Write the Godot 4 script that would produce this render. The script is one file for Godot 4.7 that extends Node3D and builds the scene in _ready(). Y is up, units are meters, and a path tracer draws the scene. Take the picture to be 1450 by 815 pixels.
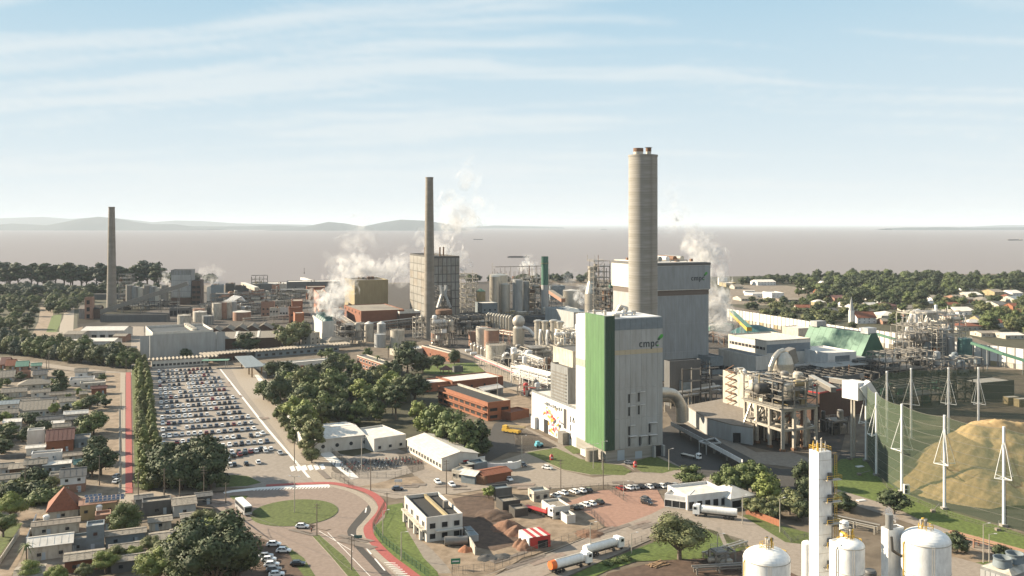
extends Node3D

# An industrial town by a wide brown lake, seen from 95 m above the ground. x to the east, -z into the picture.
const GRID := 0.4014   # the plant's streets are turned by 23 degrees
var M := {}
var used := {}
var cache := {}
var rng := RandomNumberGenerator.new()

func _ready():
	rng.seed = 7
	var cam := Camera3D.new()
	cam.name = "camera"
	cam.position = Vector3(0, 95, 0)
	cam.projection = Camera3D.PROJECTION_FRUSTUM
	cam.keep_aspect = Camera3D.KEEP_HEIGHT
	cam.near = 1.0
	cam.size = 0.62692
	cam.frustum_offset = Vector2(0, -0.06962)
	cam.far = 90000.0
	add_child(cam)
	cam.current = true

	var env := Environment.new()
	env.background_mode = Environment.BG_SKY
	var sky := Sky.new()
	var sm := PanoramaSkyMaterial.new()
	sm.panorama = sky_picture()
	sm.energy_multiplier = 0.345
	sky.sky_material = sm
	env.sky = sky
	env.tonemap_mode = Environment.TONE_MAPPER_LINEAR
	env.tonemap_exposure = 2.8
	env.fog_enabled = true
	env.fog_density = 0.00004
	env.fog_light_color = Color(0.90, 0.95, 1.0)
	env.sdfgi_enabled = true
	env.ssao_enabled = true
	env.ssil_enabled = true
	var we := WorldEnvironment.new()
	we.name = "world"
	we.environment = env
	add_child(we)

	var sun := DirectionalLight3D.new()
	sun.name = "sun"
	sun.light_energy = 1.6
	sun.light_color = Color(1.0, 0.93, 0.82)
	sun.light_angular_distance = 0.5
	sun.shadow_enabled = true
	var to_sun := Vector3(-cos(0.42) * cos(0.28), sin(0.42), -cos(0.42) * sin(0.28))
	sun.look_at_from_position(to_sun * 100.0, Vector3.ZERO)
	add_child(sun)

	materials()
	setting()
	plant_west()
	plant_middle()
	plant_east()
	tank_farm()
	yards()
	west_town()
	east_town()
	greenery()
	vehicles()
	small_things()
	steam()

func sky_picture() -> ImageTexture:
	var w := 2048
	var h := 1024
	var data := PackedFloat32Array()
	data.resize(w * h * 4)
	var bands := FastNoiseLite.new()
	bands.seed = 5
	bands.noise_type = FastNoiseLite.TYPE_SIMPLEX_SMOOTH
	bands.frequency = 1.0
	bands.fractal_octaves = 5
	bands.fractal_gain = 0.55
	var wisps := FastNoiseLite.new()
	wisps.seed = 23
	wisps.noise_type = FastNoiseLite.TYPE_SIMPLEX_SMOOTH
	wisps.frequency = 1.0
	wisps.fractal_octaves = 4
	var sun_dir := Vector3(-cos(0.42) * cos(0.28), sin(0.42), -cos(0.42) * sin(0.28))
	var low := Vector3(0.95, 0.98, 0.97)
	var mid := Vector3(0.42, 0.66, 0.82)
	var top := Vector3(0.22, 0.40, 0.66)
	for j in h:
		var up := (0.5 - (j + 0.5) / h) * PI
		var sy := sin(up)
		var cy := cos(up)
		var below := up < 0.0
		var f := clampf(up / 0.27, 0.0, 1.0)
		var base := low.lerp(mid, pow(f, 0.75)).lerp(top, clampf((up - 0.2) / 1.1, 0.0, 1.0))
		for i in w:
			var k := (j * w + i) * 4
			var col := base
			if below:
				col = Vector3(0.55, 0.53, 0.50)
			else:
				var a := ((i + 0.5) / w - 0.5) * TAU
				var d := Vector3(sin(a) * cy, sy, -cos(a) * cy)
				var s := 1.0 / (sy + 0.12)
				var px := d.x * s
				var pz := d.z * s
				var warp := wisps.get_noise_2d(px * 0.3, pz * 0.3) * 0.6
				var b := bands.get_noise_2d(px * 0.22 + pz * 0.08 + warp * 0.4, pz * 1.3 - px * 0.10 + warp)
				var fine := bands.get_noise_2d(px * 0.55 + 31.0, pz * 6.0 - px * 0.5 + 11.0 + warp * 2.5)
				var hair := wisps.get_noise_2d(px * 1.6 + 7.0, pz * 14.0 + px * 1.5 + warp * 5.0)
				var c := smoothstep(-0.20, 0.50, b + fine * 0.5 + hair * 0.16)
				var near := clampf(d.dot(sun_dir), 0.0, 1.0)
				col = col.lerp(Vector3(0.88, 0.93, 0.94), c * 0.62)
				col = col + (Vector3(0.98, 0.98, 0.94) - col) * pow(near, 2.0) * 0.75
			data[k] = col.x
			data[k + 1] = col.y
			data[k + 2] = col.z
			data[k + 3] = 1.0
	return ImageTexture.create_from_image(Image.create_from_data(w, h, false, Image.FORMAT_RGBAF, data.to_byte_array()))

# ---------------------------------------------------------------- shapes

class Shape:
	var v := PackedVector3Array()
	var n := PackedVector3Array()
	var c := PackedColorArray()
	var tint := Color.WHITE

	func tri(a: Vector3, b: Vector3, d: Vector3) -> void:
		var m := (b - a).cross(d - a).normalized()
		v.append_array([a, d, b])
		n.append_array([m, m, m])
		c.append_array([tint, tint, tint])

	func quad(a: Vector3, b: Vector3, d: Vector3, e: Vector3) -> void:   # counter-clockwise seen from outside
		var m := (d - a).cross(e - b).normalized()
		v.append_array([a, d, b, a, e, d])
		n.append_array([m, m, m, m, m, m])
		c.append_array([tint, tint, tint, tint, tint, tint])

	func smooth(a: Vector3, b: Vector3, d: Vector3, e: Vector3, na: Vector3, nb: Vector3, nd: Vector3, ne: Vector3) -> void:
		v.append_array([a, d, b, a, e, d])
		n.append_array([na, nd, nb, na, ne, nd])
		c.append_array([tint, tint, tint, tint, tint, tint])

	func box(at: Vector3, size: Vector3, turn := Basis.IDENTITY) -> Shape:
		var x := turn * Vector3(size.x / 2, 0, 0)
		var y := turn * Vector3(0, size.y / 2, 0)
		var z := turn * Vector3(0, 0, size.z / 2)
		quad(at - x - y + z, at + x - y + z, at + x + y + z, at - x + y + z)
		quad(at + x - y - z, at - x - y - z, at - x + y - z, at + x + y - z)
		quad(at + x - y + z, at + x - y - z, at + x + y - z, at + x + y + z)
		quad(at - x - y - z, at - x - y + z, at - x + y + z, at - x + y - z)
		quad(at - x + y + z, at + x + y + z, at + x + y - z, at - x + y - z)
		quad(at - x - y - z, at + x - y - z, at + x - y + z, at - x - y + z)
		return self

	func on(lo: Vector3, size: Vector3) -> Shape:   # a box by the middle of its base
		return box(lo + Vector3(0, size.y / 2, 0), size)

	func beam(p: Vector3, q: Vector3, w: float, h := 0.0) -> Shape:
		var z := (q - p).normalized()
		var up := Vector3.UP if absf(z.y) < 0.99 else Vector3.RIGHT
		var x := up.cross(z).normalized()
		return box((p + q) / 2, Vector3(w, h if h > 0.0 else w, p.distance_to(q)), Basis(x, z.cross(x), z))

	func cyl(p: Vector3, q: Vector3, r0: float, r1: float, seg := 10, caps := true) -> Shape:
		var z := (q - p).normalized()
		var up := Vector3.UP if absf(z.y) < 0.99 else Vector3.RIGHT
		var x := up.cross(z).normalized()
		var y := z.cross(x)
		var slope := (r0 - r1) / maxf(p.distance_to(q), 0.001)
		for i in seg:
			var a0 := TAU * i / seg
			var a1 := TAU * (i + 1) / seg
			var d0 := x * cos(a0) + y * sin(a0)
			var d1 := x * cos(a1) + y * sin(a1)
			var m0 := (d0 + z * slope).normalized()
			var m1 := (d1 + z * slope).normalized()
			smooth(p + d0 * r0, p + d1 * r0, q + d1 * r1, q + d0 * r1, m0, m1, m1, m0)
			if caps:
				tri(q + d0 * r1, q + d1 * r1, q)
				tri(p + d1 * r0, p + d0 * r0, p)
		return self

	func lathe(at: Vector3, profile: Array, seg := 20) -> Shape:   # profile: Vector2(radius, height) from the bottom up
		for k in profile.size() - 1:
			var p: Vector2 = profile[k]
			var q: Vector2 = profile[k + 1]
			var m := Vector2(q.y - p.y, p.x - q.x).normalized()
			for i in seg:
				var a0 := -TAU * i / seg
				var a1 := -TAU * (i + 1) / seg
				var d0 := Vector3(cos(a0), 0, sin(a0))
				var d1 := Vector3(cos(a1), 0, sin(a1))
				var u := Vector3(0, 1, 0)
				smooth(at + d0 * p.x + u * p.y, at + d1 * p.x + u * p.y, at + d1 * q.x + u * q.y, at + d0 * q.x + u * q.y, d0 * m.x + u * m.y, d1 * m.x + u * m.y, d1 * m.x + u * m.y, d0 * m.x + u * m.y)
		return self

	func tube(path: Array, r: float, seg := 8) -> Shape:
		for i in path.size() - 1:
			cyl(path[i], path[i + 1], r, r, seg, i == 0 or i == path.size() - 2)
			if i > 0:
				ball(path[i], Vector3(r, r, r) * 1.02, seg, 4)
		return self

	func ball(at: Vector3, r: Vector3, seg := 12, rings := 6) -> Shape:
		for j in rings:
			var b0 := PI * j / rings - PI / 2
			var b1 := PI * (j + 1) / rings - PI / 2
			for i in seg:
				var a0 := -TAU * i / seg
				var a1 := -TAU * (i + 1) / seg
				var p := [Vector3(cos(a0) * cos(b0), sin(b0), sin(a0) * cos(b0)), Vector3(cos(a1) * cos(b0), sin(b0), sin(a1) * cos(b0)), Vector3(cos(a1) * cos(b1), sin(b1), sin(a1) * cos(b1)), Vector3(cos(a0) * cos(b1), sin(b1), sin(a0) * cos(b1))]
				var m := []
				for q in p:
					m.append((q / r).normalized())
				smooth(at + p[0] * r, at + p[1] * r, at + p[2] * r, at + p[3] * r, m[0], m[1], m[2], m[3])
		return self

	func prism(poly: Array, y0: float, y1: float, top := true) -> Shape:   # poly: Vector2(x, z)
		var pts := PackedVector2Array(poly)
		if Geometry2D.is_polygon_clockwise(pts):
			pts.reverse()
		if top:
			sheet(pts, y1)
		for i in pts.size():
			var a := pts[i]
			var b := pts[(i + 1) % pts.size()]
			quad(Vector3(b.x, y0, b.y), Vector3(a.x, y0, a.y), Vector3(a.x, y1, a.y), Vector3(b.x, y1, b.y))
		return self

	func sheet(poly: Array, y: float) -> Shape:
		var pts := PackedVector2Array(poly)
		var t := Geometry2D.triangulate_polygon(pts)
		for i in range(0, t.size(), 3):
			var a := Vector3(pts[t[i]].x, y, pts[t[i]].y)
			var b := Vector3(pts[t[i + 1]].x, y, pts[t[i + 1]].y)
			var d := Vector3(pts[t[i + 2]].x, y, pts[t[i + 2]].y)
			if (b - a).cross(d - a).y < 0:
				tri(a, d, b)
			else:
				tri(a, b, d)
		return self

	func strip(line: Array, width: float, y: float) -> Shape:   # a flat band along Vector2 points
		var l := []
		var r := []
		for i in line.size():
			var t: Vector2 = (line[mini(i + 1, line.size() - 1)] - line[maxi(i - 1, 0)]).normalized()
			var s := Vector2(-t.y, t.x) * width / 2
			l.append(line[i] + s)
			r.append(line[i] - s)
		for i in line.size() - 1:
			var q := [l[i], l[i + 1], r[i + 1], r[i]]
			var p := []
			for e in q:
				p.append(Vector3(e.x, y, e.y))
			if (p[2] - p[0]).cross(p[3] - p[1]).y < 0:
				p.reverse()
			quad(p[0], p[1], p[2], p[3])
		return self

	func gable(w: float, d: float, y: float, rise: float, over := 0.5, thick := 0.15) -> Shape:   # ridge along x
		var hw := w / 2 + over
		var hd := d / 2 + over
		var drop := rise * over / (d / 2)
		for s in [-1.0, 1.0]:
			var e := Vector3(0, y - drop, s * hd)
			var r := Vector3(0, y + rise, 0)
			var x := Vector3(hw, 0, 0)
			var t := Vector3(0, thick, 0)
			var q := [e - x, e + x, r + x, r - x] if s > 0 else [e + x, e - x, r - x, r + x]
			quad(q[0] + t, q[1] + t, q[2] + t, q[3] + t)
			quad(q[3], q[2], q[1], q[0])
			quad(q[0], q[1], q[1] + t, q[0] + t)
			quad(q[1], q[2], q[2] + t, q[1] + t)
			quad(q[3], q[0], q[0] + t, q[3] + t)
		return self

	func gable_wall(w: float, d: float, y: float, rise: float) -> Shape:
		for s in [-1.0, 1.0]:
			var x: float = s * w / 2
			if s > 0:
				tri(Vector3(x, y, d / 2), Vector3(x, y, -d / 2), Vector3(x, y + rise, 0))
			else:
				tri(Vector3(x, y, -d / 2), Vector3(x, y, d / 2), Vector3(x, y + rise, 0))
		return self

	func hip(w: float, d: float, y: float, rise: float, over := 0.5) -> Shape:
		var hw := w / 2 + over
		var hd := d / 2 + over
		var k := maxf(hw - hd, 0.0)
		var kz := maxf(hd - hw, 0.0)
		var a := Vector3(-hw, y, hd)
		var b := Vector3(hw, y, hd)
		var d2 := Vector3(hw, y, -hd)
		var e := Vector3(-hw, y, -hd)
		var r0 := Vector3(-k, y + rise, kz)
		var r1 := Vector3(k, y + rise, -kz)
		if kz > 0.0:
			quad(d2, e, r1, r1)
			tri(a, b, r0)
			quad(b, d2, r1, r0)
			quad(e, a, r0, r1)
			tri(d2, e, r1)
		else:
			quad(a, b, r1, r0)
			quad(d2, e, r0, r1)
			tri(b, d2, r1)
			tri(e, a, r0)
		quad(e, d2, b, a)
		return self

	func mesh() -> ArrayMesh:
		var arrays := []
		arrays.resize(Mesh.ARRAY_MAX)
		arrays[Mesh.ARRAY_VERTEX] = v
		arrays[Mesh.ARRAY_NORMAL] = n
		arrays[Mesh.ARRAY_COLOR] = c
		var m := ArrayMesh.new()
		m.add_surface_from_arrays(Mesh.PRIMITIVE_TRIANGLES, arrays)
		return m

# ---------------------------------------------------------------- bookkeeping

func gr(x: float, z: float) -> Vector3:   # a point on the ground, in metres
	return Vector3(x, 0, z)

func p3(x: float, y: float, z: float) -> Vector3:
	return Vector3(x, y, z)

func sh() -> Shape:
	return Shape.new()

func xy(a: Array) -> Array:
	var out := []
	for i in range(0, a.size(), 2):
		out.append(Vector2(a[i], a[i + 1]))
	return out

func xyz(a: Array) -> Array:
	var out := []
	for i in range(0, a.size(), 3):
		out.append(p3(a[i], a[i + 1], a[i + 2]))
	return out

func numbered(called: String, parent: Node) -> String:
	var key := [parent.get_instance_id(), called]
	var k: int = used.get(key, 0)
	used[key] = k + 1
	return called if k == 0 else "%s_%03d" % [called, k]

func thing(called: String, label: String, category: String, at := Vector3.ZERO, turn := 0.0, group := "") -> Node3D:
	var o := Node3D.new()
	o.name = numbered(called, self)
	add_child(o)
	o.position = at
	o.rotation.y = turn
	tag(o, label, category, group)
	return o

func tag(o: Node, label: String, category: String, group := "") -> void:
	o.set_meta("label", label)
	o.set_meta("category", category)
	if group:
		o.set_meta("group", group)

func put(parent: Node, called: String, what, material: Material) -> MeshInstance3D:
	var o := MeshInstance3D.new()
	o.name = numbered(called, parent)
	o.mesh = what.mesh() if what is Shape else what
	o.material_override = material
	parent.add_child(o)
	return o

func single(called: String, label: String, category: String, what, material: Material, at := Vector3.ZERO, turn := 0.0, group := "") -> MeshInstance3D:
	var o := put(self, called, what, material)
	o.position = at
	o.rotation.y = turn
	tag(o, label, category, group)
	return o

func struct(called: String, what, material: Material, parent: Node = self, kind := "structure") -> MeshInstance3D:
	var o := put(parent, called, what, material)
	o.set_meta("kind", kind)
	return o

func nth(k: int) -> String:
	var ones := ["", "first", "second", "third", "fourth", "fifth", "sixth", "seventh", "eighth", "ninth", "tenth", "eleventh", "twelfth", "thirteenth", "fourteenth", "fifteenth", "sixteenth", "seventeenth", "eighteenth", "nineteenth"]
	if k < 20:
		return ones[k]
	var tens := ["", "", "twent", "thirt", "fort", "fift", "sixt", "sevent", "eight", "ninet"]
	return tens[k / 10] + "ieth" if k % 10 == 0 else tens[k / 10] + "y-" + ones[k % 10]

# ---------------------------------------------------------------- materials

func noise_map(from: Color, to: Color, octaves := 4, seed_ := 1, freq := 0.012, middle = null) -> NoiseTexture2D:
	var f := FastNoiseLite.new()
	f.seed = seed_
	f.frequency = freq
	f.fractal_octaves = octaves
	f.fractal_gain = 0.6
	var t := NoiseTexture2D.new()
	t.width = 512
	t.height = 512
	t.seamless = true
	t.noise = f
	var g := Gradient.new()
	g.set_color(0, from)
	g.set_color(1, to)
	if middle != null:
		g.add_point(0.5, middle)
	t.color_ramp = g
	return t

func surf(called: String, r: float, g: float, b: float, rough := 0.8, tex = null, scale := 0.1, metal := 0.0, tall := 1.0, world := true) -> StandardMaterial3D:
	var m := StandardMaterial3D.new()
	m.resource_name = called
	m.albedo_color = Color(r, g, b).linear_to_srgb()
	m.roughness = rough
	m.metallic = metal
	if tex != null:
		m.albedo_texture = tex
		m.uv1_triplanar = true
		m.uv1_world_triplanar = world
		m.uv1_scale = p3(scale, scale * tall, scale)
	M[called] = m
	return m

func materials() -> void:
	var w := Color.WHITE
	var grime := noise_map(Color(0.84, 0.82, 0.79), w, 5, 3)
	var stain := noise_map(Color(0.64, 0.61, 0.57), w, 5, 9, 0.02, Color(0.92, 0.91, 0.89))
	var soft := noise_map(Color(0.86, 0.86, 0.86), w, 3, 5)
	var bands := noise_map(Color(0.76, 0.74, 0.70), w, 4, 17, 0.01)
	var patchy := noise_map(Color(0.68, 0.65, 0.60), Color(1.0, 0.98, 0.95), 6, 21, 0.01, Color(0.86, 0.83, 0.78))
	var lawn := noise_map(Color(0.62, 0.62, 0.45), Color(1.0, 1.0, 1.0), 6, 31, 0.02)
	var tar := noise_map(Color(0.86, 0.85, 0.83), w, 6, 41, 0.02)
	surf("soil", 0.159, 0.133, 0.104, 0.95, patchy, 0.02)
	surf("dirt", 0.275, 0.222, 0.172, 0.95, patchy, 0.035)
	surf("scrub", 0.058, 0.058, 0.027, 0.95, patchy, 0.02)
	surf("yard", 0.231, 0.2, 0.168, 0.95, patchy, 0.03)
	surf("plant_floor", 0.06, 0.052, 0.047, 0.95, patchy, 0.03)
	surf("worn_road", 0.168, 0.14, 0.119, 0.92, tar, 0.05)
	surf("gravel", 0.287, 0.168, 0.125, 0.95, tar, 0.05)
	surf("brown_gravel", 0.103, 0.068, 0.051, 0.95, patchy, 0.06)
	surf("grass", 0.106, 0.137, 0.032, 0.95, lawn, 0.06)
	surf("bright_grass", 0.119, 0.167, 0.034, 0.95, lawn, 0.06)
	surf("asphalt", 0.048, 0.045, 0.042, 0.92, tar, 0.06)
	surf("pink_road", 0.231, 0.178, 0.147, 0.92, tar, 0.05)
	surf("pale_road", 0.262, 0.222, 0.184, 0.92, tar, 0.05)
	surf("lot", 0.25, 0.218, 0.187, 0.92, tar, 0.04)
	surf("pavement", 0.312, 0.268, 0.218, 0.9, tar, 0.08)
	surf("concrete_slab", 0.229, 0.2, 0.168, 0.9, grime, 0.06)
	surf("red_path", 0.324, 0.078, 0.069, 0.85, tar, 0.08)
	surf("paint", 0.75, 0.73, 0.7, 0.7, tar, 0.2)
	surf("water", 0.195, 0.165, 0.152, 0.22)
	surf("hill", 0.035, 0.05, 0.055, 0.95, soft, 0.0005)
	surf("white_wall", 0.577, 0.566, 0.538, 0.75, grime, 0.06, 0.0, 0.25)
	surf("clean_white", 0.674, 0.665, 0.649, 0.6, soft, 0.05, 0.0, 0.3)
	surf("white_paint", 0.802, 0.802, 0.782, 0.45, soft, 0.15, 0.0, 0.4)
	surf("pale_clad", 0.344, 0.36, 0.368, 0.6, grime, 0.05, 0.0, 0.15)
	surf("grey_clad", 0.216, 0.228, 0.236, 0.6, stain, 0.05, 0.0, 0.12)
	surf("grey_panel", 0.24, 0.236, 0.224, 0.7, stain, 0.05, 0.0, 0.2)
	surf("dark_clad", 0.098, 0.101, 0.104, 0.6, grime, 0.06, 0.0, 0.15)
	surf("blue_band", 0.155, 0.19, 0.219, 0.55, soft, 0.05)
	surf("green_clad", 0.089, 0.187, 0.075, 0.5, soft, 0.05, 0.0, 0.2)
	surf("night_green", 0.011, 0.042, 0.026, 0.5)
	surf("ochre_band", 0.36, 0.312, 0.224, 0.6)
	surf("brown_band", 0.12, 0.096, 0.08, 0.8)
	surf("boiler_clad", 0.264, 0.292, 0.316, 0.6, grime, 0.05, 0.0, 0.15)
	surf("green_roof", 0.068, 0.178, 0.114, 0.55, soft, 0.06)
	surf("deep_green", 0.027, 0.12, 0.078, 0.55, soft, 0.06)
	surf("teal", 0.036, 0.12, 0.12, 0.6, grime, 0.08, 0.0, 0.3)
	surf("cream", 0.328, 0.27, 0.153, 0.75, grime, 0.05, 0.0, 0.2)
	surf("brick_red", 0.216, 0.084, 0.045, 0.85, grime, 0.05)
	surf("orange_wall", 0.281, 0.108, 0.054, 0.8, grime, 0.07)
	surf("salmon", 0.299, 0.173, 0.124, 0.85, grime, 0.06)
	surf("brown_wall", 0.09, 0.051, 0.036, 0.85, grime, 0.06)
	surf("concrete", 0.308, 0.299, 0.281, 0.85, bands, 0.006, 0.0, 22.0)
	surf("warm_concrete", 0.264, 0.242, 0.216, 0.85, bands, 0.008, 0.0, 3.0)
	surf("old_white", 0.468, 0.441, 0.39, 0.75, stain, 0.06, 0.0, 0.25)
	surf("fibre_roof", 0.259, 0.234, 0.199, 0.9, stain, 0.09)
	surf("dark_roof", 0.026, 0.026, 0.025, 0.9, grime, 0.1)
	surf("grey_roof", 0.112, 0.114, 0.114, 0.8, grime, 0.06)
	surf("blue_roof", 0.052, 0.062, 0.069, 0.7, grime, 0.04)
	surf("white_roof", 0.664, 0.637, 0.592, 0.7, grime, 0.05)
	surf("tile_roof", 0.214, 0.074, 0.038, 0.85, stain, 0.12)
	surf("maroon_roof", 0.12, 0.051, 0.042, 0.85, grime, 0.12)
	surf("green_sheet", 0.132, 0.252, 0.18, 0.6, soft, 0.1)
	surf("blue_grey", 0.173, 0.213, 0.242, 0.7, grime, 0.08)
	surf("glass", 0.02, 0.024, 0.029, 0.12)
	surf("opening", 0.01, 0.01, 0.011, 0.9)
	surf("door_blue", 0.288, 0.336, 0.376, 0.6)
	surf("steel_pale", 0.484, 0.46, 0.413, 0.45, grime, 0.12, 0.25)
	surf("steel_grey", 0.225, 0.215, 0.2, 0.5, grime, 0.1, 0.3)
	surf("steel_dark", 0.069, 0.066, 0.062, 0.6, grime, 0.1, 0.2)
	surf("lagging", 0.53, 0.503, 0.448, 0.32, grime, 0.15, 0.55)
	surf("rust", 0.187, 0.103, 0.062, 0.85, stain, 0.15)
	surf("yellow", 0.576, 0.376, 0.048, 0.6, grime, 0.3)
	surf("orange", 0.6, 0.128, 0.024, 0.6)
	surf("red", 0.352, 0.022, 0.019, 0.5)
	surf("pink", 0.576, 0.128, 0.176, 0.6)
	surf("blue", 0.04, 0.104, 0.288, 0.5)
	surf("cyan", 0.096, 0.336, 0.416, 0.5)
	surf("sign_green", 0.008, 0.136, 0.072, 0.5)
	surf("logo_green", 0.048, 0.288, 0.04, 0.5)
	surf("logo_dark", 0.024, 0.072, 0.04, 0.5)
	surf("ink", 0.036, 0.044, 0.052, 0.6)
	surf("wood", 0.32, 0.216, 0.128, 0.85, stain, 0.5)
	surf("pole_wood", 0.176, 0.148, 0.12, 0.9, grime, 0.4)
	surf("tyre", 0.016, 0.016, 0.016, 0.9)
	surf("solar", 0.012, 0.02, 0.048, 0.15)
	surf("chips", 0.532, 0.395, 0.213, 0.95, patchy, 0.08)
	surf("heap", 0.216, 0.124, 0.088, 0.95, patchy, 0.2)
	surf("sand_heap", 0.36, 0.168, 0.1, 0.95, patchy, 0.2)
	surf("skin", 0.336, 0.2, 0.136, 0.6)
	for k in [["white", 0.780, 0.780, 0.770], ["silver", 0.344, 0.353, 0.361], ["grey", 0.115, 0.119, 0.127], ["black", 0.016, 0.016, 0.019], ["red", 0.230, 0.025, 0.021], ["blue", 0.041, 0.057, 0.090]]:
		var p := surf("car_paint_" + k[0], k[1], k[2], k[3], 0.3)
		p.clearcoat_enabled = true
		p.clearcoat = 0.6
		p.clearcoat_roughness = 0.1
	for k in [["dark", 0.051, 0.070, 0.026], ["mid", 0.094, 0.123, 0.037], ["light", 0.164, 0.197, 0.049], ["olive", 0.123, 0.135, 0.053], ["cypress", 0.139, 0.164, 0.049], ["blue", 0.056, 0.078, 0.049]]:
		var p := surf("leaf_green_" + k[0], k[1], k[2], k[3], 0.75)
		p.vertex_color_use_as_albedo = true
		p.backlight_enabled = true
		p.backlight = Color(k[1] * 0.5, k[2] * 0.5, k[3] * 0.4).linear_to_srgb()
	surf("bark", 0.112, 0.088, 0.068, 0.95)
	var net := surf("net", 0.06, 0.084, 0.048, 0.95)
	net.transparency = BaseMaterial3D.TRANSPARENCY_ALPHA
	net.albedo_color.a = 0.42
	var dense: StandardMaterial3D = net.duplicate()
	dense.albedo_color.a = 0.62
	M["dense_net"] = dense
	var st := surf("steam", 0.76, 0.76, 0.76, 1.0)
	st.vertex_color_use_as_albedo = true
	st.transparency = BaseMaterial3D.TRANSPARENCY_ALPHA
	st.albedo_color.a = 0.28
	st.backlight_enabled = true
	st.backlight = Color.WHITE
	var wn := FastNoiseLite.new()
	wn.frequency = 0.02
	wn.fractal_octaves = 4
	var bump := NoiseTexture2D.new()
	bump.width = 512
	bump.height = 512
	bump.seamless = true
	bump.as_normal_map = true
	bump.bump_strength = 3.0
	bump.noise = wn
	M.water.roughness = 0.45
	M.water.metallic_specular = 0.28
	M.water.normal_enabled = true
	M.water.normal_texture = bump
	M.water.normal_scale = 0.35
	M.water.uv1_triplanar = true
	M.water.uv1_world_triplanar = true
	M.water.uv1_scale = p3(0.01,0.01,0.025)

# ---------------------------------------------------------------- ground, roads, water, hills

func flat(called: String, poly: Array, layer: int, material: Material, kind := "structure") -> void:
	var s := sh()
	s.sheet(poly, layer * 0.02)
	struct(called, s, material, self, kind)

func band(called: String, line: Array, width: float, layer: int, material: Material) -> void:
	var s := sh()
	s.strip(line, width, layer * 0.02)
	struct(called, s, material)

func kerb(line: Array, w := 0.35, h := 0.14) -> void:
	var s := sh()
	for i in line.size() - 1:
		s.beam(p3(line[i].x, h / 2, line[i].y), p3(line[i + 1].x, h / 2, line[i + 1].y), w, h)
	struct("kerb", s, M.pavement)

func curve(points: Array, steps := 6) -> Array:   # a smooth line through Vector2 points
	var out := []
	for i in points.size() - 1:
		for k in steps:
			out.append(points[i].cubic_interpolate(points[i + 1], points[maxi(i - 1, 0)], points[mini(i + 2, points.size() - 1)], float(k) / steps))
	out.append(points[-1])
	return out

func ellipse(c: Vector2, r: float, n := 40) -> Array:
	var out := []
	for i in n:
		out.append(c + Vector2(cos(TAU * i / n), sin(TAU * i / n)) * r)
	return out

func ridge(pts: Array, depth: float) -> void:   # a far hill: Vector2(x, height) points, with its own depth
	var s := sh()
	var z: float = pts[0].z
	for i in pts.size() - 1:
		var a: Vector3 = pts[i]
		var b: Vector3 = pts[i + 1]
		for k in 4:
			var p := a.lerp(b, k / 4.0)
			var q := a.lerp(b, (k + 1) / 4.0)
			var f0 := p3(p.x, -2, z)
			var f1 := p3(q.x, -2, z)
			s.quad(f0, f1, q + p3(0, 0, -depth * 0.5), p + p3(0, 0, -depth * 0.5))
			s.quad(p3(q.x, -2, z - depth), p3(p.x, -2, z - depth), p + p3(0, 0, -depth * 0.5), q + p3(0, 0, -depth * 0.5))
	struct("hill", s, M.hill)

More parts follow.
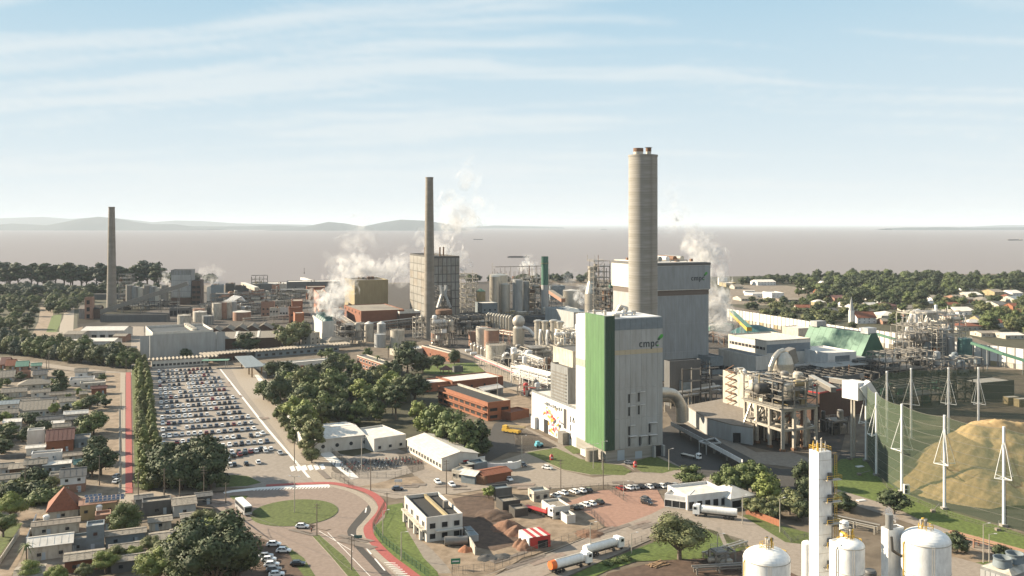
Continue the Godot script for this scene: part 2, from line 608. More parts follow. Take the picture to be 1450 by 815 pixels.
func setting() -> void:
	var land := sh()
	var shore := xy([-3000,600,3000,600,3000,-1900,1500,-1820,1000,-1760,820,-1745,640,-1700,470,-1690,300,-1640,180,-1560,60,-1600,-90,-1480,-260,-1500,-420,-1440,-560,-1405,-800,-1400,-1200,-1460,-3000,-1500])
	land.prism(shore, -6.0, 0.0)
	struct("ground", land, M.soil)
	var sea := sh()
	sea.quad(p3(-60000,-1.2,-1200), p3(60000,-1.2,-1200), p3(60000,-1.2,-62000), p3(-60000,-1.2,-62000))
	struct("water", sea, M.water)
	ridge(xyz([-8905,42.3,-13700,-8273,105.5,-13700,-7640,73.9,-13700,-7430,116.1,-13700,-7198,174,-13700,-6850,216.2,-13700,-6544,189.8,-13700,-6270,137.2,-13700,-5954,95,-13700,-5585,95,-13700,-5269,52.8,-13700,-4879,10.7,-13700]), 3000)
	ridge(xyz([-3632,13.2,-13300,-3325,54.1,-13300,-2957,130.8,-13300,-2691,105.2,-13300,-2404,54.1,-13300,-2097,120.6,-13300,-1790,166.6,-13300,-1432,151.3,-13300,-1125,110.3,-13300,-870,64.3,-13300,-716,2.92,-13300]), 3000)
	ridge(xyz([-13792,230.4,-22000,-12269,281.2,-22000,-11508,230.4,-22000,-10746,281.2,-22000,-10154,230.4,-22000,-9392,145.8,-22000,-8800,188.1,-22000,-8038,171.2,-22000,-7192,111.9,-22000,-6346,95,-22000,-5331,78.1,-22000,-4315,27.3,-22000]), 4000)
	ridge(xyz([-6081,23.5,-15500,-5723,59.2,-15500,-5067,53.3,-15500,-4113,71.2,-15500,-3398,35.4,-15500,-3040,11.5,-15500]), 1500)
	ridge(xyz([-1077,25.8,-20000,-385,64.2,-20000,538,41.2,-20000,1154,18.1,-20000]), 1500)
	ridge(xyz([6079,22.5,-14500,6413,39.2,-14500,7083,44.8,-14500,7529,33.7,-14500,8310,44.8,-14500,9313,39.2,-14500,10206,22.5,-14500]), 900)
	ridge(xyz([12369,21.2,-24000,13200,65.5,-24000,14308,67.3,-24000,16154,30.4,-24000]), 1500)

	flat("scrub_ground", xy([-1196.1,-1488,-782.7,-1403.4,-512.8,-1403.4,-407.3,-1143.5,-389.3,-928.6,-375.7,-807.2,-324.5,-674.9,-489,-608.4]), 1, M.scrub)
	flat("clearing", xy([-551,-1073.9,-558.9,-1112.6,-481.7,-964.8,-406.7,-807.2,-393,-807.2,-397.7,-851.7,-336.6,-713.9,-387.4,-735.1,-461.2,-894.9]), 2, M.dirt)
	flat("grass", xy([-475.7,-950,-476.5,-972.4,-398,-807.2,-409.2,-807.2]), 3, M.bright_grass)
	flat("road", xy([-522.9,-1073.9,-511.3,-1073.9,-385.6,-807.2,-374.7,-767.1,-400.5,-807.2,-453.6,-928.6]), 3, M.pavement)
	flat("plant_ground", xy([-456.4,-964.8,-438.1,-1199,-318.5,-1403.4,-143.1,-1488,40.1,-1488,148.1,-1328,220.1,-1004.1,205.1,-674.9,323.4,-579.8,283.4,-508.2,189.6,-508.2,136.8,-382.4,110.3,-382.4,76.2,-421.5,80.1,-508.2,64.6,-541.7,13.7,-508.2,-11.7,-608.4,-72.9,-757.7,-152.1,-807.2,-245.3,-807.2,-332.2,-807.2,-381.9,-807.2]), 1, M.plant_floor)
	flat("hillside_ground", xy([348.3,-1646.7,488,-1691.8,758.7,-1715.3,1286.5,-1715.3,456.3,-608.4,371.2,-674.9,386.5,-767.1,307.4,-807.2,252,-1073.9]), 1, M.scrub)
	flat("quarry_ground", xy([338.5,-1419.5,419.1,-1452.9,433.2,-1357.1,409.2,-1222.8,344.3,-1133,293.3,-1073.9,256.4,-1092.9]), 2, M.yard)
	flat("town_ground", xy([-548.1,-633.3,-353.2,-633.3,-308.2,-602.4,-256.5,-579.8,-189.7,-436.4,-150.5,-340.2,-139.1,-306.5,-119.2,-248,-114.2,-223.3,-210.4,-223.3]), 2, M.yard)

	band("road", curve(xy([-480.4,-705.7,-358.7,-643.2,-317.5,-620.6,-283.6,-599.5,-238.6,-579.8])), 9.0, 3, M.pale_road)
	flat("road", xy([-259.3,-585.3,-249,-585.3,-137.2,-322.5,-131.4,-304.9,-139.1,-304.9,-153.1,-340.2,-169.7,-382.4]), 4, M.dirt)
	flat("road", xy([-182.4,-318.3,-153.7,-300.5,-145.3,-317.5,-135,-319.1,-128.3,-304.9,-137.8,-296.2,-148.6,-290.6,-160.2,-295.5,-184.1,-304.9]), 4, M.dirt)
	flat("road", xy([-155.4,-292,-149.4,-288.6,-132.4,-240.7,-128.8,-223.3,-134.9,-223.3]), 4, M.dirt)
	flat("grass", xy([-160.3,-290.6,-155.6,-292,-146.6,-269.7,-140.2,-248,-145.9,-248,-151.4,-269.7]), 4, M.grass)
	flat("pavement", xy([-250.6,-588.1,-247.5,-588.1,-134.6,-319.9,-137.1,-319.9]), 5, M.pavement)
	flat("cycle_path", xy([-247.2,-588.1,-244,-588.1,-133.8,-324.1,-136.4,-324.1]), 6, M.red_path)
	flat("verge", xy([-254.3,-614.4,-242.5,-614.4,-170.9,-436.4,-131.1,-340.2,-123.5,-331.1,-135.8,-331.1]), 4, M.grass)
	flat("pavement", xy([-138.2,-322.5,-133.2,-322.5,-121,-331.1,-103.7,-331.1,-101.8,-325,-117.2,-320.8,-128.7,-312.7,-131.7,-309.5]), 5, M.pavement)

	flat("car_park", xy([-244.1,-611.4,-175.4,-611.4,-150.4,-553.8,-126,-492,-102.4,-436.4,-73.2,-373.1,-67.3,-332.9,-72.6,-331.1,-108.2,-331.1,-126.6,-331.1,-172.9,-436.4]), 3, M.lot)
	flat("drive", xy([-177.2,-617.5,-157.4,-579.8,-127.1,-508.2,-94.3,-430.3,-60.2,-355.9,-57.3,-331.1,-69.5,-331.1,-83.1,-360.1,-102.5,-407.6,-124.7,-459.1,-160.4,-541.7,-187.6,-611.4]), 4, M.pavement)
	flat("pavement", xy([-162.8,-579.8,-160.1,-579.8,-121.6,-486.2,-79.9,-392.1,-57.4,-344,-59.6,-341.2,-86,-392.1,-121.7,-475]), 5, M.paint)
	flat("road_marking", xy([-191.9,-602.4,-190.9,-602.4,-113.4,-427.3,-75.4,-344,-76.5,-344,-114.7,-427.3]), 5, M.paint)
	for k in 6:   # a crossing at the end of the drive
		flat("road_marking", [Vector2(-87, -359) + Vector2(k * 2.2, -k * 0.55), Vector2(-85.8, -361.1) + Vector2(k * 2.2, -k * 0.55), Vector2(-83.3, -353.9) + Vector2(k * 2.2, -k * 0.55), Vector2(-84.4, -351.9) + Vector2(k * 2.2, -k * 0.55)], 6, M.paint)
	flat("yard", xy([-75,-382.4,-65.5,-375.4,-49.4,-389.6,-36.2,-370.9,-33.7,-355.9,-43.7,-344,-52.2,-331.1,-57.3,-331.1,-69.6,-354.9]), 4, M.lot)
	flat("grass", xy([-110.9,-344,-105.7,-347.9,-99.3,-345.9,-92.1,-337.4,-96,-332.9,-106.7,-331.1]), 5, M.grass)

	flat("road", xy([-131.2,-315.9,-103.1,-327.6,-87.9,-331.1,-64.9,-331.1,-51,-323.3,-42.2,-306.5,-40,-288.6,-41.6,-280,-33.1,-261.1,-23.1,-240.7,-14.6,-223.3,-50.7,-223.3,-51.5,-248,-59.2,-261.1,-70.1,-276.3,-81.5,-283.9,-89.8,-295.5,-101.2,-309.5,-115.5,-309.5,-123.1,-304.9]), 5, M.pink_road)
	flat("road", xy([-83,-283.9,-70.1,-276.3,-59.8,-263.3,-53.4,-252.6,-47.2,-240.7,-40.4,-223.3,-51.5,-223.3,-56.7,-245.5,-64.3,-261.1,-73.1,-271.4,-81.1,-273.8]), 6, M.pink_road)
	flat("car_park", xy([-83.4,-280,-77.2,-278.8,-69.8,-272.6,-61.7,-261.1,-55.1,-248,-49,-223.3,-67.9,-223.3,-79.3,-261.1]), 7, M.brown_gravel)
	flat("grass", xy([-67,-271.4,-59.2,-261.1,-53.2,-248,-48.1,-231.7,-51.5,-231.7,-56.3,-248,-61.6,-258.4]), 8, M.grass)
	flat("pavement", ellipse(Vector2(-71.5, -302.3), 14.4), 6, M.concrete_slab)
	var lawn := sh()
	lawn.prism(ellipse(Vector2(-71.5, -302.3), 14.0), 0.0, 0.24)
	struct("roundabout_lawn", lawn, M.grass)
	flat("road_marking", xy([-102.2,-325,-99.5,-327.6,-90.9,-331.1,-78.3,-333.8,-66.7,-334.7,-65.6,-332,-77.7,-331.1,-89.7,-328.5,-98.8,-325,-101.2,-323.3]), 7, M.paint)
	for k in 24:
		var a: Vector2 = Vector2(-91.8, -328.9).lerp(Vector2(-66.2, -332.4), k / 23.0)
		flat("road_marking", [a, a + Vector2(0.55, -0.06), a + Vector2(0.2, 2.0), a + Vector2(-0.35, 2.06)], 7, M.paint)
	flat("traffic_lane", curve(xy([-48.3,-311.1,-46.3,-302.7,-47.8,-290.6,-47.7,-283.3,-44.8,-272,-38.2,-258.9,-31,-244.6,-33.3,-244.6,-42.1,-261.7,-47.6,-273.2,-50.2,-280.7,-51,-287.2,-49.4,-303.4]), 4), 6, M.asphalt)
	band("pavement", curve(xy([-64.2,-332.4,-56.5,-326.3,-50.3,-317.5,-46.7,-309.5,-45.3,-302.7,-46.3,-292.3,-47,-285.5,-45.2,-277.5,-40.3,-267,-34.3,-256.2,-28.2,-244.6])), 2.6, 7, M.pavement)
	band("cycle_path", curve(xy([-89.2,-333.3,-78.9,-335.2,-67.6,-336.5,-60.6,-333.6,-53.4,-328.1,-47.9,-320.8,-44,-310.7,-43.2,-303.1,-44.3,-293.3,-44.9,-287.3,-43.4,-280,-40,-271.7,-35,-261.7,-30,-253.6,-25.6,-246.5,-15.1,-230.4])), 2.9, 8, M.red_path)
	for k in 8:   # the crossing on the southern arm
		var a: Vector2 = Vector2(-34.2, -257.3).lerp(Vector2(-28.3, -246.5), k / 7.0)
		flat("road_marking", [a + Vector2(-1.6, -0.3), a + Vector2(1.6, 0.1), a + Vector2(1.6, 0.5), a + Vector2(-1.6, 0.1)], 9, M.paint)
	for s in [xy([-48.7,-307.2,-48.2,-302]), xy([-49.2,-280.7,-47.7,-279.4]), xy([-43.8,-271.4,-40.4,-263.9]), xy([-38.9,-260.5,-34.8,-251.5])]:
		band("road_marking", s, 0.45, 8, M.paint)
	band("road_marking", xy([-59.6,-283.9,-46.1,-266.2]), 0.2, 8, M.paint)
	band("road_marking", xy([-56.7,-282.6,-36.7,-244.6]), 0.2, 8, M.paint)
	flat("median", xy([-61.2,-280.4,-58.9,-280.4,-47.8,-262.2,-39.5,-244.6,-42.7,-244.6,-51.3,-261.7]), 8, M.grass)
	kerb(xy([-61.2,-280.4,-58.9,-280.4,-47.8,-262.2,-39.5,-244.6]))
	kerb(xy([-61.2,-280.4,-51.3,-261.7,-42.7,-244.6]))
	flat("grass", xy([-98.9,-320.8,-92,-320.8,-92.1,-315.9,-96.2,-316.7]), 8, M.grass)

	flat("grass", xy([-42.6,-309.5,-37.3,-312.7,-33.5,-288.6,-28.3,-272.6,-21.4,-255.7,-19.5,-246.5,-23.5,-244.6,-30.1,-255.7,-38.7,-272,-42.3,-280.7,-42.9,-289.2,-41.1,-296.9]), 6, M.bright_grass)
	flat("road", xy([-69,-351.9,-42,-331.1,-22.7,-347.9,-7.03,-365.4,6.76,-382.4,17.8,-355.9,30.4,-344,57.5,-355.9,76.7,-349.9,90.4,-331.1,88.1,-322.5,67.5,-331.1,51.7,-327.6,34.8,-334.7,13.9,-329.3,-6.37,-331.1,-21.1,-322.5,-40.3,-317.5,-51.1,-324.1]), 5, M.pale_road)
	flat("road", xy([-48.5,-382.4,-39.7,-382.4,-15.4,-351.9,-7.03,-365.4,-1.38,-360.1,-6.37,-331.1,-21.1,-322.5,-31.8,-331.1]), 4, M.pale_road)
	flat("bare_island", xy([-56,-331.1,-43.4,-342.1,-35.9,-345.9,-31.8,-336.5,-34.4,-331.1,-46.9,-329.3]), 6, M.dirt)
	kerb(xy([-56,-331.1,-46.9,-329.3,-34.4,-331.1,-31.8,-336.5]))
	flat("yard", xy([-36.8,-312.7,-35.2,-315.9,-33,-322.5,-21.1,-322.5,-6.33,-329.3,8.8,-327.6,16.1,-322.5,28.8,-299,29.5,-288.6,15.7,-271.4,3.01,-261.1,-4.77,-248,-12,-240.7,-18.8,-244.6,-25.6,-266.7,-31.4,-281.3]), 6, M.dirt)
	flat("yard", xy([-37,-312.7,-32,-299,-29,-278.8,-23.3,-267.9,-18.3,-255.7,-16.3,-249.5,-19.8,-249.5,-25.1,-261.1,-32.7,-285.2]), 7, M.concrete_slab)
	flat("mud", xy([-20.8,-317.5,-6.3,-327.6,-5.82,-302.7,3.75,-286.5,2.1,-272.6,-5.13,-266.7,-15.7,-272.6,-18.6,-285.2,-15.9,-295.5]), 7, M.brown_gravel)
	flat("gravel_car_park", xy([17.6,-312.7,31.5,-327.6,51.9,-329.3,51.9,-306.5,40.8,-294.7,34.3,-287.9,29.5,-287.9,24.4,-302]), 7, M.gravel)
	flat("road", xy([-15.2,-231.7,-4.58,-248,28.4,-283.9,37.1,-292,45.5,-300.5,53.8,-311.1,67.9,-309.5,76.1,-295.5,89,-278.8,94.4,-269.7,78.4,-245.5,66.7,-266.7,60.3,-285.2,52.3,-295.5,40.6,-277.5,19.5,-258.9,7.4,-246.5,-0.89,-231.7]), 8, M.pale_road)
	kerb(xy([-12.1,-242.6,-4.62,-250.5,28.5,-284.6]))
	flat("pavement", xy([7.38,-246,19.5,-258.9,40.6,-277.5,41.9,-276.3,22.6,-255.7,12.2,-244.6]), 9, M.concrete_slab)
	flat("grass", xy([13.2,-244.6,23,-255.7,43.4,-275.1,52.5,-290.6,60.6,-286.5,69.5,-276.3,69.9,-269.7,59.2,-261.1,34.8,-258.4,26.1,-251.5,19.8,-244.6]), 8, M.bright_grass)
	flat("yard", xy([25.9,-249.5,56.7,-267.9,69.5,-269.7,85.4,-261.1,73,-223.3,18,-223.3]), 7, M.brown_gravel)
	flat("pavement", xy([63.7,-286.5,65,-287.2,63.5,-269.1,62.2,-268.5]), 10, M.concrete_slab)
	flat("grass", xy([74.8,-299,78.8,-300.5,84.3,-289.2,92,-281.3,88.7,-271.4,81.5,-273.8]), 10, M.grass)

	flat("lawn", xy([5.57,-381.2,18.6,-389.6,27.7,-370.9,32,-368.7,37.3,-364.3,43.3,-361.1,45.9,-352.9,42.4,-346.9,29.7,-347.9,19.7,-354.9]), 6, M.grass)
	flat("lawn", xy([22,-391.4,26.4,-394.6,29.7,-382.4,25.4,-378.8]), 6, M.grass)
	flat("lawn", xy([46.4,-365.4,58.2,-376.5,66.2,-356.9,57.3,-349.9,49.5,-351.9]), 6, M.grass)
	kerb(xy([5.57,-381.2,19.7,-354.9,29.7,-347.9,42.4,-346.9]))
	flat("pavement", xy([0.96,-414.4,5.63,-430.3,11.3,-418.6,22.6,-392.1,28.9,-372,37.4,-365.4,59.6,-377.7,73.6,-347.9,69.9,-343.1,58.8,-376.5,46.2,-364.3,47.5,-352.9,44.7,-361.1,32.3,-365.4,25.7,-370.9,18.6,-389.6,5.57,-381.2,1.52,-394.6]), 5, M.concrete_slab)
	flat("yard", xy([66.5,-421.5,79.4,-439.5,90.6,-360.1,72.8,-344,66.7,-356.9,61.1,-376.5]), 6, M.asphalt)
	flat("yard", xy([-33.2,-508.2,-10.4,-541.7,13.7,-508.2,10.1,-436.4,5.61,-428.8,-8.9,-460.8]), 5, M.dirt)
	flat("yard", xy([-8.4,-436.4,-3.11,-449.1,19.6,-392.1,5.59,-382.4,-1.47,-382.4,-9.8,-365.4,-13.2,-382.4]), 5, M.asphalt)
	flat("pavement", xy([80,-442.7,85.3,-449.1,101.5,-382.4,116.2,-382.4,126,-360.1,119.1,-347.9,106.6,-360.1,94.2,-365.4]), 7, M.concrete_slab)
	flat("road", xy([91.6,-368.7,104,-355.9,124.6,-355.9,136.8,-382.4,148.5,-382.4,121,-331.1,112.9,-322.5,90.4,-331.1,84.8,-349.9]), 6, M.asphalt)

	flat("grass", xy([123.2,-355.9,132.7,-370.9,142.6,-373.1,137.8,-345.9,138.4,-324.1,144.3,-304.9,154.1,-286.5,160.8,-269.7,155.7,-261.1,141.6,-272.6,130.7,-295.5,127.7,-310.3,115.2,-327.6]), 7, M.bright_grass)
	flat("chip_yard", xy([142.9,-370.9,161.4,-395.8,176.6,-406.2,208.5,-407.6,241.4,-404.9,162.5,-272.6,155.2,-289.9,144.9,-307.2,138.6,-325.9,138.1,-347.9]), 6, M.plant_floor)
	flat("road", xy([115.8,-329.3,127.4,-309.5,130.7,-295.5,141.2,-272,152.4,-255.7,148.7,-249.5,135,-267.9,126.3,-290.6,111.6,-317.5]), 8, M.pale_road)
	flat("grass", xy([121.9,-255.7,134.2,-258.4,137.2,-249.5,134.5,-244.6,117.6,-244.6]), 8, M.grass)
	flat("yard", xy([130.4,-275.7,142.6,-266.7,149.3,-250.5,133.1,-223.3,105.7,-223.3]), 7, M.dirt)
	flat("road", xy([124.6,-263.3,132.2,-254.6,134.5,-244.6,122.8,-223.3,105.7,-223.3]), 9, M.pale_road)
	flat("yard", xy([331,-656.9,362.7,-608.4,285.4,-478.7,260,-508.2,287.7,-579.8]), 2, M.yard)

	flat("grove_floor", xy([-134.9,-508.2,-58.5,-608.4,-16.7,-620.6,2.23,-579.8,-1.95,-508.2,-28.5,-436.4,-56.8,-360.1,-67,-370.9,-95.7,-436.4]), 3, M.scrub)
	flat("grass", xy([-61.4,-614.4,-21.9,-633.3,-11.5,-596.6,-37.6,-574.4,-56.3,-585.3]), 4, M.bright_grass)
	flat("road", xy([-136.4,-656.9,-127.7,-664,-87.8,-585.3,-68.8,-541.7,-72.8,-525.5,-95.9,-553.8,-119.3,-608.4]), 4, M.pale_road)
	flat("yard", xy([-178.1,-620.6,-125.5,-639.9,-82.5,-579.8,-85.4,-541.7,-111.1,-566.5,-129.9,-553.8,-153.9,-579.8]), 4, M.pavement)
	flat("road", xy([-353.1,-851.7,-341.3,-851.7,-245.3,-614.4,-245,-590.9]), 4, M.pale_road)
	flat("road", xy([-25.7,-630.1,-20.3,-643.2,6.48,-561.4,17.6,-508.2,10.3,-496,-6.25,-541.7]), 5, M.pavement)
	flat("yard", xy([-45.4,-693.8,-19.2,-713.9,16.4,-608.4,19.2,-553.8,6.54,-566.5,-22.4,-646.6]), 4, M.lot)
	for k in 46:
		var line: Array = xy([-42,-331.1,71.2,-336.5]) if k < 16 else xy([-92.2,-303.4,-43,-272.6]) if k < 26 else xy([-0.98,-255.7,54.7,-302.7]) if k < 36 else xy([-172.5,-553.8,-66.7,-340.2])
		var c: Vector2 = line[0].lerp(line[1], rng.randf()) + Vector2(rng.randf_range(-3, 3), rng.randf_range(-4, 4))
		var d: Vector2 = (line[1] - line[0]).normalized()
		var s2 := Vector2(-d.y, d.x) * rng.randf_range(0.5, 1.6)
		d *= rng.randf_range(2.0, 7.0)
		flat("road_patch", [c - d - s2, c + d - s2 * 0.8, c + d * 0.9 + s2, c - d * 1.1 + s2], 12, M.worn_road if k % 3 else M.pink_road)

# ---------------------------------------------------------------- kits for plant and buildings

func rail_ring(s: Shape, r: float, y: float, seg := 16, at := Vector3.ZERO) -> void:
	for i in seg:
		var a := p3(cos(TAU * i / seg) * r, y, sin(TAU * i / seg) * r) + at
		var b := p3(cos(TAU * (i + 1) / seg) * r, y, sin(TAU * (i + 1) / seg) * r) + at
		s.beam(a + p3(0,1.05,0), b + p3(0,1.05,0), 0.09)
		s.beam(a + p3(0,0.55,0), b + p3(0,0.55,0), 0.06)
		s.beam(a, a + p3(0,1.05,0), 0.08)

func rail_line(s: Shape, p: Vector3, q: Vector3) -> void:
	var n := maxi(1, int(p.distance_to(q) / 2.5))
	s.beam(p + p3(0,1.05,0), q + p3(0,1.05,0), 0.09)
	s.beam(p + p3(0,0.55,0), q + p3(0,0.55,0), 0.06)
	for i in n + 1:
		var a := p.lerp(q, float(i) / n)
		s.beam(a, a + p3(0,1.05,0), 0.08)

func tank(at: Vector3, r: float, h: float, label: String, shell: Material, top := "cone", group := "", called := "storage_tank", top_mat: Material = null) -> Node3D:
	var t := thing(called, label, "tank", at, rng.randf() * TAU, group)
	var seg := 28
	var s := sh()
	s.lathe(Vector3.ZERO, xy([r, 0, r, h]), seg)
	put(t, "shell", s, shell)
	var b := sh()
	var n := maxi(2, int(h / 2.6))
	for i in n:
		var y := h * (i + 1.0) / n
		b.lathe(Vector3.ZERO, xy([r, y - 0.14, r + 0.1, y - 0.12, r + 0.1, y - 0.02, r, y]), seg)
	put(t, "stiffening_band", b, shell)
	var f := sh()
	if top == "dome":
		var prof := []
		for i in 7:
			prof.append(Vector2(r * cos(i * PI / 12.0), h + r * 0.42 * sin(i * PI / 12.0)))
		f.lathe(Vector3.ZERO, prof, seg)
	elif top == "cone":
		f.lathe(Vector3.ZERO, xy([r + 0.05, h - 0.05, r + 0.05, h + 0.05, 0.4, h + r * 0.16, 0.0, h + r * 0.16]), seg)
	elif top == "steep":
		f.lathe(Vector3.ZERO, xy([r + 0.15, h - 0.05, r + 0.15, h + 0.1, r * 0.18, h + r * 0.55, 0.0, h + r * 0.6]), seg)
	else:
		f.lathe(Vector3.ZERO, xy([r, h, r - 0.25, h, r - 0.3, h - 0.35, 0.0, h - 0.3]), seg)
	put(t, "roof", f, top_mat if top_mat else shell)
	if top == "cone" or top == "flat":
		var g := sh()
		rail_ring(g, r - 0.15, h, 14)
		put(t, "guard_rail", g, M.steel_pale)
	var l := sh()   # stair winding round the shell
	var steps := int(h / 1.2)
	for i in steps:
		var a := 1.1 + i * 1.9 / r * 0.6
		l.box(p3(cos(a) * (r + 0.5), h * (i + 0.5) / steps, sin(a) * (r + 0.5)), p3(0.9,0.14,0.9), Basis(Vector3.UP, -a))
	put(t, "stair", l, M.steel_grey)
	var p := sh()
	p.tube(xyz([r + 0.5, 0.6, 0, r + 0.5, h + 0.6, 0, r * 0.4, h + 0.9, 0, r * 0.4, h - 0.2, 0]), 0.16, 6)
	put(t, "pipe", p, M.steel_pale)
	return t

func shed(at: Vector3, size: Vector3, turn: float, label: String, wall: Material, roof: Material, o := {}) -> Node3D:
	var t := thing(o.get("called", "building"), label, o.get("category", "building"), at, turn, o.get("group", ""))
	var w := size.x
	var h := size.y
	var d := size.z
	var s := sh()
	s.on(Vector3.ZERO, p3(w, h, d))
	var rise: float = o.get("rise", 0.0)
	if rise > 0.0 and not o.get("hip", false):
		if o.get("across", false):
			pass
		else:
			s.gable_wall(w, d, h, rise)
	put(t, "wall", s, wall)
	if rise > 0.0:
		var r := sh()
		if o.get("hip", false):
			r.hip(w, d, h + 0.02, rise, 0.6)
			put(t, "roof", r, roof)
		else:
			r.gable(w, d, h + 0.03, rise, o.get("over", 0.5), 0.14)
			var rf := put(t, "roof", r, roof)
			var c := sh()
			c.box(p3(0, h + rise + 0.2, 0), p3(w + 1.0, 0.1, 0.5))
			put(rf, "ridge_cap", c, roof)
			if o.get("ribs", true):
				var rb := sh()
				var n := int(w / 1.6)
				for i in n:
					var x := -w / 2 + (i + 0.5) * w / n
					for e in [-1.0, 1.0]:
						rb.beam(p3(x, h + 0.2, e * d / 2), p3(x, h + rise + 0.18, 0), 0.08, 0.06)
				put(rf, "roof_sheet_seam", rb, roof)
	else:
		var par: float = o.get("parapet", 0.7)
		var r := sh()
		r.box(p3(0, h + 0.03, 0), p3(w - 0.5, 0.06, d - 0.5))
		put(t, "roof", r, roof)
		var p := sh()
		for e in [-1.0, 1.0]:
			p.on(p3(0, h, e * (d / 2 - 0.12)), p3(w, par, 0.3))
			p.on(p3(e * (w / 2 - 0.12), h, 0), p3(0.3, par - 0.003, d - 0.55))
		put(t, "parapet", p, o.get("trim", wall))
	if o.has("base"):
		var b := sh()
		b.on(Vector3.ZERO, p3(w + 0.12, o.base, d + 0.12))
		put(t, "plinth", b, o.get("base_mat", M.concrete))
	var win: Array = o.get("windows", [0, 0, 1])
	var ws: Vector2 = o.get("win", Vector2(1.4, 1.2))
	var fl: float = o.get("floor", 3.2)
	for k in win[2]:
		var y: float = o.get("sill", 1.1) + k * fl
		if y + ws.y > h:
			break
		for i in win[0]:
			var x: float = -w / 2 + w * (i + 0.5) / win[0]
			window(t, p3(x, y, d / 2), ws, 0.0, o.get("glass", M.glass), o.get("frame", wall))
		for i in win[1]:
			var z: float = -d / 2 + d * (i + 0.5) / win[1]
			window(t, p3(-w / 2, y, z), ws, -PI / 2, o.get("glass", M.glass), o.get("frame", wall))
			if o.get("east", false):
				window(t, p3(w / 2, y, z), ws, PI / 2, o.get("glass", M.glass), o.get("frame", wall))
	if o.has("door"):
		var dr: Array = o.door
		var ds := sh()
		ds.on(p3(0,0,0.03), p3(dr[1], dr[2], 0.1))
		var dn := put(t, "door", ds, o.get("door_mat", M.door_blue))
		dn.position = p3(dr[0] * w / 2, 0.0, d / 2)
	return t

func window(t: Node3D, at: Vector3, ws: Vector2, turn: float, glass: Material, frame: Material) -> void:
	var key := ["win", ws]
	if not cache.has(key):
		var g := sh()
		g.on(p3(0,0,0.02), p3(ws.x, ws.y, 0.06))
		var f := sh()
		f.on(p3(0,-0.14,0.07), p3(ws.x + 0.3, 0.14, 0.26))
		f.on(p3(0, ws.y, 0.07), p3(ws.x + 0.3, 0.14, 0.26))
		f.on(p3(-ws.x / 2 - 0.07, 0, 0.065), p3(0.14, ws.y, 0.22))
		f.on(p3(ws.x / 2 + 0.07, 0, 0.065), p3(0.14, ws.y, 0.22))
		cache[key] = [g.mesh(), f.mesh()]
	var o := put(t, "window", cache[key][0], glass)
	o.position = at
	o.rotation.y = turn
	put(o, "frame", cache[key][1], frame)

func panels(t: Node3D, called: String, at: Vector3, turn: float, w: float, h: float, nx: int, ny: int, mat: Material, gap := 0.08, thick := 0.12) -> void:
	var s := sh()
	s.box(p3(0, 0, thick / 2), p3(w / nx - gap, h / ny - gap, thick))
	var m := s.mesh()
	var b := Basis(Vector3.UP, turn)
	for j in ny:
		for i in nx:
			var o := put(t, called, m, mat)
			o.position = at + b * p3(-w / 2 + (i + 0.5) * w / nx, (j + 0.5) * h / ny, 0)
			o.rotation.y = turn

func chimney(at: Vector3, r0: float, r1: float, h: float, label: String, mat: Material) -> Node3D:
	var t := thing("chimney", label, "chimney", at)
	var s := sh()
	s.lathe(Vector3.ZERO, xy([r0, 0, r1, h]), 40)
	put(t, "shaft", s, mat)
	var lip := sh()
	lip.lathe(Vector3.ZERO, xy([r1, h - 0.8, r1 + 0.25, h - 0.7, r1 + 0.25, h + 0.2, r1 - 0.5, h + 0.2, r1 - 0.5, h - 1.5, 0, h - 1.5]), 40)
	put(t, "rim", lip, mat)
	var joints := sh()
	var n := int(h / 4.0)
	for i in range(1, n):
		var y := h * i / n
		var r := lerpf(r0, r1, float(i) / n)
		joints.lathe(Vector3.ZERO, xy([r, y - 0.1, r + 0.06, y - 0.08, r + 0.06, y + 0.08, r, y + 0.1]), 40)
	put(t, "casting_joint", joints, mat)
	var l := sh()
	for e in [-0.25, 0.25]:
		l.beam(p3(e + r0 * 0.2, 2, r0 + 0.35), p3(e + r1 * 0.2, h, r1 + 0.35), 0.1)
	for i in int(h / 1.5):
		var f := (i * 1.5) / h
		var r := lerpf(r0, r1, f) + 0.35
		l.beam(p3(-0.25 + r * 0.2, 2 + i * 1.5, r), p3(0.25 + r * 0.2, 2 + i * 1.5, r), 0.07)
	var ln := put(t, "ladder", l, M.steel_grey)
	ln.rotation.y = 0.25
	return t

func rack(p: Vector3, q: Vector3, h: float, w: float, label: String, mats: Array, levels := 2, step := 9.0, called := "pipe_rack") -> Node3D:
	var turn := atan2(-(q.z - p.z), q.x - p.x)
	var t := thing(called, label, "pipe rack", p, turn)
	var len := Vector2(q.x - p.x, q.z - p.z).length()
	var n := maxi(1, int(len / step))
	for i in n + 1:
		var x := len * i / n
		for e in [-1.0, 1.0]:
			var s := sh()
			s.on(Vector3.ZERO, p3(0.4, h + 0.5, 0.4))
			var o := put(t, "post", s, mats[0])
			o.position = p3(x, 0, e * w / 2)
	var b := sh()
	for k in levels:
		var y := h - k * 2.2
		for i in n + 1:
			b.box(p3(len * i / n, y, 0), p3(0.32, 0.4, w))
		for e in [-1.0, 1.0]:
			b.box(p3(len / 2, y - 0.05, e * (w / 2 + 0.03)), p3(len, 0.26, 0.22))
	put(t, "beam", b, mats[0])
	for k in levels:
		var y := h - k * 2.2 + 0.2
		var np := int(w / 0.85)
		for j in np:
			if rng.randf() < 0.12:
				continue
			var r := rng.randf_range(0.14, 0.34)
			var z := -w / 2 + 0.4 + j * (w - 0.8) / maxi(1, np - 1)
			var s := sh()
			s.cyl(p3(-1, y + r, z), p3(len + 1, y + r, z), r, r, 6)
			put(t, "pipe", s, mats[rng.randi() % mats.size()])
	return t

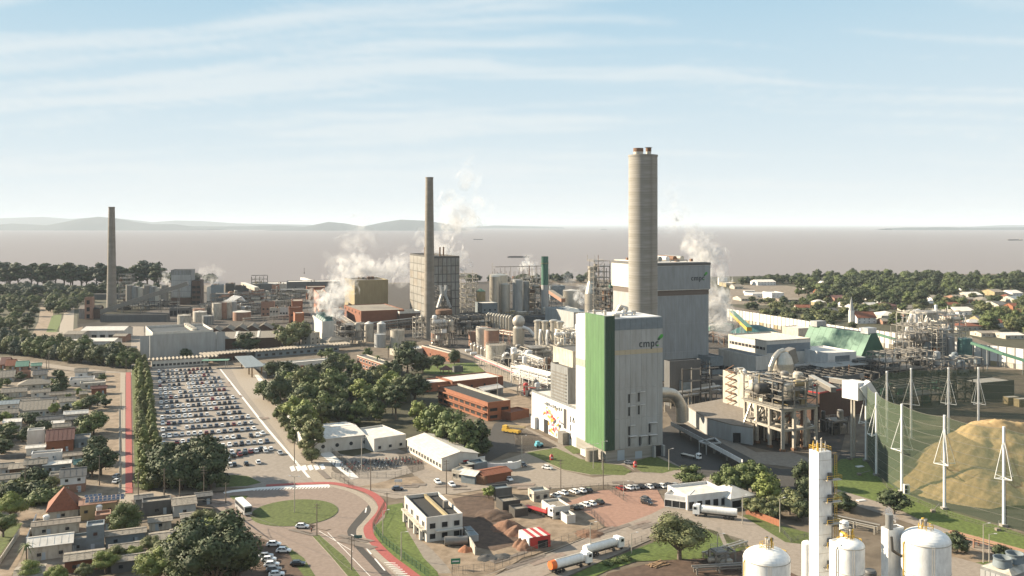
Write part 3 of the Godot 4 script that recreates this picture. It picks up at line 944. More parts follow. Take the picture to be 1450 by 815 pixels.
func gallery(p: Vector3, q: Vector3, w: float, h: float, label: String, wall: Material, roof: Material, legs := 4, called := "conveyor_gallery") -> Node3D:
	var t := thing(called, label, "conveyor", Vector3.ZERO)
	var s := sh()
	s.beam(p, q, w, h)
	put(t, "gallery_wall", s, wall)
	var z := (q - p).normalized()
	var x := Vector3.UP.cross(z).normalized()
	var u := z.cross(x)
	var r := sh()
	r.beam(p + u * (h / 2 + 0.1), q + u * (h / 2 + 0.1), w + 0.5, 0.2)
	put(t, "roof", r, roof)
	for i in legs:
		var c := p.lerp(q, (i + 0.5) / legs)
		var b := sh()
		for e in [-1.0, 1.0]:
			b.beam(p3(c.x, c.y - h / 2, c.z) + x * e * w * 0.4, p3(c.x, 0, c.z) + x * e * w * 0.9, 0.4)
		var k := int(c.y / 6.0)
		for j in k:
			b.beam(p3(c.x, j * 6.0, c.z) + x * w * 0.9, p3(c.x, minf(c.y, j * 6.0 + 6.0), c.z) - x * w * 0.7, 0.2)
		put(t, "trestle", b, M.steel_grey)
	return t

func unit(at: Vector3, size: Vector3, turn: float, label: String, seed_: int, mats: Array, o := {}) -> Node3D:
	var g := RandomNumberGenerator.new()
	g.seed = seed_
	var t := thing(o.get("called", "process_structure"), label, o.get("category", "process plant"), at, turn, o.get("group", ""))
	var w := size.x
	var h := size.y
	var d := size.z
	var bay: float = o.get("bay", 6.0)
	var nx := maxi(1, int(round(w / bay)))
	var nz := maxi(1, int(round(d / bay)))
	var lift: float = o.get("lift", 5.0)
	var ny := maxi(1, int(round(h / lift)))
	var frame: Material = o.get("frame", M.steel_grey)
	var cw: float = o.get("column", 0.45)
	for i in nx + 1:
		for j in nz + 1:
			if i > 0 and i < nx and j > 0 and j < nz:
				continue
			var s := sh()
			s.on(Vector3.ZERO, p3(cw, h * g.randf_range(0.85, 1.0), cw))
			var c := put(t, "column", s, frame)
			c.position = p3(-w / 2 + w * i / nx, 0, -d / 2 + d * j / nz)
	for k in range(1, ny + 1):
		var y := h * k / ny - 0.3
		var s := sh()
		for i in nx + 1:
			s.box(p3(-w / 2 + w * i / nx, y, 0), p3(0.3, 0.45, d))
		for j in nz + 1:
			s.box(p3(0, y - 0.02, -d / 2 + d * j / nz), p3(w, 0.42, 0.28))
		put(t, "beam", s, frame)
		if o.get("decks", true) and (k < ny or g.randf() < 0.35):
			var f := sh()
			var cover := g.randf_range(0.3, 0.75)
			var cx := g.randf_range(-1, 1) * w * (1 - cover) / 2
			f.box(p3(cx, y + 0.3, 0), p3(w * cover, 0.12, d))
			var dk := put(t, "deck", f, M.steel_grey)
			var r := sh()
			for e in [-1.0, 1.0]:
				rail_line(r, p3(cx - w * cover / 2, y + 0.36, e * d / 2), p3(cx + w * cover / 2, y + 0.36, e * d / 2))
				rail_line(r, p3(cx + e * w * cover / 2, y + 0.36, -d / 2), p3(cx + e * w * cover / 2, y + 0.36, d / 2))
			put(dk, "guard_rail", r, o.get("rail", M.steel_pale))
	if o.get("brace", true):
		for k in ny:
			var i := g.randi() % nx
			for e in [-1.0, 1.0]:
				put(t, "brace", sh().beam(p3(-w / 2 + w * i / nx, h * k / ny, e * d / 2), p3(-w / 2 + w * (i + 1) / nx, h * (k + 1) / ny, e * d / 2), 0.18), frame)
	for k in o.get("vessels", 6):
		var m: Material = mats[g.randi() % mats.size()]
		var lv := g.randi() % ny
		var y := h * lv / ny
		var x := g.randf_range(-0.42, 0.42) * w
		var z := g.randf_range(-0.42, 0.42) * d
		var r := g.randf_range(0.8, minf(2.4, minf(w, d) * 0.22))
		var s := sh()
		if g.randf() < 0.6:
			var hh := g.randf_range(3.0, maxf(3.5, h / ny * 1.7))
			s.lathe(p3(x, y, z), xy([r * 0.5, 0, r, 0.9, r, hh, r * 0.75, hh + r * 0.35, 0.2, hh + r * 0.5, 0, hh + r * 0.5]), 14)
			put(t, "vessel", s, m)
		else:
			var ll := g.randf_range(1.5, 3.2) * r
			s.cyl(p3(x - ll, y + r + 0.6, z), p3(x + ll, y + r + 0.6, z), r, r, 14)
			s.ball(p3(x - ll, y + r + 0.6, z), p3(r * 0.5, r, r), 10, 5)
			s.ball(p3(x + ll, y + r + 0.6, z), p3(r * 0.5, r, r), 10, 5)
			put(t, "drum", s, m)
	for k in o.get("pipes", 14):
		var m: Material = mats[g.randi() % mats.size()]
		var p := p3(g.randf_range(-0.5, 0.5) * w, g.randf_range(0.05, 1.0) * h, g.randf_range(-0.5, 0.52) * d)
		var path := [p]
		for e in 3 + g.randi() % 3:
			var ax := g.randi() % 3
			var st: float = g.randf_range(-0.45, 0.45) * [w, h, d][ax]
			var q: Vector3 = path[-1]
			q[ax] = clampf(q[ax] + st, [-w * 0.52, 0.4, -d * 0.52][ax], [w * 0.52, h * 1.08, d * 0.54][ax])
			if q.distance_to(path[-1]) > 0.8:
				path.append(q)
		if path.size() > 1:
			var s := sh()
			s.tube(path, g.randf_range(0.12, 0.38), 6)
			put(t, "pipe", s, m)
	for k in o.get("boxes", 4):
		var s := sh()
		var lv := g.randi() % ny
		s.on(p3(g.randf_range(-0.4, 0.4) * w, h * lv / ny, g.randf_range(-0.4, 0.4) * d), p3(g.randf_range(1.5, 4.0), g.randf_range(1.5, 3.5), g.randf_range(1.5, 4.0)))
		put(t, "equipment_box", s, mats[g.randi() % mats.size()])
	return t

func hall(x: float, z: float, w: float, h: float, d: float, label: String, wall: Material, roof: Material, o := {}) -> Node3D:
	return shed(Vector3(x, 0, z), Vector3(w, h, d), GRID, label, wall, roof, o)

func cot(x: float, z: float, w: float, h: float, d: float, label: String, wall: Material, roof: Material, style := "gable", extra := {}) -> Node3D:
	return house(Vector3(x, 0, z), Vector3(w, h, d), GRID, label, wall, roof, style, extra)

func letters(t: Node3D, text: String, at: Vector3, turn: float, size: float, mat: Material, called := "lettering", font := "Droid Sans", weight := 700) -> void:
	var m := TextMesh.new()
	var f := SystemFont.new()
	f.font_names = PackedStringArray([font])
	f.font_weight = weight
	m.font = f
	m.text = text
	m.font_size = 64
	m.pixel_size = size / 64.0
	m.depth = 0.08
	var o := put(t, called, m, mat)
	o.position = at
	o.rotation.y = turn

func roof_gear(t: Node3D, w: float, d: float, y: float, n: int, seed_: int, mats: Array) -> void:
	var g := RandomNumberGenerator.new()
	g.seed = seed_
	for k in n:
		var s := sh()
		var at := p3(g.randf_range(-0.4, 0.4) * w, y, g.randf_range(-0.4, 0.4) * d)
		var c := g.randi() % 3
		if c == 0:
			s.on(at, p3(g.randf_range(1, 3.5), g.randf_range(0.8, 2.2), g.randf_range(1, 3)))
			put(t, "roof_unit", s, mats[g.randi() % mats.size()])
		elif c == 1:
			s.lathe(at, xy([0.6,0,0.6,1.6,0.95,1.7,0.4,2.3,0,2.3]), 10)
			put(t, "roof_vent", s, mats[g.randi() % mats.size()])
		else:
			var l := g.randf_range(0.15, 0.35) * w
			s.tube([at + p3(-l / 2, 0, 0), at + p3(-l / 2, 0.9, 0), at + p3(l / 2, 0.9, 0), at + p3(l / 2, 0, 0)], 0.35, 8)
			put(t, "roof_duct", s, mats[g.randi() % mats.size()])

# ---------------------------------------------------------------- the plant, from the lake side towards the town

func plant_west() -> void:
	chimney(gr(-434,-996), 5.36, 3.22, 113.4, "slender tapering grey chimney beside the sloping conveyor, in front of the tall lakeside trees", M.warm_concrete)
	var b := shed(gr(-393,-1098), p3(23.1,40,26), 0.1745, "tall grey panelled boiler house at the top end of the sloping conveyor", M.grey_clad, M.dark_roof, {"called": "boiler_house", "base": 8.0, "base_mat": M.brown_wall})
	panels(b, "cladding_panel", p3(0,9,13.0), 0.0, 22, 26, 2, 4, M.pale_clad, 0.5, 0.15)
	roof_gear(b, 20, 20, 37, 7, 4, [M.steel_dark, M.steel_grey, M.rust])
	b = shed(gr(-375,-1097), p3(9.6,27.5,26), 0.1745, "reddish annex with open storeys against the grey panelled boiler house", M.brown_wall, M.dark_roof, {"called": "boiler_annex", "windows": [2, 0, 4], "win": Vector2(4, 3), "floor": 6.0, "glass": M.opening})
	for k in 7:
		tank(gr(-443,-1065).lerp(gr(-403,-1065), k / 6.0), 4.4, 24.0 - (k % 3) * 1.5, "grey silo, %s from the chimney in the row behind the sloping conveyor" % nth(k + 1), [M.steel_grey, M.grey_clad, M.steel_pale][k % 3], "cone", "silos behind the sloping conveyor", "silo")
	unit(gr(-408,-1021), p3(70,9,10), 0.17, "dark steel undercroft with pipes below the row of grey silos", 5, [M.steel_dark, M.steel_grey, M.dark_clad, M.old_white], {"frame": M.steel_dark, "vessels": 8, "pipes": 16, "boxes": 8})
	unit(gr(-471,-1123), p3(16,34,12), 0.17, "pipe-hung steel tower next to the slender chimney, before the silos", 15, [M.steel_grey, M.steel_pale, M.rust], {"frame": M.steel_grey, "vessels": 5, "pipes": 12})
	unit(gr(-447,-1154), p3(60,12,8), 0.17, "long steel walkway frame level with the silo tops behind the conveyor", 16, [M.rust, M.steel_grey, M.cream], {"frame": M.steel_grey, "vessels": 3, "pipes": 10})
	gallery(p3(-420,2.5,-925) + p3(0,2,0), p3(-328,34.9,-930), 4.5, 4.0, "long pale conveyor gallery sloping up to the grey panelled boiler house", M.steel_grey, M.steel_pale, 5)
	b = shed(gr(-423,-920), p3(6.6,21.1,10), 0.1745, "narrow reddish transfer tower at the foot of the sloping conveyor", M.salmon, M.dark_roof, {"called": "transfer_tower", "windows": [1, 0, 3], "win": Vector2(3, 4), "floor": 7.0, "glass": M.opening})
	b = shed(gr(-433,-929), p3(5.3,9.9,14), 0.1745, "low grey annex with sloping roof beside the reddish transfer tower", M.grey_clad, M.fibre_roof, {"called": "transfer_annex", "rise": 3.0})
	shed(gr(-419,-929), p3(8,9.9,14), 0.1745, "dark lean-to between the transfer tower and the slender chimney", M.brown_wall, M.dark_roof, {"called": "lean_to", "rise": 3.0})
	shed(gr(-513,-1164), p3(56.7,6.2,14), 0.0873, "long low pale shed with a shaded front under the lakeside trees", M.dark_clad, M.fibre_roof, {"called": "long_shed"})
	shed(gr(-557,-1231), p3(63.7,5.6,10), 0.0873, "long dark screen wall at the foot of the lakeside trees", M.dark_clad, M.dark_clad, {"called": "screen_wall", "category": "wall"})
	shed(gr(-368,-898), p3(62.1,6.2,12), 0.1047, "long dark flat shed south of the sloping conveyor", M.dark_clad, M.dark_roof, {"called": "dark_shed"})
	shed(gr(-343,-952), p3(19.5,8,16), 0.1396, "dark open-fronted machine shed below the grey panelled boiler house", M.dark_clad, M.dark_roof, {"called": "machine_shed", "windows": [5, 0, 1], "win": Vector2(3, 5), "glass": M.opening})
	shed(gr(-356,-753), p3(14.4,5.7,18), 0.0698, "low grey shed with a sagging dark roof, west of its longer white neighbour", M.old_white, M.fibre_roof, {"rise": 1.6})
	shed(gr(-339,-770), p3(34,7,22), 0.0698, "long low white warehouse with dark doorways below the transfer tower", M.white_wall, M.white_roof, {"rise": 2.2, "windows": [5, 0, 1], "win": Vector2(4, 3.4), "sill": 0.2, "glass": M.opening})
	shed(gr(-330,-699), p3(18.6,5.8,16), 0.0698, "long low pale shed with a grey front wall behind the tree belt", M.old_white, M.white_roof, {"rise": 1.4, "windows": [3, 0, 1]})
	shed(gr(-314,-707), p3(20.9,5.9,18), 0.0698, "low white shed with brown doors behind the tree belt", M.white_wall, M.white_roof, {"rise": 1.4, "windows": [2, 0, 1], "win": Vector2(4, 3), "sill": 0.1, "glass": M.brown_wall})
	shed(gr(-317,-747), p3(9.4,4.6,14), 0.0698, "small low tan shed at the east end of the long white warehouse", M.salmon, M.fibre_roof, {"rise": 1.2})
	b = shed(gr(-244,-673), p3(41,17.5,46), 0.4804, "big white hall with a blue-grey roof split by a line of roof ducts", M.pale_clad, M.blue_roof, {"called": "white_hall", "parapet": 1.6, "trim": M.white_wall})
	var s := sh()
	s.on(p3(8,17.5,0), p3(2.4,1.8,44))
	for k in 5:
		s.on(p3(8, 19.3, -18 + k * 9), p3(3.2,0.9,5))
	put(b, "roof_duct", s, M.old_white)
	for k in 9:
		var q := sh()
		q.box(p3(0,8.6,0.05), p3(6.2,17.0,0.1))
		var o := put(b, "cladding_panel", q, M.pale_clad)
		o.position = p3(-25.6 + k * 6.4, 0, 23.0)
	for k in 6:
		var c: Vector3 = gr(-253,-753).lerp(gr(-212,-787), k / 5.0)
		shed(c, p3(20,6,14), 0.1, "sawtooth roof bay with a white gable edge, %s from the white hall" % nth(k + 1), M.brown_wall, M.fibre_roof, {"called": "sawtooth_bay", "rise": 4.0, "over": 0.3, "group": "sawtooth bays"}).rotation.y = 1.75
	b = shed(gr(-205,-714), p3(50.2,9,46), 0.2339, "broad brown hall with a mottled tan roof crossed by pale skylight strips", M.brown_wall, M.fibre_roof, {"called": "brown_hall", "rise": 2.5})
	for k in 4:
		s = sh()
		s.beam(p3(-24 + k * 16, 11.75, -0.6), p3(-24 + k * 16, 9.5, -22), 1.8, 0.14)
		s.beam(p3(-24 + k * 16, 11.75, 0.6), p3(-24 + k * 16, 9.5, 22), 1.8, 0.14)
		put(b, "skylight_strip", s, M.white_roof)
	b = shed(gr(-223,-617), p3(35.6,4.2,9), 0.4409, "long white gatehouse range under a striped zigzag canopy, behind the car park", M.white_wall, M.fibre_roof, {"called": "gatehouse", "windows": [14, 0, 1], "win": Vector2(1.8, 1.5)})
	canopy(b, 50.0, 10.0, 4.9)
	b = shed(gr(-201,-643), p3(24.1,4.5,14), 0.7555, "gatehouse lobby with a zigzag canopy between the white hall and the blue car port", M.brown_wall, M.fibre_roof, {"called": "gatehouse_lobby", "windows": [5, 0, 1], "win": Vector2(3, 2.6), "sill": 0.2})
	canopy(b, 32.0, 15.0, 5.0)
	b = shed(gr(-158,-672), p3(63.5,4,9), 0.6052, "long low canteen range under a zigzag canopy, east of the blue car port", M.blue_grey, M.fibre_roof, {"called": "canteen", "windows": [12, 0, 1], "win": Vector2(2.4, 1.6)})
	canopy(b, 84.0, 11.0, 4.6)
	s = sh()
	s.box(p3(0,5.0,0), p3(17,0.3,7))
	b = thing("entrance_canopy", "green awning over the gate of the long white gatehouse", "canopy", gr(-196,-608), 0.1)
	put(b, "awning", s, M.green_sheet)
	for e in [[-7, 3], [7, 3], [-7, -3], [7, -3]]:
		put(b, "post", sh().on(p3(e[0], 0, e[1]), p3(0.4,4.9,0.4)), M.steel_pale)
	b = thing("car_port", "pale blue roof on wooden posts reaching out over the drive by the gatehouse", "canopy", Vector3.ZERO)
	s = sh()
	s.prism(xy([-185.6,-615.4,-175.1,-618.7,-153.3,-572.8,-164.5,-567.2]), 6.0, 6.5)
	put(b, "roof", s, M.blue_grey)
	for c in [gr(-178,-605), gr(-166,-580), gr(-161,-569), gr(-158,-580), gr(-151,-569)]:
		put(b, "post", sh().on(c, p3(0.7,6.0,0.7)), M.wood)
	shed(gr(-142,-605), p3(47.2,4,8), 0.5919, "long low white building with a pale roof south of the canteen", M.white_wall, M.white_roof, {"windows": [10, 0, 1]})
	shed(gr(-137,-575), p3(15.1,3.5,9), 0.7797, "small hall with a bright orange tiled roof among the park trees", M.white_wall, M.tile_roof, {"rise": 2.0, "windows": [4, 0, 1]})
	shed(gr(-111,-542), p3(36.7,3.2,8), 0.8795, "low pavilion with a pale tan roof half hidden by the park trees", M.old_white, M.fibre_roof, {"windows": [6, 0, 1]})
	shed(gr(-97,-524), p3(32.2,3.2,8), 0.9593, "low pavilion with a white roof deep among the park trees", M.old_white, M.white_roof, {"windows": [6, 0, 1]})

func canopy(t: Node3D, w: float, d: float, y: float) -> void:
	var n := int(w / 2.4)
	var s := sh()
	var lit := s
	for i in n:
		var x := -w / 2 + w * i / n
		var st := w / n
		s.quad(p3(x, y, d / 2), p3(x + st * 0.5, y + 1.0, d / 2), p3(x + st * 0.5, y + 1.0, -d / 2), p3(x, y, -d / 2))
		s.quad(p3(x + st * 0.5, y + 1.0, d / 2), p3(x + st, y, d / 2), p3(x + st, y, -d / 2), p3(x + st * 0.5, y + 1.0, -d / 2))
		s.tri(p3(x, y, d / 2), p3(x + st, y, d / 2), p3(x + st * 0.5, y + 1.0, d / 2))
	struct("canopy_fold", s, M.fibre_roof, t, "stuff")

func plant_middle() -> void:
	var s: Shape
	var b: Node3D
	tank(gr(-306,-858), 6.07, 9.9, "squat pale tank closest to the back corner of the blue-roofed hall", M.old_white)
	tank(gr(-319,-936), 5.76, 8.6, "squat tan tank half hidden behind its neighbours north of the white hall", M.salmon)
	tank(gr(-304,-895), 6.54, 9.6, "squat white-topped tank in the middle of three north of the white hall", M.old_white, "cone", "", "storage_tank", M.white_roof)
	tank(gr(-288,-870), 5.35, 8, "squat grey tank beside the sawtooth roofs", M.grey_clad)
	for k in 4:
		tank(gr(-294,-915).lerp(gr(-285,-936), k / 3.0) , 4.6, 16.0, "pale slender silo, %s from the white hall in a close row of four" % nth(k + 1), [M.old_white, M.salmon, M.old_white, M.pale_clad][k], "cone", "four close silos", "silo")
	for k in 5:
		b = thing("inclined_duct", "white sloping duct above the four close silos, %s from the lake" % nth(k + 1), "duct", Vector3.ZERO, 0.0, "ducts above the silos")
		put(b, "duct", sh().tube([p3(-320,5.65,-1010) + p3(k * 3.0, 2, k * 4), p3(-305,14.2,-1010) + p3(k * 3.0, 2, k * 4), p3(-301,11.9,-1010) + p3(k * 3.0, 0, k * 4)], 0.9, 7), M.clean_white)
	tank(gr(-267,-908), 8.7, 8.4, "wide low clarifier tank with a pale cone top behind the sawtooth roofs", M.salmon, "cone", "", "storage_tank", M.white_roof)
	var boxes := [
		[292,437,298,"10",407,"white slab-sided building with a steam wisp behind the reddish annex", "white_wall"], [298,437,314,"12",404,"tall blue-grey dryer building with pipes on its roof, mid lakeside", "blue_grey"],
		[318,430,330,"14",402,"dark openwork-topped building east of the blue-grey dryer building", "steel_dark"], [332,428,350,"14",405,"dark lakeside building with a pale sloping roof", "dark_clad"],
		[338,424,352,"16",413,"pale block below the dark lakeside building", "pale_clad"], [356,424,372,"12",411,"tan block with a stepped roof near the lake", "salmon"],
		[384,420,394,"12",404,"tan square tower block with a dark side by the lake", "salmon"], [395,421,404,"12",403,"pale square block with a pitched roof by the lake", "old_white"],
		[369,448,387,"10",428,"tan cube building with a grey roof among the low sheds", "salmon"], [381,452,393,"8",437,"small pale octagonal pump house beside the tan cube building", "old_white"],
		[395,447,407,"8",436,"low white building beside the lamp mast among the sheds", "white_wall"], [340,440,368,"14",431,"low dark flat building behind the clarifier tank", "dark_clad"],
		[360,436,420,"10",427,"long low pale pipe house stretching towards the orange hall", "old_white"], [352,412,432,"40",402,"long low warehouse with a dark roof on the lake front", "grey_roof"], [404,414,478,"30",399,"broad warehouse with a blue-grey roof and a white conveyor, at the water", "grey_roof"]]
	for k in boxes:
		b = shed(b_at(k), b_size(k), 0.2, k[5], M[k[6]], [M.fibre_roof, M.grey_roof, M.white_roof][hash(k[5]) % 3], {"windows": [3, 1, 2], "win": Vector2(1.8, 1.6), "floor": 5.0, "sill": 2.0})
		roof_gear(b, 8, 6, b_size(k).y, 3, hash(k[5]) % 100, [M.steel_grey, M.old_white, M.rust])
	unit(gr(-314,-1021), p3(40,18,14), 0.2, "rusty pipework tangle east of the blue-grey dryer building", 21, [M.rust, M.steel_grey, M.salmon, M.old_white], {"vessels": 10, "pipes": 18})
	unit(gr(-305,-1093), p3(60,14,14), 0.2, "long tangle of tan pipes and vessels along the lake side sheds", 22, [M.rust, M.steel_grey, M.salmon, M.old_white], {"vessels": 12, "pipes": 22})
	unit(gr(-281,-972), p3(36,8,12), 0.2, "low pipework between the clarifier tank and the tan cube building", 23, [M.steel_grey, M.pale_clad, M.old_white], {"vessels": 8, "pipes": 14})
	unit(gr(-271,-1113), p3(40,16,14), 0.2, "pale vessels and pipes next to the far orange hall", 24, [M.steel_pale, M.steel_grey, M.old_white], {"vessels": 10, "pipes": 14})
	unit(gr(-318,-972), p3(24,11,12), 0.2, "grey pipework between the reddish annex and the four close silos", 25, [M.steel_grey, M.steel_dark, M.old_white], {"vessels": 8, "pipes": 14})
	rack(gr(-307,-965), gr(-251,-1038), 9, 5, "long dark pipe bridge between the close silos and the orange halls", [M.steel_dark, M.steel_grey, M.old_white])
	rack(gr(-252,-864), gr(-213,-895), 6, 4, "low pipe bridge in front of the clarifier tank", [M.steel_grey, M.old_white, M.rust])
	gallery(p3(-331,21.1,-1130), p3(-303,17.9,-1090), 5, 4, "pale conveyor gallery dropping towards the lake front warehouses", M.old_white, M.white_roof, 2)
	gallery(p3(-331,9.1,-1450) , p3(-286,7.77,-1350), 6, 3, "white conveyor roof crossing the warehouse at the water", M.clean_white, M.white_roof, 2)
	unit(gr(-361,-1314), p3(22,22,10), 0.2, "openwork loading gantry on legs at the lake front", 27, [M.steel_grey, M.cream], {"vessels": 2, "pipes": 6})
	shed(gr(-209,-884), p3(10.5,14.8,14), 0.2443, "small orange building with a flat brown roof west of the cooling cells", M.orange_wall, M.brown_wall, {"windows": [2, 1, 2], "win": Vector2(2, 2), "floor": 6.0})
	shed(gr(-226,-966), p3(10.7,14.6,30), 0.2443, "orange shed with a lean-to roof in front of the long orange hall", M.orange_wall, M.fibre_roof)
	b = shed(gr(-201,-968), p3(9.8,22.9,80), 0.2793, "long orange hall with a grey sawtooth roof veiled by steam", M.orange_wall, M.fibre_roof, {"windows": [3, 9, 1], "win": Vector2(3, 4), "sill": 9.0, "glass": M.brown_wall})
	shed(gr(-250,-1169), p3(22.6,15.1,24), 0.2443, "orange block with piers on the roofline behind the long orange hall", M.orange_wall, M.fibre_roof, {"windows": [5, 3, 1], "win": Vector2(3, 6), "sill": 3.0, "glass": M.salmon})
	shed(gr(-282,-1208), p3(11.7,6.5,16), 0.2443, "pale low shed with an off-white roof beside the far orange block", M.old_white, M.white_roof, {"rise": 2.0})
	b = shed(gr(-161,-787), p3(11.6,14,58), 0.3491, "white sided cooling tower cells with a blue-green end and steaming tops", M.white_wall, M.blue_grey, {"called": "cooling_tower", "category": "cooling tower"})
	for k in 5:
		put(b, "fan_stack", sh().lathe(p3(0, 14, 22 - k * 10.5), xy([4.4,0,3.4,2.2,3.8,3.8,3.4,3.8,3.1,2.0]), 18), M.teal)
	shed(gr(-189,-814), p3(7.9,16.1,12), 0.3491, "orange end block with a white roof attached to the cooling tower cells", M.orange_wall, M.white_roof)
	b = hall(-159,-1001,36.5,34.4,46.9, "tall cream building standing on a brick red base, stained front", M.cream, M.fibre_roof, {"called": "cream_building", "parapet": 1.0})
	roof_gear(b, 20, 16, 35, 5, 7, [M.rust, M.steel_dark])
	put(b, "lift_house", sh().on(p3(6,33,-4), p3(7,4.5,5)), M.rust)
	s = sh()
	for k in 6:
		s.box(p3(-14 + k * 6, 16, 12.3), p3(0.3,30,0.2))
	b = hall(-131,-868,40.2,15.9,68.9, "brick red lower hall carrying the tall cream building", M.brick_red, M.fibre_roof, {"called": "brick_hall", "windows": [0, 5, 1], "win": Vector2(2.4, 2.0), "sill": 13.0, "glass": M.opening})
	roof_gear(b, 36, 10, 14, 8, 8, [M.rust, M.steel_grey, M.old_white])
	hall(-97,-848,20.1,13.5,20, "dark red hall with a white fascia next to the second chimney", M.brown_wall, M.fibre_roof, {"called": "brick_hall", "trim": M.white_wall, "parapet": 2.0})
	shed(gr(-166,-868), p3(11.1,14.4,30), 0.3142, "deep red building in the steam west of the cream building", M.brick_red, M.fibre_roof, {"windows": [2, 2, 2], "win": Vector2(2, 2), "floor": 5.0})
	rack(gr(-164,-864), gr(-128,-758), 10, 6, "rusty pipe bridge running down beside the cooling tower cells", [M.steel_grey, M.rust, M.old_white])
	rack(gr(-127,-767), gr(-80,-823), 11, 7, "broad grey pipe bridge in front of the brick red hall", [M.steel_grey, M.steel_pale, M.steel_dark], 3)
	unit(gr(-128,-726), p3(22,16,14), GRID, "dark pipe structure between the cooling tower cells and the brick red hall", 31, [M.steel_grey, M.steel_dark, M.old_white], {"vessels": 8, "pipes": 18})
	tank(gr(-116,-744), 3.43, 14.3, "white sided tank with a white cap, first from the cooling tower cells", M.old_white, "steep", "", "storage_tank", M.white_roof)
	tank(gr(-107,-753), 3.48, 13.3, "white sided tank with a white cap, beside the broad pipe bridge", M.pale_clad, "steep", "", "storage_tank", M.white_roof)
	tank(gr(-102,-710), 4.37, 9.8, "slim blue-grey tank with a white lit side above the brick office", M.pale_clad)
	tank(gr(-89,-714), 5.49, 12.6, "wide off-white tank with a rusty top rim behind the palms", M.old_white, "cone", "", "storage_tank", M.fibre_roof)
	chimney(gr(-69,-767), 4.84, 3.19, 133.9, "tall plain tan chimney in front of the grid-panelled boiler house", M.warm_concrete)
	b = shed(gr(-79,-926), p3(25.3,62.7,96.6), 0.3491, "big boiler house clad in a grid of weathered square panels behind the plain tan chimney", M.steel_dark, M.dark_roof, {"called": "boiler_house", "parapet": 1.5})
	panel_box(b, 6, 8, [M.grey_panel, M.grey_panel, M.warm_concrete])
	roof_gear(b, 24, 20, 58, 9, 11, [M.steel_dark, M.rust, M.steel_grey])
	for k in [[-8, -4], [6, 2], [12, -6]]:
		put(b, "vent_stack", sh().lathe(p3(k[0], 62.7, k[1]), xy([0.8,0,0.8,9,0.6,9,0,8]), 10), M.rust)
	unit(gr(-64,-852), p3(14,38,9), 0.35, "steel duct tower with crossed legs on the shaded front of the grid-panelled boiler house", 33, [M.steel_grey, M.pale_clad, M.steel_dark], {"frame": M.steel_dark, "vessels": 6, "pipes": 12})
	b = thing("flue_duct", "pair of pale trouser-shaped ducts on the front of the grid-panelled boiler house", "duct", gr(-63,-829), 0.35)
	for e in [-1.0, 1.0]:
		s = sh()
		s.beam(p3(e * 2.5, 40, 3), p3(e * 1.5, 32, 4), 2.2, 2.0)
		s.beam(p3(e * 1.5, 32, 4), p3(e * 6.0, 20, 6), 2.0, 2.0)
		put(b, "duct", s, M.pale_clad)
	put(b, "hopper_ring", sh().lathe(p3(0,14,6), xy([7,0,7.5,1,7.5,4,6.5,4.5,0,4.5]), 20), M.rust)
	unit(gr(-49,-996), p3(20,41.4,16), 0.4, "open white steel frame tower beside the grid-panelled boiler house", 35, [M.steel_pale, M.old_white], {"frame": M.old_white, "vessels": 4, "pipes": 12, "lift": 5.5, "decks": false})
	unit(gr(-74,-767), p3(16,18,8), 0.4, "tall white hooked pipes rising in front of the plain tan chimney", 36, [M.clean_white, M.lagging], {"frame": M.steel_pale, "vessels": 1, "pipes": 12, "boxes": 2, "decks": false})
	unit(gr(-53,-714), p3(18,22,10), 0.4, "small white-headed process tower west of the round tan tanks", 37, [M.clean_white, M.lagging, M.steel_pale], {"frame": M.steel_grey, "vessels": 12, "pipes": 18})
	tank(gr(-60,-726), 3.91, 9.5, "tan rectangular-looking low tank beside the white-headed process tower", M.salmon)
	unit(gr(-42,-787), p3(46,17,14), 0.4, "dark shaded machinery deck with blue-grey drums below the grid-panelled boiler house", 38, [M.steel_dark, M.blue_grey, M.dark_clad, M.steel_grey], {"frame": M.steel_dark, "vessels": 16, "pipes": 20, "boxes": 6})
	hall(-27,-963,17.3,12.4,20.7, "small white and blue building in front of the big ringed silos", M.blue_grey, M.white_roof, {"windows": [3, 1, 2], "win": Vector2(1.8, 1.6), "floor": 4.0})
	hall(-42,-911,29.6,5.5,22, "low dark roofed shed below the white steel frame tower", M.dark_clad, M.dark_roof)
	tank(gr(-34,-996), 5.06, 22.2, "cream tank with a green cone roof beside the big ringed silos", M.cream, "steep", "", "storage_tank", M.green_sheet)
	tank(gr(-15,-1029), 10.3, 38, "widest and tallest pale ringed silo, with a low cone top", M.lagging, "cone", "", "silo")
	tank(gr(-18,-980), 5.65, 39.2, "tall slim pale ringed silo standing against the widest one", M.lagging, "cone", "", "silo")
	tank(gr(-7,-980), 4.9, 30.9, "tan ringed silo between the widest silo and the white one", M.steel_pale, "cone", "", "silo")
	tank(gr(6,-980), 5.28, 35.4, "slim bright white silo in the middle of the silo group", M.pale_clad, "cone", "", "silo")
	tank(gr(14,-988), 4.56, 33.4, "dark grey silo right behind the slim white one", M.grey_clad, "cone", "", "silo")
	tank(gr(21,-1004), 3.86, 29.3, "narrow tan column silo at the end of the silo group", M.steel_pale, "cone", "", "silo")
	unit(gr(28,-996), p3(26,30,14), GRID, "brown steel structure between the silo group and the green-topped stack", 41, [M.rust, M.steel_grey, M.old_white], {"vessels": 8, "pipes": 14})
	unit(gr(11,-1113), p3(70,44,10), GRID, "high walkway frame over the tops of the silo group", 42, [M.rust, M.steel_grey, M.cream], {"vessels": 2, "pipes": 10, "lift": 14.0, "decks": true, "boxes": 3})
	unit(gr(16,-915), p3(46,8,12), GRID, "low yellowish pipe yard in front of the silo group", 43, [M.cream, M.yellow, M.steel_grey, M.old_white], {"vessels": 8, "pipes": 16, "frame": M.steel_grey})
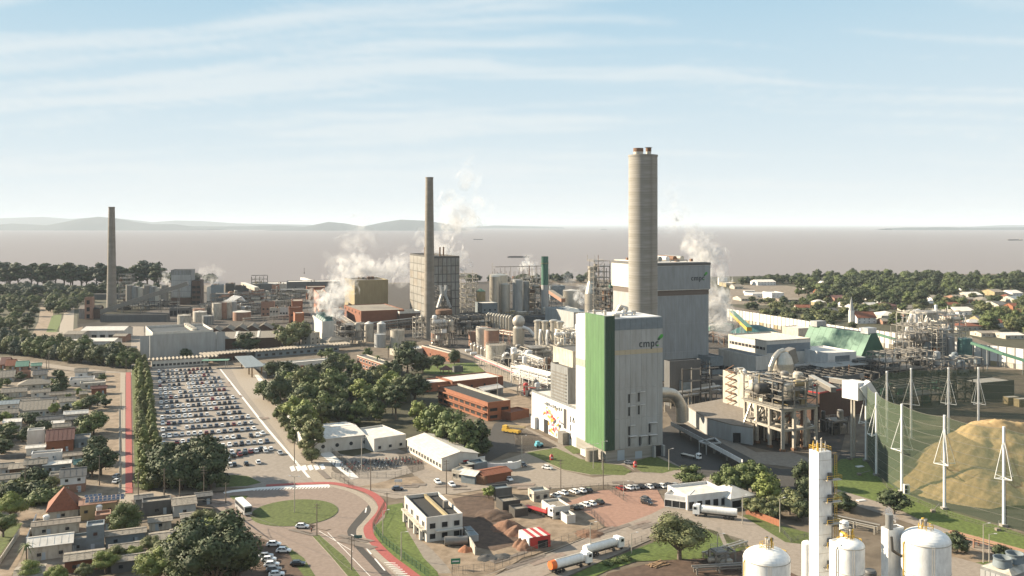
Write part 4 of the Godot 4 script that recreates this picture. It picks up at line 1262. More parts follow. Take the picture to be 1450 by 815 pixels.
	b = thing("stack", "slender stack with a white lower half and a dark green upper half", "stack", gr(35,-980))
	put(b, "lower_shaft", sh().lathe(Vector3.ZERO, xy([4.15,0,3.77,30.2]), 22), M.pale_clad)
	put(b, "upper_shaft", sh().lathe(p3(0,30.2,0), xy([3.77,0,3.77,30.2]), 22), M.deep_green)
	s = sh()
	rail_ring(s, 4.6, 53, 10)
	s.lathe(p3(0,53,0), xy([3.0,-0.4,4.7,-0.3,4.7,0,0,0]), 14)
	s.lathe(p3(0,53,0), xy([2.0,0,1.8,3.5,0,3.5]), 10)
	put(b, "top_platform", s, M.cream)
	shed(gr(55,-1165), p3(20,16.9,16), 0.3142, "blue low hall behind the green-topped stack", M.blue_grey, M.grey_roof)
	shed(gr(27,-890), p3(22.6,5.4,20), 0.4189, "long dark flat roof running in front of the green-topped stack", M.dark_clad, M.dark_roof)
	gallery(p3(37,30,-880), p3(47,25.2,-840), 4, 3.4, "tan conveyor gallery sloping down beside the green-topped stack", M.salmon, M.fibre_roof, 2)
	tank(gr(61,-943), 8.7, 26.8, "broad bright white ringed tank standing clear, next to the cone-shaped tower", M.lagging, "cone", "", "storage_tank", M.white_roof)
	b = thing("cone_tower", "pale tower narrowing in steps like a bottle, in a steel cage", "process tower", gr(70,-807))
	put(b, "shell", sh().lathe(Vector3.ZERO, xy([6.2,0,6.2,34,3.3,45,3.0,55,3.6,56,3.6,58,0,58]), 24), M.lagging)
	s = sh()
	for y in [12.0, 24.0, 34.0, 45.0]:
		rail_ring(s, 6.8 if y < 35 else 4.2, y, 12)
	put(b, "guard_rail", s, M.steel_grey)
	unit(gr(76,-807), p3(16,63,12), GRID, "tall caged steel stair tower beside the bottle-shaped tower", 45, [M.rust, M.steel_grey, M.steel_dark, M.old_white], {"frame": M.steel_grey, "vessels": 8, "pipes": 20, "boxes": 6})
	unit(gr(81,-767), p3(16,46,14), GRID, "dark green clad steel tower just in front of the big boiler house", 46, [M.deep_green, M.steel_dark, M.rust], {"frame": M.steel_dark, "vessels": 6, "pipes": 14, "boxes": 10})
	for k in 9:
		b = thing("tube_bundle", "upright looped pipe bundle, %s from the plain tan chimney in the row of nine" % nth(k + 1), "pipes", gr(-21,-802).lerp(gr(-2,-777), k / 8.0), GRID, "looped pipe bundles")
		put(b, "pipe", sh().tube(xyz([-0.8,0,1.5,-0.8,16,1.5,0.3,17.5,1.5,1.2,16,1.5,1.2,4,1.5]), 0.75, 8), M.lagging)
		put(b, "vessel", sh().lathe(p3(0,0,-1.5), xy([1.4,0,1.4,15,0.6,16.5,0,16.5]), 12), [M.lagging, M.pale_clad][k % 2])
	rack(gr(-27,-767), gr(6,-722), 9, 5, "tan pipe bridge under the looped pipe bundles", [M.salmon, M.lagging, M.steel_pale])
	b = thing("sphere_tower", "round-headed grey column with a ball top and a slanting white pipe", "process tower", gr(5,-690))
	put(b, "column", sh().lathe(Vector3.ZERO, xy([3.6,0,3.6,3,4.4,5,4.4,17,3.2,18.5]), 22), M.lagging)
	put(b, "ball_top", sh().ball(p3(0,22,0), p3(4.7,4.7,4.7), 20, 12), M.steel_pale)
	put(b, "pipe", sh().tube(xyz([3,18,2,8,16,3,14,9,4,15,2,4]), 1.2, 10), M.clean_white)
	s = sh()
	for a in 8:
		s.beam(p3(cos(a * PI / 4) * 4, 0, sin(a * PI / 4) * 4), p3(cos(a * PI / 4) * 4, 5, sin(a * PI / 4) * 4), 0.4)
	put(b, "leg", s, M.steel_grey)
	var evs := [[761.5, 503, 5.6, 452], [773, 504, 5.0, 453], [783.5, 505, 5.6, 452], [794, 507, 4.8, 454]]
	for k in 4:
		var e: Array = evs[k]
		b = thing("evaporator", "tall pale evaporator column with a looping side pipe, %s of four from the ball-topped column" % nth(k + 1), "evaporator", ev_at(k), GRID, "evaporator columns")
		s = sh()
		var hh := [25.9, 25.9, 26.8, 26.5][k] as float
		var r := [2.85, 2.5, 2.85, 2.4][k] as float
		s.lathe(Vector3.ZERO, xy([r * 0.8, 0, r * 0.8, hh * 0.42, r, hh * 0.46, r, hh - 2.0, r * 1.12, hh - 1.8, r * 1.12, hh - 0.6, r * 0.6, hh, 0, hh]), 20)
		put(b, "column", s, M.lagging)
		put(b, "loop_pipe", sh().tube(xyz([0, hh * 0.72, r, 0, hh * 0.72, r + 2.0, -1.0, hh * 0.64, r + 2.6, -1.4, hh * 0.5, r + 2.8, -1.0, hh * 0.36, r + 2.6, 0, hh * 0.3, r + 1.5, 0, hh * 0.3, r * 0.5]), 0.85, 10), M.clean_white)
		s = sh()
		rail_ring(s, r + 0.7, hh * 0.46, 10)
		rail_ring(s, r + 0.7, hh - 2.0, 10)
		put(b, "guard_rail", s, M.steel_pale)
	hall(53,-850,21.3,15.7,60, "long hall with a pale blue roof behind the evaporator columns", M.pale_clad, M.blue_grey, {"called": "evaporator_hall"})
	unit(gr(40,-640), p3(16,22,14), GRID, "white pipe frame between the evaporator columns and the white tower", 51, [M.clean_white, M.lagging, M.white_paint], {"frame": M.old_white, "vessels": 10, "pipes": 22})
	unit(gr(24,-633), p3(34,11,14), GRID, "pump deck full of white pipes under the evaporator columns", 52, [M.lagging, M.steel_pale, M.clean_white], {"frame": M.steel_pale, "vessels": 14, "pipes": 26})
	unit(gr(8,-633), p3(24,10,18), GRID, "rusty pipework at the foot of the ball-topped column", 53, [M.rust, M.steel_grey, M.lagging], {"frame": M.steel_grey, "vessels": 10, "pipes": 20})
	tank(gr(-30,-718), 3.87, 11, "tan tank half hidden at the back of the three round tan tanks", M.salmon)
	tank(gr(-23,-702), 4.59, 15.7, "tan tank with a flat top standing between two others", M.steel_pale)
	tank(gr(-15,-679), 5.53, 16.7, "brown-lit tan tank, the tallest of the three round ones", M.salmon, "cone", "", "storage_tank", M.fibre_roof)
	tank(gr(-11,-630), 7.08, 12.6, "widest off-white ringed tank above the pink pipe bridge", M.old_white, "flat", "", "storage_tank", M.fibre_roof)
	for k in 6:
		b = thing("filter_vessel", "small upright white vessel, %s from the park in the row behind the widest ringed tank" % nth(k + 1), "vessel", gr(-30,-686).lerp(gr(-16,-647), k / 5.0), 0, "small upright vessels")
		put(b, "shell", sh().lathe(Vector3.ZERO, xy([0.9,0,1.3,0.8,1.3,5.2,0.7,6.2,0,6.4]), 12), M.lagging)
		put(b, "pipe", sh().tube(xyz([1.0,5.8,0,2.2,6.6,0.5,2.4,1.0,1.0]), 0.25, 6), M.clean_white)
	for k in 4:
		b = thing("drum", "small white horizontal drum lying in front of the upright vessels, %s from the park" % nth(k + 1), "drum", gr(-32,-679).lerp(gr(-19,-633), k / 3.0), GRID, "white drums lying by the road")
		s = sh()
		s.cyl(p3(-2.2,1.5,0), p3(2.2,1.5,0), 1.1, 1.1, 12)
		s.ball(p3(-2.2,1.5,0), p3(0.5,1.1,1.1), 12, 6)
		s.ball(p3(2.2,1.5,0), p3(0.5,1.1,1.1), 12, 6)
		put(b, "shell", s, M.clean_white)
		s = sh()
		s.on(p3(-1.4,0,0), p3(0.5,0.8,1.6))
		s.on(p3(1.4,0,0), p3(0.5,0.8,1.6))
		put(b, "saddle", s, M.concrete)
	b = thing("bullet_vessel", "white bullet-shaped vessel standing by the corner of the pink pipe bridge", "vessel", gr(-5,-614))
	put(b, "shell", sh().lathe(Vector3.ZERO, xy([2.0,0,2.0,6.0,1.2,8.0,0.4,8.6,0.3,9.6,0,9.6]), 16), M.clean_white)
	unit(gr(4,-608), p3(30,7,14), 2.6, "coil of white round valves and pipes beside the bullet-shaped vessel", 55, [M.clean_white, M.lagging, M.steel_dark], {"frame": M.steel_pale, "vessels": 14, "pipes": 22})
	rack(gr(-23,-618), gr(3,-551), 5.5, 5, "pink pipe bridge running down to the white pipe racks", [M.steel_pale, M.pink, M.salmon, M.steel_pale], 1)
	rack(gr(3,-542), gr(23,-508), 11, 8, "wide white pipe rack leading into the grey clad building", [M.clean_white, M.lagging, M.steel_pale], 3, 8.0)
	rack(gr(-1,-633), gr(28,-554), 9, 5, "upper white pipe rack from the ball-topped column to the grey clad building", [M.clean_white, M.lagging, M.steel_grey], 2, 9.0)
	unit(gr(18,-564), p3(34,10,16), GRID, "crowded valves and white pipes behind the wide pipe rack", 56, [M.lagging, M.clean_white, M.steel_grey, M.rust], {"frame": M.steel_pale, "vessels": 12, "pipes": 26})
	unit(gr(12,-508), p3(16,6,8), 2.6, "red and white pump skid under the wide white pipe rack", 57, [M.red, M.clean_white, M.steel_grey], {"frame": M.steel_grey, "vessels": 8, "pipes": 10, "decks": false})

func ev_at(k: int) -> Vector3:
	return [gr(19,-664), gr(24,-660), gr(30,-657), gr(34,-650)][k]

func b_at(k: Array) -> Vector3:   # boxes given by map position of their front corner, as surveyed
	var d: float = 123500.0 / (k[1] - 317.0)
	var sz := b_size(k)
	return p3((k[0] - 725.0) / 1300.0 * d + sz.x / 2, 0, -d - sz.z / 2)

func b_size(k: Array) -> Vector3:
	var d: float = 123500.0 / (k[1] - 317.0)
	return p3((k[2] - k[0]) / 1300.0 * d, 95.0 * (k[1] - k[4]) / (k[1] - 317.0), float(k[3]))

func panel_box(t: Node3D, n: int, rows: int, mats: Array) -> void:
	var wall: MeshInstance3D = t.get_node("wall")
	var box := wall.mesh.get_aabb().size
	var g := RandomNumberGenerator.new()
	g.seed = 12
	for side in 2:
		var w := box.x if side == 0 else box.z
		var meshes := []
		var s := sh()
		s.box(p3(0,0,0.1), p3(w / n - 0.7, box.y / rows - 0.7, 0.2))
		var m := s.mesh()
		for j in rows:
			for i in n:
				var o := put(t, "cladding_panel", m, mats[g.randi() % mats.size()])
				var along := -w / 2 + (i + 0.5) * w / n
				o.position = p3(along, (j + 0.5) * box.y / rows, box.z / 2) if side == 0 else p3(-box.x / 2, (j + 0.5) * box.y / rows, along)
				o.rotation.y = 0.0 if side == 0 else -PI / 2

func plant_east() -> void:
	var s: Shape
	var b: Node3D
	b = thing("digester_tower", "tall white tower with a green corner band and dark logo, standing on the lawn", "tower")
	tower_parts(b, gr(44.5,-383.6), p3(26.3,56.9,26), GRID)
	b = hall(26.1,-414.7,17,16.1,46.1, "low white annex with a colourful mural, running back from the green-banded tower", M.clean_white, M.white_roof, {"called": "tower_annex", "parapet": 1.0, "trim": M.grey_clad})
	annex_parts(b)
	b = hall(28.4,-413.5,16,31.3,17.7, "grey louvred block rising behind the mural annex", M.grey_clad, M.grey_roof, {"called": "louvre_block"})
	for k in 16:
		s = sh()
		s.box(p3(0,0,0), p3(14.5,0.5,0.5))
		var o := put(b, "louvre_slat", s, M.steel_grey)
		o.position = p3(-8.05, 6.0 + k * 1.5, 0)
		o.rotation.y = PI / 2
	hall(29.4,-418.3,14,38.1,20.3, "white-topped block set behind the grey louvred block", M.old_white, M.grey_roof)
	b = thing("chute", "narrow pale hopper chute hanging on the side of the green-banded tower", "chute", gr(29.3,-418.6), GRID)
	s = sh()
	s.beam(p3(0,34,0), p3(-2,26,0), 2.4, 2.4)
	s.beam(p3(-2,26,0), p3(-2.6,20,0), 2.0, 1.4)
	put(b, "duct", s, M.lagging)
	hall(31.3,-376.8,4,2.3,6.2, "small white pump cabinet at the lawn edge by the green-banded tower", M.clean_white, M.white_roof, {"called": "cabinet", "category": "cabinet", "parapet": 0.2})
	b = thing("round_cabin", "small round-cornered white cabin against the plinth of the green-banded tower", "cabin", gr(32,-368.7), GRID)
	put(b, "wall", sh().lathe(Vector3.ZERO, xy([2.6,0,2.6,4.5,2.4,4.7,0,4.7]), 20), M.concrete_slab)
	b = hall(94,-586,37.2,70.7,53.6, "giant pale blue-grey boiler house with a company logo and a brown recessed band", M.pale_clad, M.white_roof, {"called": "boiler_house", "parapet": 0.6, "trim": M.dark_clad})
	boiler_parts(b)
	b = chimney(gr(72,-505), 8, 7.89, 132.7, "massive pale banded concrete chimney, the tallest and widest of the three", M.concrete)
	for k in [[-2.8, 1.6, 4.2], [3.2, -1.0, 4.8]]:
		s = sh()
		s.lathe(p3(k[0], 132.3, k[1]), xy([2.7 if k[0] < 0 else 1.5, 0, 2.7 if k[0] < 0 else 1.5, k[2] * 0.5, 2.7 if k[0] < 0 else 1.5, k[2], 2.3 if k[0] < 0 else 1.2, k[2], 2.3 if k[0] < 0 else 1.2, 0.5, 0, 0.5]), 20)
		var fl := put(b, "flue", s, M.steel_pale)
		put(fl, "flue_cap", sh().lathe(p3(k[0], 132.3, k[1]), xy([2.78 if k[0] < 0 else 1.58, k[2] * 0.55, 2.78 if k[0] < 0 else 1.58, k[2] + 0.05, 2.2, k[2] + 0.05]), 20), M.rust)
	b = thing("flue_duct", "white branching flue ducts shaped like a letter A beside the massive banded chimney", "duct", gr(61,-535), 0.35)
	for path in [xyz([-8,16,0,-6,27,0,-1,43,0,2,46,0]), xyz([6,18,0,4,28,0,0,43,1,2,47,2]), xyz([16,20,-2,11,34,0,5,45,1,1,46,1])]:
		put(b, "duct", sh().tube(path, 2.3, 12), M.lagging)
	unit(gr(62,-542), p3(30,40,12), GRID, "steel frame holding up the white branching flue ducts", 61, [M.lagging, M.steel_pale, M.clean_white], {"frame": M.steel_pale, "vessels": 4, "pipes": 14, "decks": false, "lift": 9.0, "boxes": 3})
	b = hall(90,-485,19.3,22.8,5.4, "dark-roofed open steel hall at the foot of the giant boiler house", M.dark_clad, M.grey_roof, {"called": "open_hall"})
	for k in 4:
		for j in 3:
			s = sh()
			s.on(p3(-8 + k * 5.6, 2 + j * 6.5, 0), p3(0.5,6.0,0.5))
			s.box(p3(-8 + k * 5.6 + 2.6, 8.2 + j * 6.0, 0), p3(5.6,0.6,0.4))
			var o := put(b, "frame_bay", s, M.steel_grey if k % 2 else M.steel_dark)
			o.position.z = 12.0
	hall(90,-483,6.1,12.5,7.3, "pale blue cubicle inside the open steel hall by the boiler house", M.blue_grey, M.grey_roof)
	unit(gr(99,-496), p3(14,20,10), GRID, "dark pipe-filled corner tower east of the open steel hall", 62, [M.steel_dark, M.steel_grey, M.old_white], {"frame": M.steel_dark, "vessels": 6, "pipes": 14})
	hall(120,-565,9.2,14.1,20, "blue-grey electrical building right beside the giant boiler house", M.blue_grey, M.grey_roof, {"windows": [3, 1, 3], "win": Vector2(3, 2.2), "floor": 5.0, "sill": 2.0, "glass": M.opening})
	hall(118,-534,16.1,5.2,16, "low dark store under the electrical building", M.dark_clad, M.dark_roof)
	b = thing("gas_duct", "fat white duct bending down to the ground by the green-banded tower", "duct", Vector3.ZERO)
	put(b, "duct", sh().tube(xyz([63.7,20,-408,69.7,19.3,-412,72.6,18.3,-414,75,15.8,-415,76.3,12.6,-415,76.6,5.62,-415]), 2.5, 14), M.lagging)
	b = thing("gas_duct", "second fat white duct bending down close behind the first, by the concrete slab", "duct", Vector3.ZERO)
	put(b, "duct", sh().tube(xyz([68,15.4,-424,74,14.4,-426,78,12.6,-427,80,9.1,-428,80,3.47,-428]), 2.3, 14), M.old_white)
	rack(gr(76,-466), gr(111,-492), 8, 4, "pale pipe bridge crossing in front of the open steel hall", [M.lagging, M.steel_pale, M.clean_white], 2, 8.0)
	b = hall(172,-616,35.5,19.1,40.5, "big pale flat hall with one long dark strip window, east of the boiler house", M.white_wall, M.white_roof, {"called": "machine_hall", "parapet": 0.9, "trim": M.old_white})
	s = sh()
	var bx: Vector3 = (b.get_node("wall").mesh as Mesh).get_aabb().size
	s.box(p3(-bx.x / 2 - 0.03, bx.y - 4.5, 0), p3(0.12, 1.8, bx.z * 0.92))
	put(b, "strip_window", s, M.opening)
	for k in 10:
		put(b, "window_mullion", sh().box(p3(-bx.x / 2 - 0.05, bx.y - 4.5, -bx.z * 0.46 + (k + 0.5) * bx.z * 0.092), p3(0.16,1.8,0.5)), M.white_wall)
	put(b, "fascia", sh().box(p3(0, bx.y - 4.5, bx.z / 2 + 0.02), p3(bx.x - 0.4, 5.5, 0.1)), M.blue_band)
	b = hall(145,-578,9,13.8,38.1, "lower pale hall with a grey roof edge in front of the strip-windowed hall", M.white_wall, M.grey_roof, {"called": "machine_hall", "windows": [2, 0, 1], "win": Vector2(4, 5), "glass": M.blue_band})
	bx = (b.get_node("wall").mesh as Mesh).get_aabb().size
	for k in 9:
		put(b, "cooling_unit", sh().on(p3(-bx.x / 2 - 1.3, 0, -bx.z / 2 + (k + 0.5) * bx.z / 9.0), p3(1.6,4.6,1.2)), M.steel_dark)
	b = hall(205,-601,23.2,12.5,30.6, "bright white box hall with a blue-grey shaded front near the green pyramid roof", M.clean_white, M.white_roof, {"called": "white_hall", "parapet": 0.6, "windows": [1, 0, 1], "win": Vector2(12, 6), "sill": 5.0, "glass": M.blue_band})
	unit(gr(194,-608), p3(4,12,3), GRID, "slim stair tower on the lit side of the bright white box hall", 63, [M.steel_pale, M.lagging], {"vessels": 1, "pipes": 4, "boxes": 1, "bay": 3.0})
	b = thing("chip_store", "long steep-sided green roof like a tent, with two white boxes on its ridge", "building", Vector3.ZERO)
	green_store(b)
	hall(229,-612,9.1,6.1,10, "small blue-grey cubicle at the dark end of the green tent roof", M.blue_grey, M.grey_roof)
	unit(gr(200,-564), p3(60,9,16), GRID, "dark pipe trench and machinery in front of the bright white box hall", 64, [M.steel_dark, M.rust, M.steel_grey], {"frame": M.steel_dark, "vessels": 12, "pipes": 20})
	unit(gr(171,-496), p3(50,15,22), GRID, "mustard and grey conveyor machinery between the concrete framed unit and the wind net", 65, [M.cream, M.steel_grey, M.rust, M.steel_dark], {"frame": M.steel_dark, "vessels": 8, "pipes": 24, "boxes": 8})
	for k in 3:
		gallery(p3(153,16.5,-470).lerp(p3(172,12.4,-486), k / 2.0), p3(154,15.5,-440).lerp(p3(179,17.3,-470), k / 2.0), 2.6, 2.2, "tan sloping belt conveyor, %s from the concrete framed unit" % nth(k + 1), M.steel_grey, M.steel_pale, 2)
	b = shed(gr(159,-458), p3(39,13.5,14), 0.6375, "dark red open-sided building with a shaded front, west of the wind net", M.brown_wall, M.grey_roof, {"called": "red_building", "trim": M.red, "parapet": 0.7})
	tank(gr(165,-475), 7.67, 8.8, "grey low wide tank on the deck of the dark red building", M.steel_grey)
	unit(gr(146.5,-418.6), p3(9,6,8), GRID, "small pump shelter on legs in the shade before the dark red building", 66, [M.steel_grey, M.steel_dark], {"vessels": 3, "pipes": 6})
	b = hall(112,-442,9.4,22.8,22, "tall cream equipment block with pipes along its roof, beside the concrete framed unit", M.old_white, M.steel_grey, {"called": "precipitator"})
	bx = (b.get_node("wall").mesh as Mesh).get_aabb().size
	roof_gear(b, bx.x, bx.z, bx.y, 16, 9, [M.lagging, M.steel_pale, M.clean_white])
	for k in 7:
		s = sh()
		s.box(p3(-bx.x / 2 - 0.7, 3.5 + k * 3.4, -4.0), p3(1.4,0.25,7.0))
		s.beam(p3(-bx.x / 2 - 1.3, 3.6 + k * 3.4, -7.5), p3(-bx.x / 2 - 1.3, 7.0 + k * 3.4, -0.5), 0.25)
		put(b, "stair_flight", s, M.rust)
	b = thing("concrete_frame", "open two-storey frame of thick concrete columns carrying a process deck", "process plant", Vector3.ZERO)
	frame_unit(b, gr(116,-398.2), p3(18.6,17.6,26.5), GRID)
	unit(b.position + p3(0, 17.6 + 0.5, 0), p3(18,11,26), GRID, "dense green-grey machinery deck on top of the concrete frame", 67, [M.steel_grey, M.steel_dark, M.lagging, M.cream, M.blue_grey, M.old_white], {"frame": M.steel_grey, "vessels": 24, "pipes": 46, "boxes": 12, "lift": 3.7})
	b = thing("recovery_vessel", "big round-shouldered cream vessel with a curved duct over its top", "vessel", gr(128,-436), GRID)
	put(b, "shell", sh().lathe(p3(0,0,0), xy([3.5,0,3.5,17,5.4,20,5.4,29,4.6,32,3.0,34.2,0,34.8]), 24), M.lagging)
	put(b, "duct", sh().tube(xyz([-8.5,20,2,-8,28,2,-6,32,2,-2.5,34.5,1,1,35,0]), 1.2, 12), M.lagging)
	put(b, "duct_box", sh().box(p3(6,32,-1), p3(4,7,5), Basis(Vector3.BACK, 0.3)), M.steel_grey)
	for y in [20.5, 27.0]:
		s = sh()
		rail_ring(s, 6.2, y, 16)
		put(b, "guard_rail", s, M.steel_pale)
	unit(gr(120.8,-418.6), p3(20,24,12), GRID, "white-rimmed pipe tower hugging the round-shouldered cream vessel", 68, [M.lagging, M.clean_white, M.steel_pale], {"frame": M.steel_pale, "vessels": 12, "pipes": 26})
	b = thing("building", "low white building with a broad tan roof and a kinked front, by the road ramp", "building", Vector3.ZERO)
	var poly: Array = xy([84.1,-442.7,87.5,-415.1,95.6,-401,103.5,-394.6,111.7,-418.6,114.1,-442.7,104.9,-459.1])
	s = sh()
	s.prism(poly, 0, 7.2, false)
	put(b, "wall", s, M.pale_clad)
	s = sh()
	s.prism(poly, 7.2, 7.7)
	put(b, "roof", s, M.concrete_slab)
	put(b, "door", sh().on(gr(97.3,-397.7) + p3(0,0.4,0.1), p3(3.2,4.2,0.3)), M.opening)
	b = thing("road_ramp", "raised dark roadway with a white parapet on short posts, below the low white building", "bridge", Vector3.ZERO)
	var e0: Vector3 = p3(72.3,4,-418)
	var e1: Vector3 = p3(88,4,-350)
	var off := p3(5.5,0,-4.2)
	s = sh()
	s.quad(e0, e1, e1 + off, e0 + off)
	s.quad(e0 - p3(0,0.7,0), e0 + off - p3(0,0.7,0), e1 + off - p3(0,0.7,0), e1 - p3(0,0.7,0))
	put(b, "deck", s, M.asphalt)
	for k in 14:
		put(b, "parapet_panel", sh().beam(e0.lerp(e1, k / 14.0) + p3(0,0.3,0), e0.lerp(e1, (k + 0.96) / 14.0) + p3(0,0.3,0), 0.3, 1.7), M.clean_white if k > 7 else M.pale_clad)
	for k in 6:
		s = sh()
		var c := e0.lerp(e1, (k + 0.5) / 6.0) + off * 0.4
		s.on(p3(c.x, 0, c.z), p3(0.7,3.4,0.7))
		put(b, "post", s, M.concrete)
	b = thing("portal_frame", "white rectangular steel gantry lying over the start of the road ramp", "gantry", Vector3.ZERO)
	s = sh()
	var fr := xyz([77.8,4.6,-381.6,85.6,4.6,-387.9,86,4.6,-379.1,79.9,4.6,-377.9])
	for k in 4:
		s.beam(fr[k], fr[(k + 1) % 4], 0.8, 0.5)
	for k in 4:
		s.beam(p3(fr[k].x, 0, fr[k].z), fr[k], 0.35)
	put(b, "frame", s, M.pale_clad)
	tank(gr(306,-621), 4.54, 17.7, "teal tank with a grey base, last of the silo group at the white wall", M.teal)
	s = sh()
	tank(gr(298,-624), 2.4, 18.2, "slim grey silo with a zigzag stair, close to the teal tank", M.grey_clad, "cone", "", "silo")
	tank(gr(293,-627), 2.89, 22.2, "tall slim blue-grey silo in the middle of the eastern silo group", M.blue_grey, "cone", "", "silo")
	tank(gr(285,-630), 3.64, 14.5, "blue-grey silo beside the stepped stair tower of the eastern silo group", M.blue_grey, "cone", "", "silo")
	tank(gr(278,-653), 5.53, 12.6, "wide white tank at the west end of the eastern silo group", M.white_paint)
	tank(gr(340,-718), 3.31, 14.9, "small bright white tank high behind the eastern silo group", M.clean_white)
	b = unit(gr(290,-627), p3(10,24,9), GRID, "stepped rusty stair tower between the eastern silos", 71, [M.rust, M.steel_pale, M.steel_grey], {"frame": M.steel_pale, "vessels": 2, "pipes": 8, "lift": 3.0, "bay": 5.0})
	unit(gr(278,-633), p3(28,26,16), GRID, "bleached pipe tower at the west of the eastern silo group", 72, [M.clean_white, M.lagging, M.steel_pale, M.steel_grey], {"frame": M.steel_grey, "vessels": 12, "pipes": 30})
	unit(gr(303,-664), p3(50,32,16), GRID, "high white pipework crowning the eastern silo group", 73, [M.clean_white, M.lagging, M.white_paint], {"frame": M.steel_pale, "vessels": 14, "pipes": 40, "lift": 8.0})
	unit(gr(245,-580), p3(40,15,16), GRID, "grey braced frame on legs below the wide white tank", 74, [M.steel_grey, M.steel_dark, M.blue_grey], {"frame": M.steel_grey, "vessels": 8, "pipes": 18})
	unit(gr(281,-585), p3(36,10,14), GRID, "blue-grey pipes and drums at the foot of the teal tank", 75, [M.blue_grey, M.steel_grey, M.pale_clad], {"frame": M.steel_grey, "vessels": 10, "pipes": 16})
	for k in 2:
		b = thing("bent_duct", ["big white bent duct standing tall before the pale blue house", "white bent duct with a drooping end, behind the eastern silos"][k], "duct", [gr(294,-675), gr(303,-668)][k], 0.2)
		put(b, "duct", sh().tube(xyz([-5,12,0,-2,24,0,1,30,0,5,31,0,7,26,0]), 1.8, 12), M.clean_white)
		s = sh()
		s.on(p3(-5,0,0), p3(1,12,1))
		s.on(p3(6,0,0), p3(1,25,1))
		put(b, "support", s, M.steel_pale)
	wall_run(gr(212,-908), gr(276,-731), 11.5, 34, "tall white panelled wall curving round the east of the plant")
	wall_run(gr(276,-731), gr(317,-630), 12.5, 20, "white panelled wall continuing behind the eastern silo group")
	wall_run(gr(315,-627), gr(346,-580), 13.5, 10, "white panelled wall with stained openings, east of the teal tank")
	for k in 3:
		b = thing("green_conveyor", "green pipe conveyor sloping down along the white wall, %s of three lengths" % nth(k + 1), "conveyor", Vector3.ZERO, 0.0, "green pipe conveyor lengths")
		s = sh()
		var p: Vector3 = p3(273,12.7,-690)
		var q: Vector3 = p3(287,8.7,-660)
		if k == 1:
			p = p3(302,16.9,-604)
			q = p3(313,12.2,-585)
		if k == 2:
			p = p3(313,12.2,-585)
			q = p3(329,6.87,-570)
		s.beam(p, q, 2.0, 1.6)
		put(b, "gallery_wall", s, M.green_roof)
		put(b, "support", sh().beam(p.lerp(q, 0.5), p3(p.lerp(q, 0.5).x, 0, p.lerp(q, 0.5).z), 0.5), M.pale_clad)
	gallery(p3(203,13.3,-850), p3(186,12.5,-720), 4.0, 3.0, "yellow-green conveyor sloping down out of the steam by the white wall", M.yellow, M.green_roof, 2)
	hall(182,-822,26.3,5,20, "low green-edged shed in the steam beside the boiler house", M.deep_green, M.grey_roof)
	s = sh()
	b = thing("chip_heap", "low heap covered with a green tarpaulin beside the yellow-green conveyor", "heap", gr(213,-807))
	s.lathe(Vector3.ZERO, xy([22,0,15,3,6,6,0,6.6]), 18)
	put(b, "tarpaulin", s, M.teal)
	hall(239,-770,14.7,8.2,20, "low pale shed between the strip-windowed hall and the green tent roof", M.old_white, M.white_roof)
	rack(gr(161,-744), gr(167,-714), 8, 5, "brown pipe bridge between the boiler house and the strip-windowed hall", [M.rust, M.steel_grey, M.steel_dark])
	net()

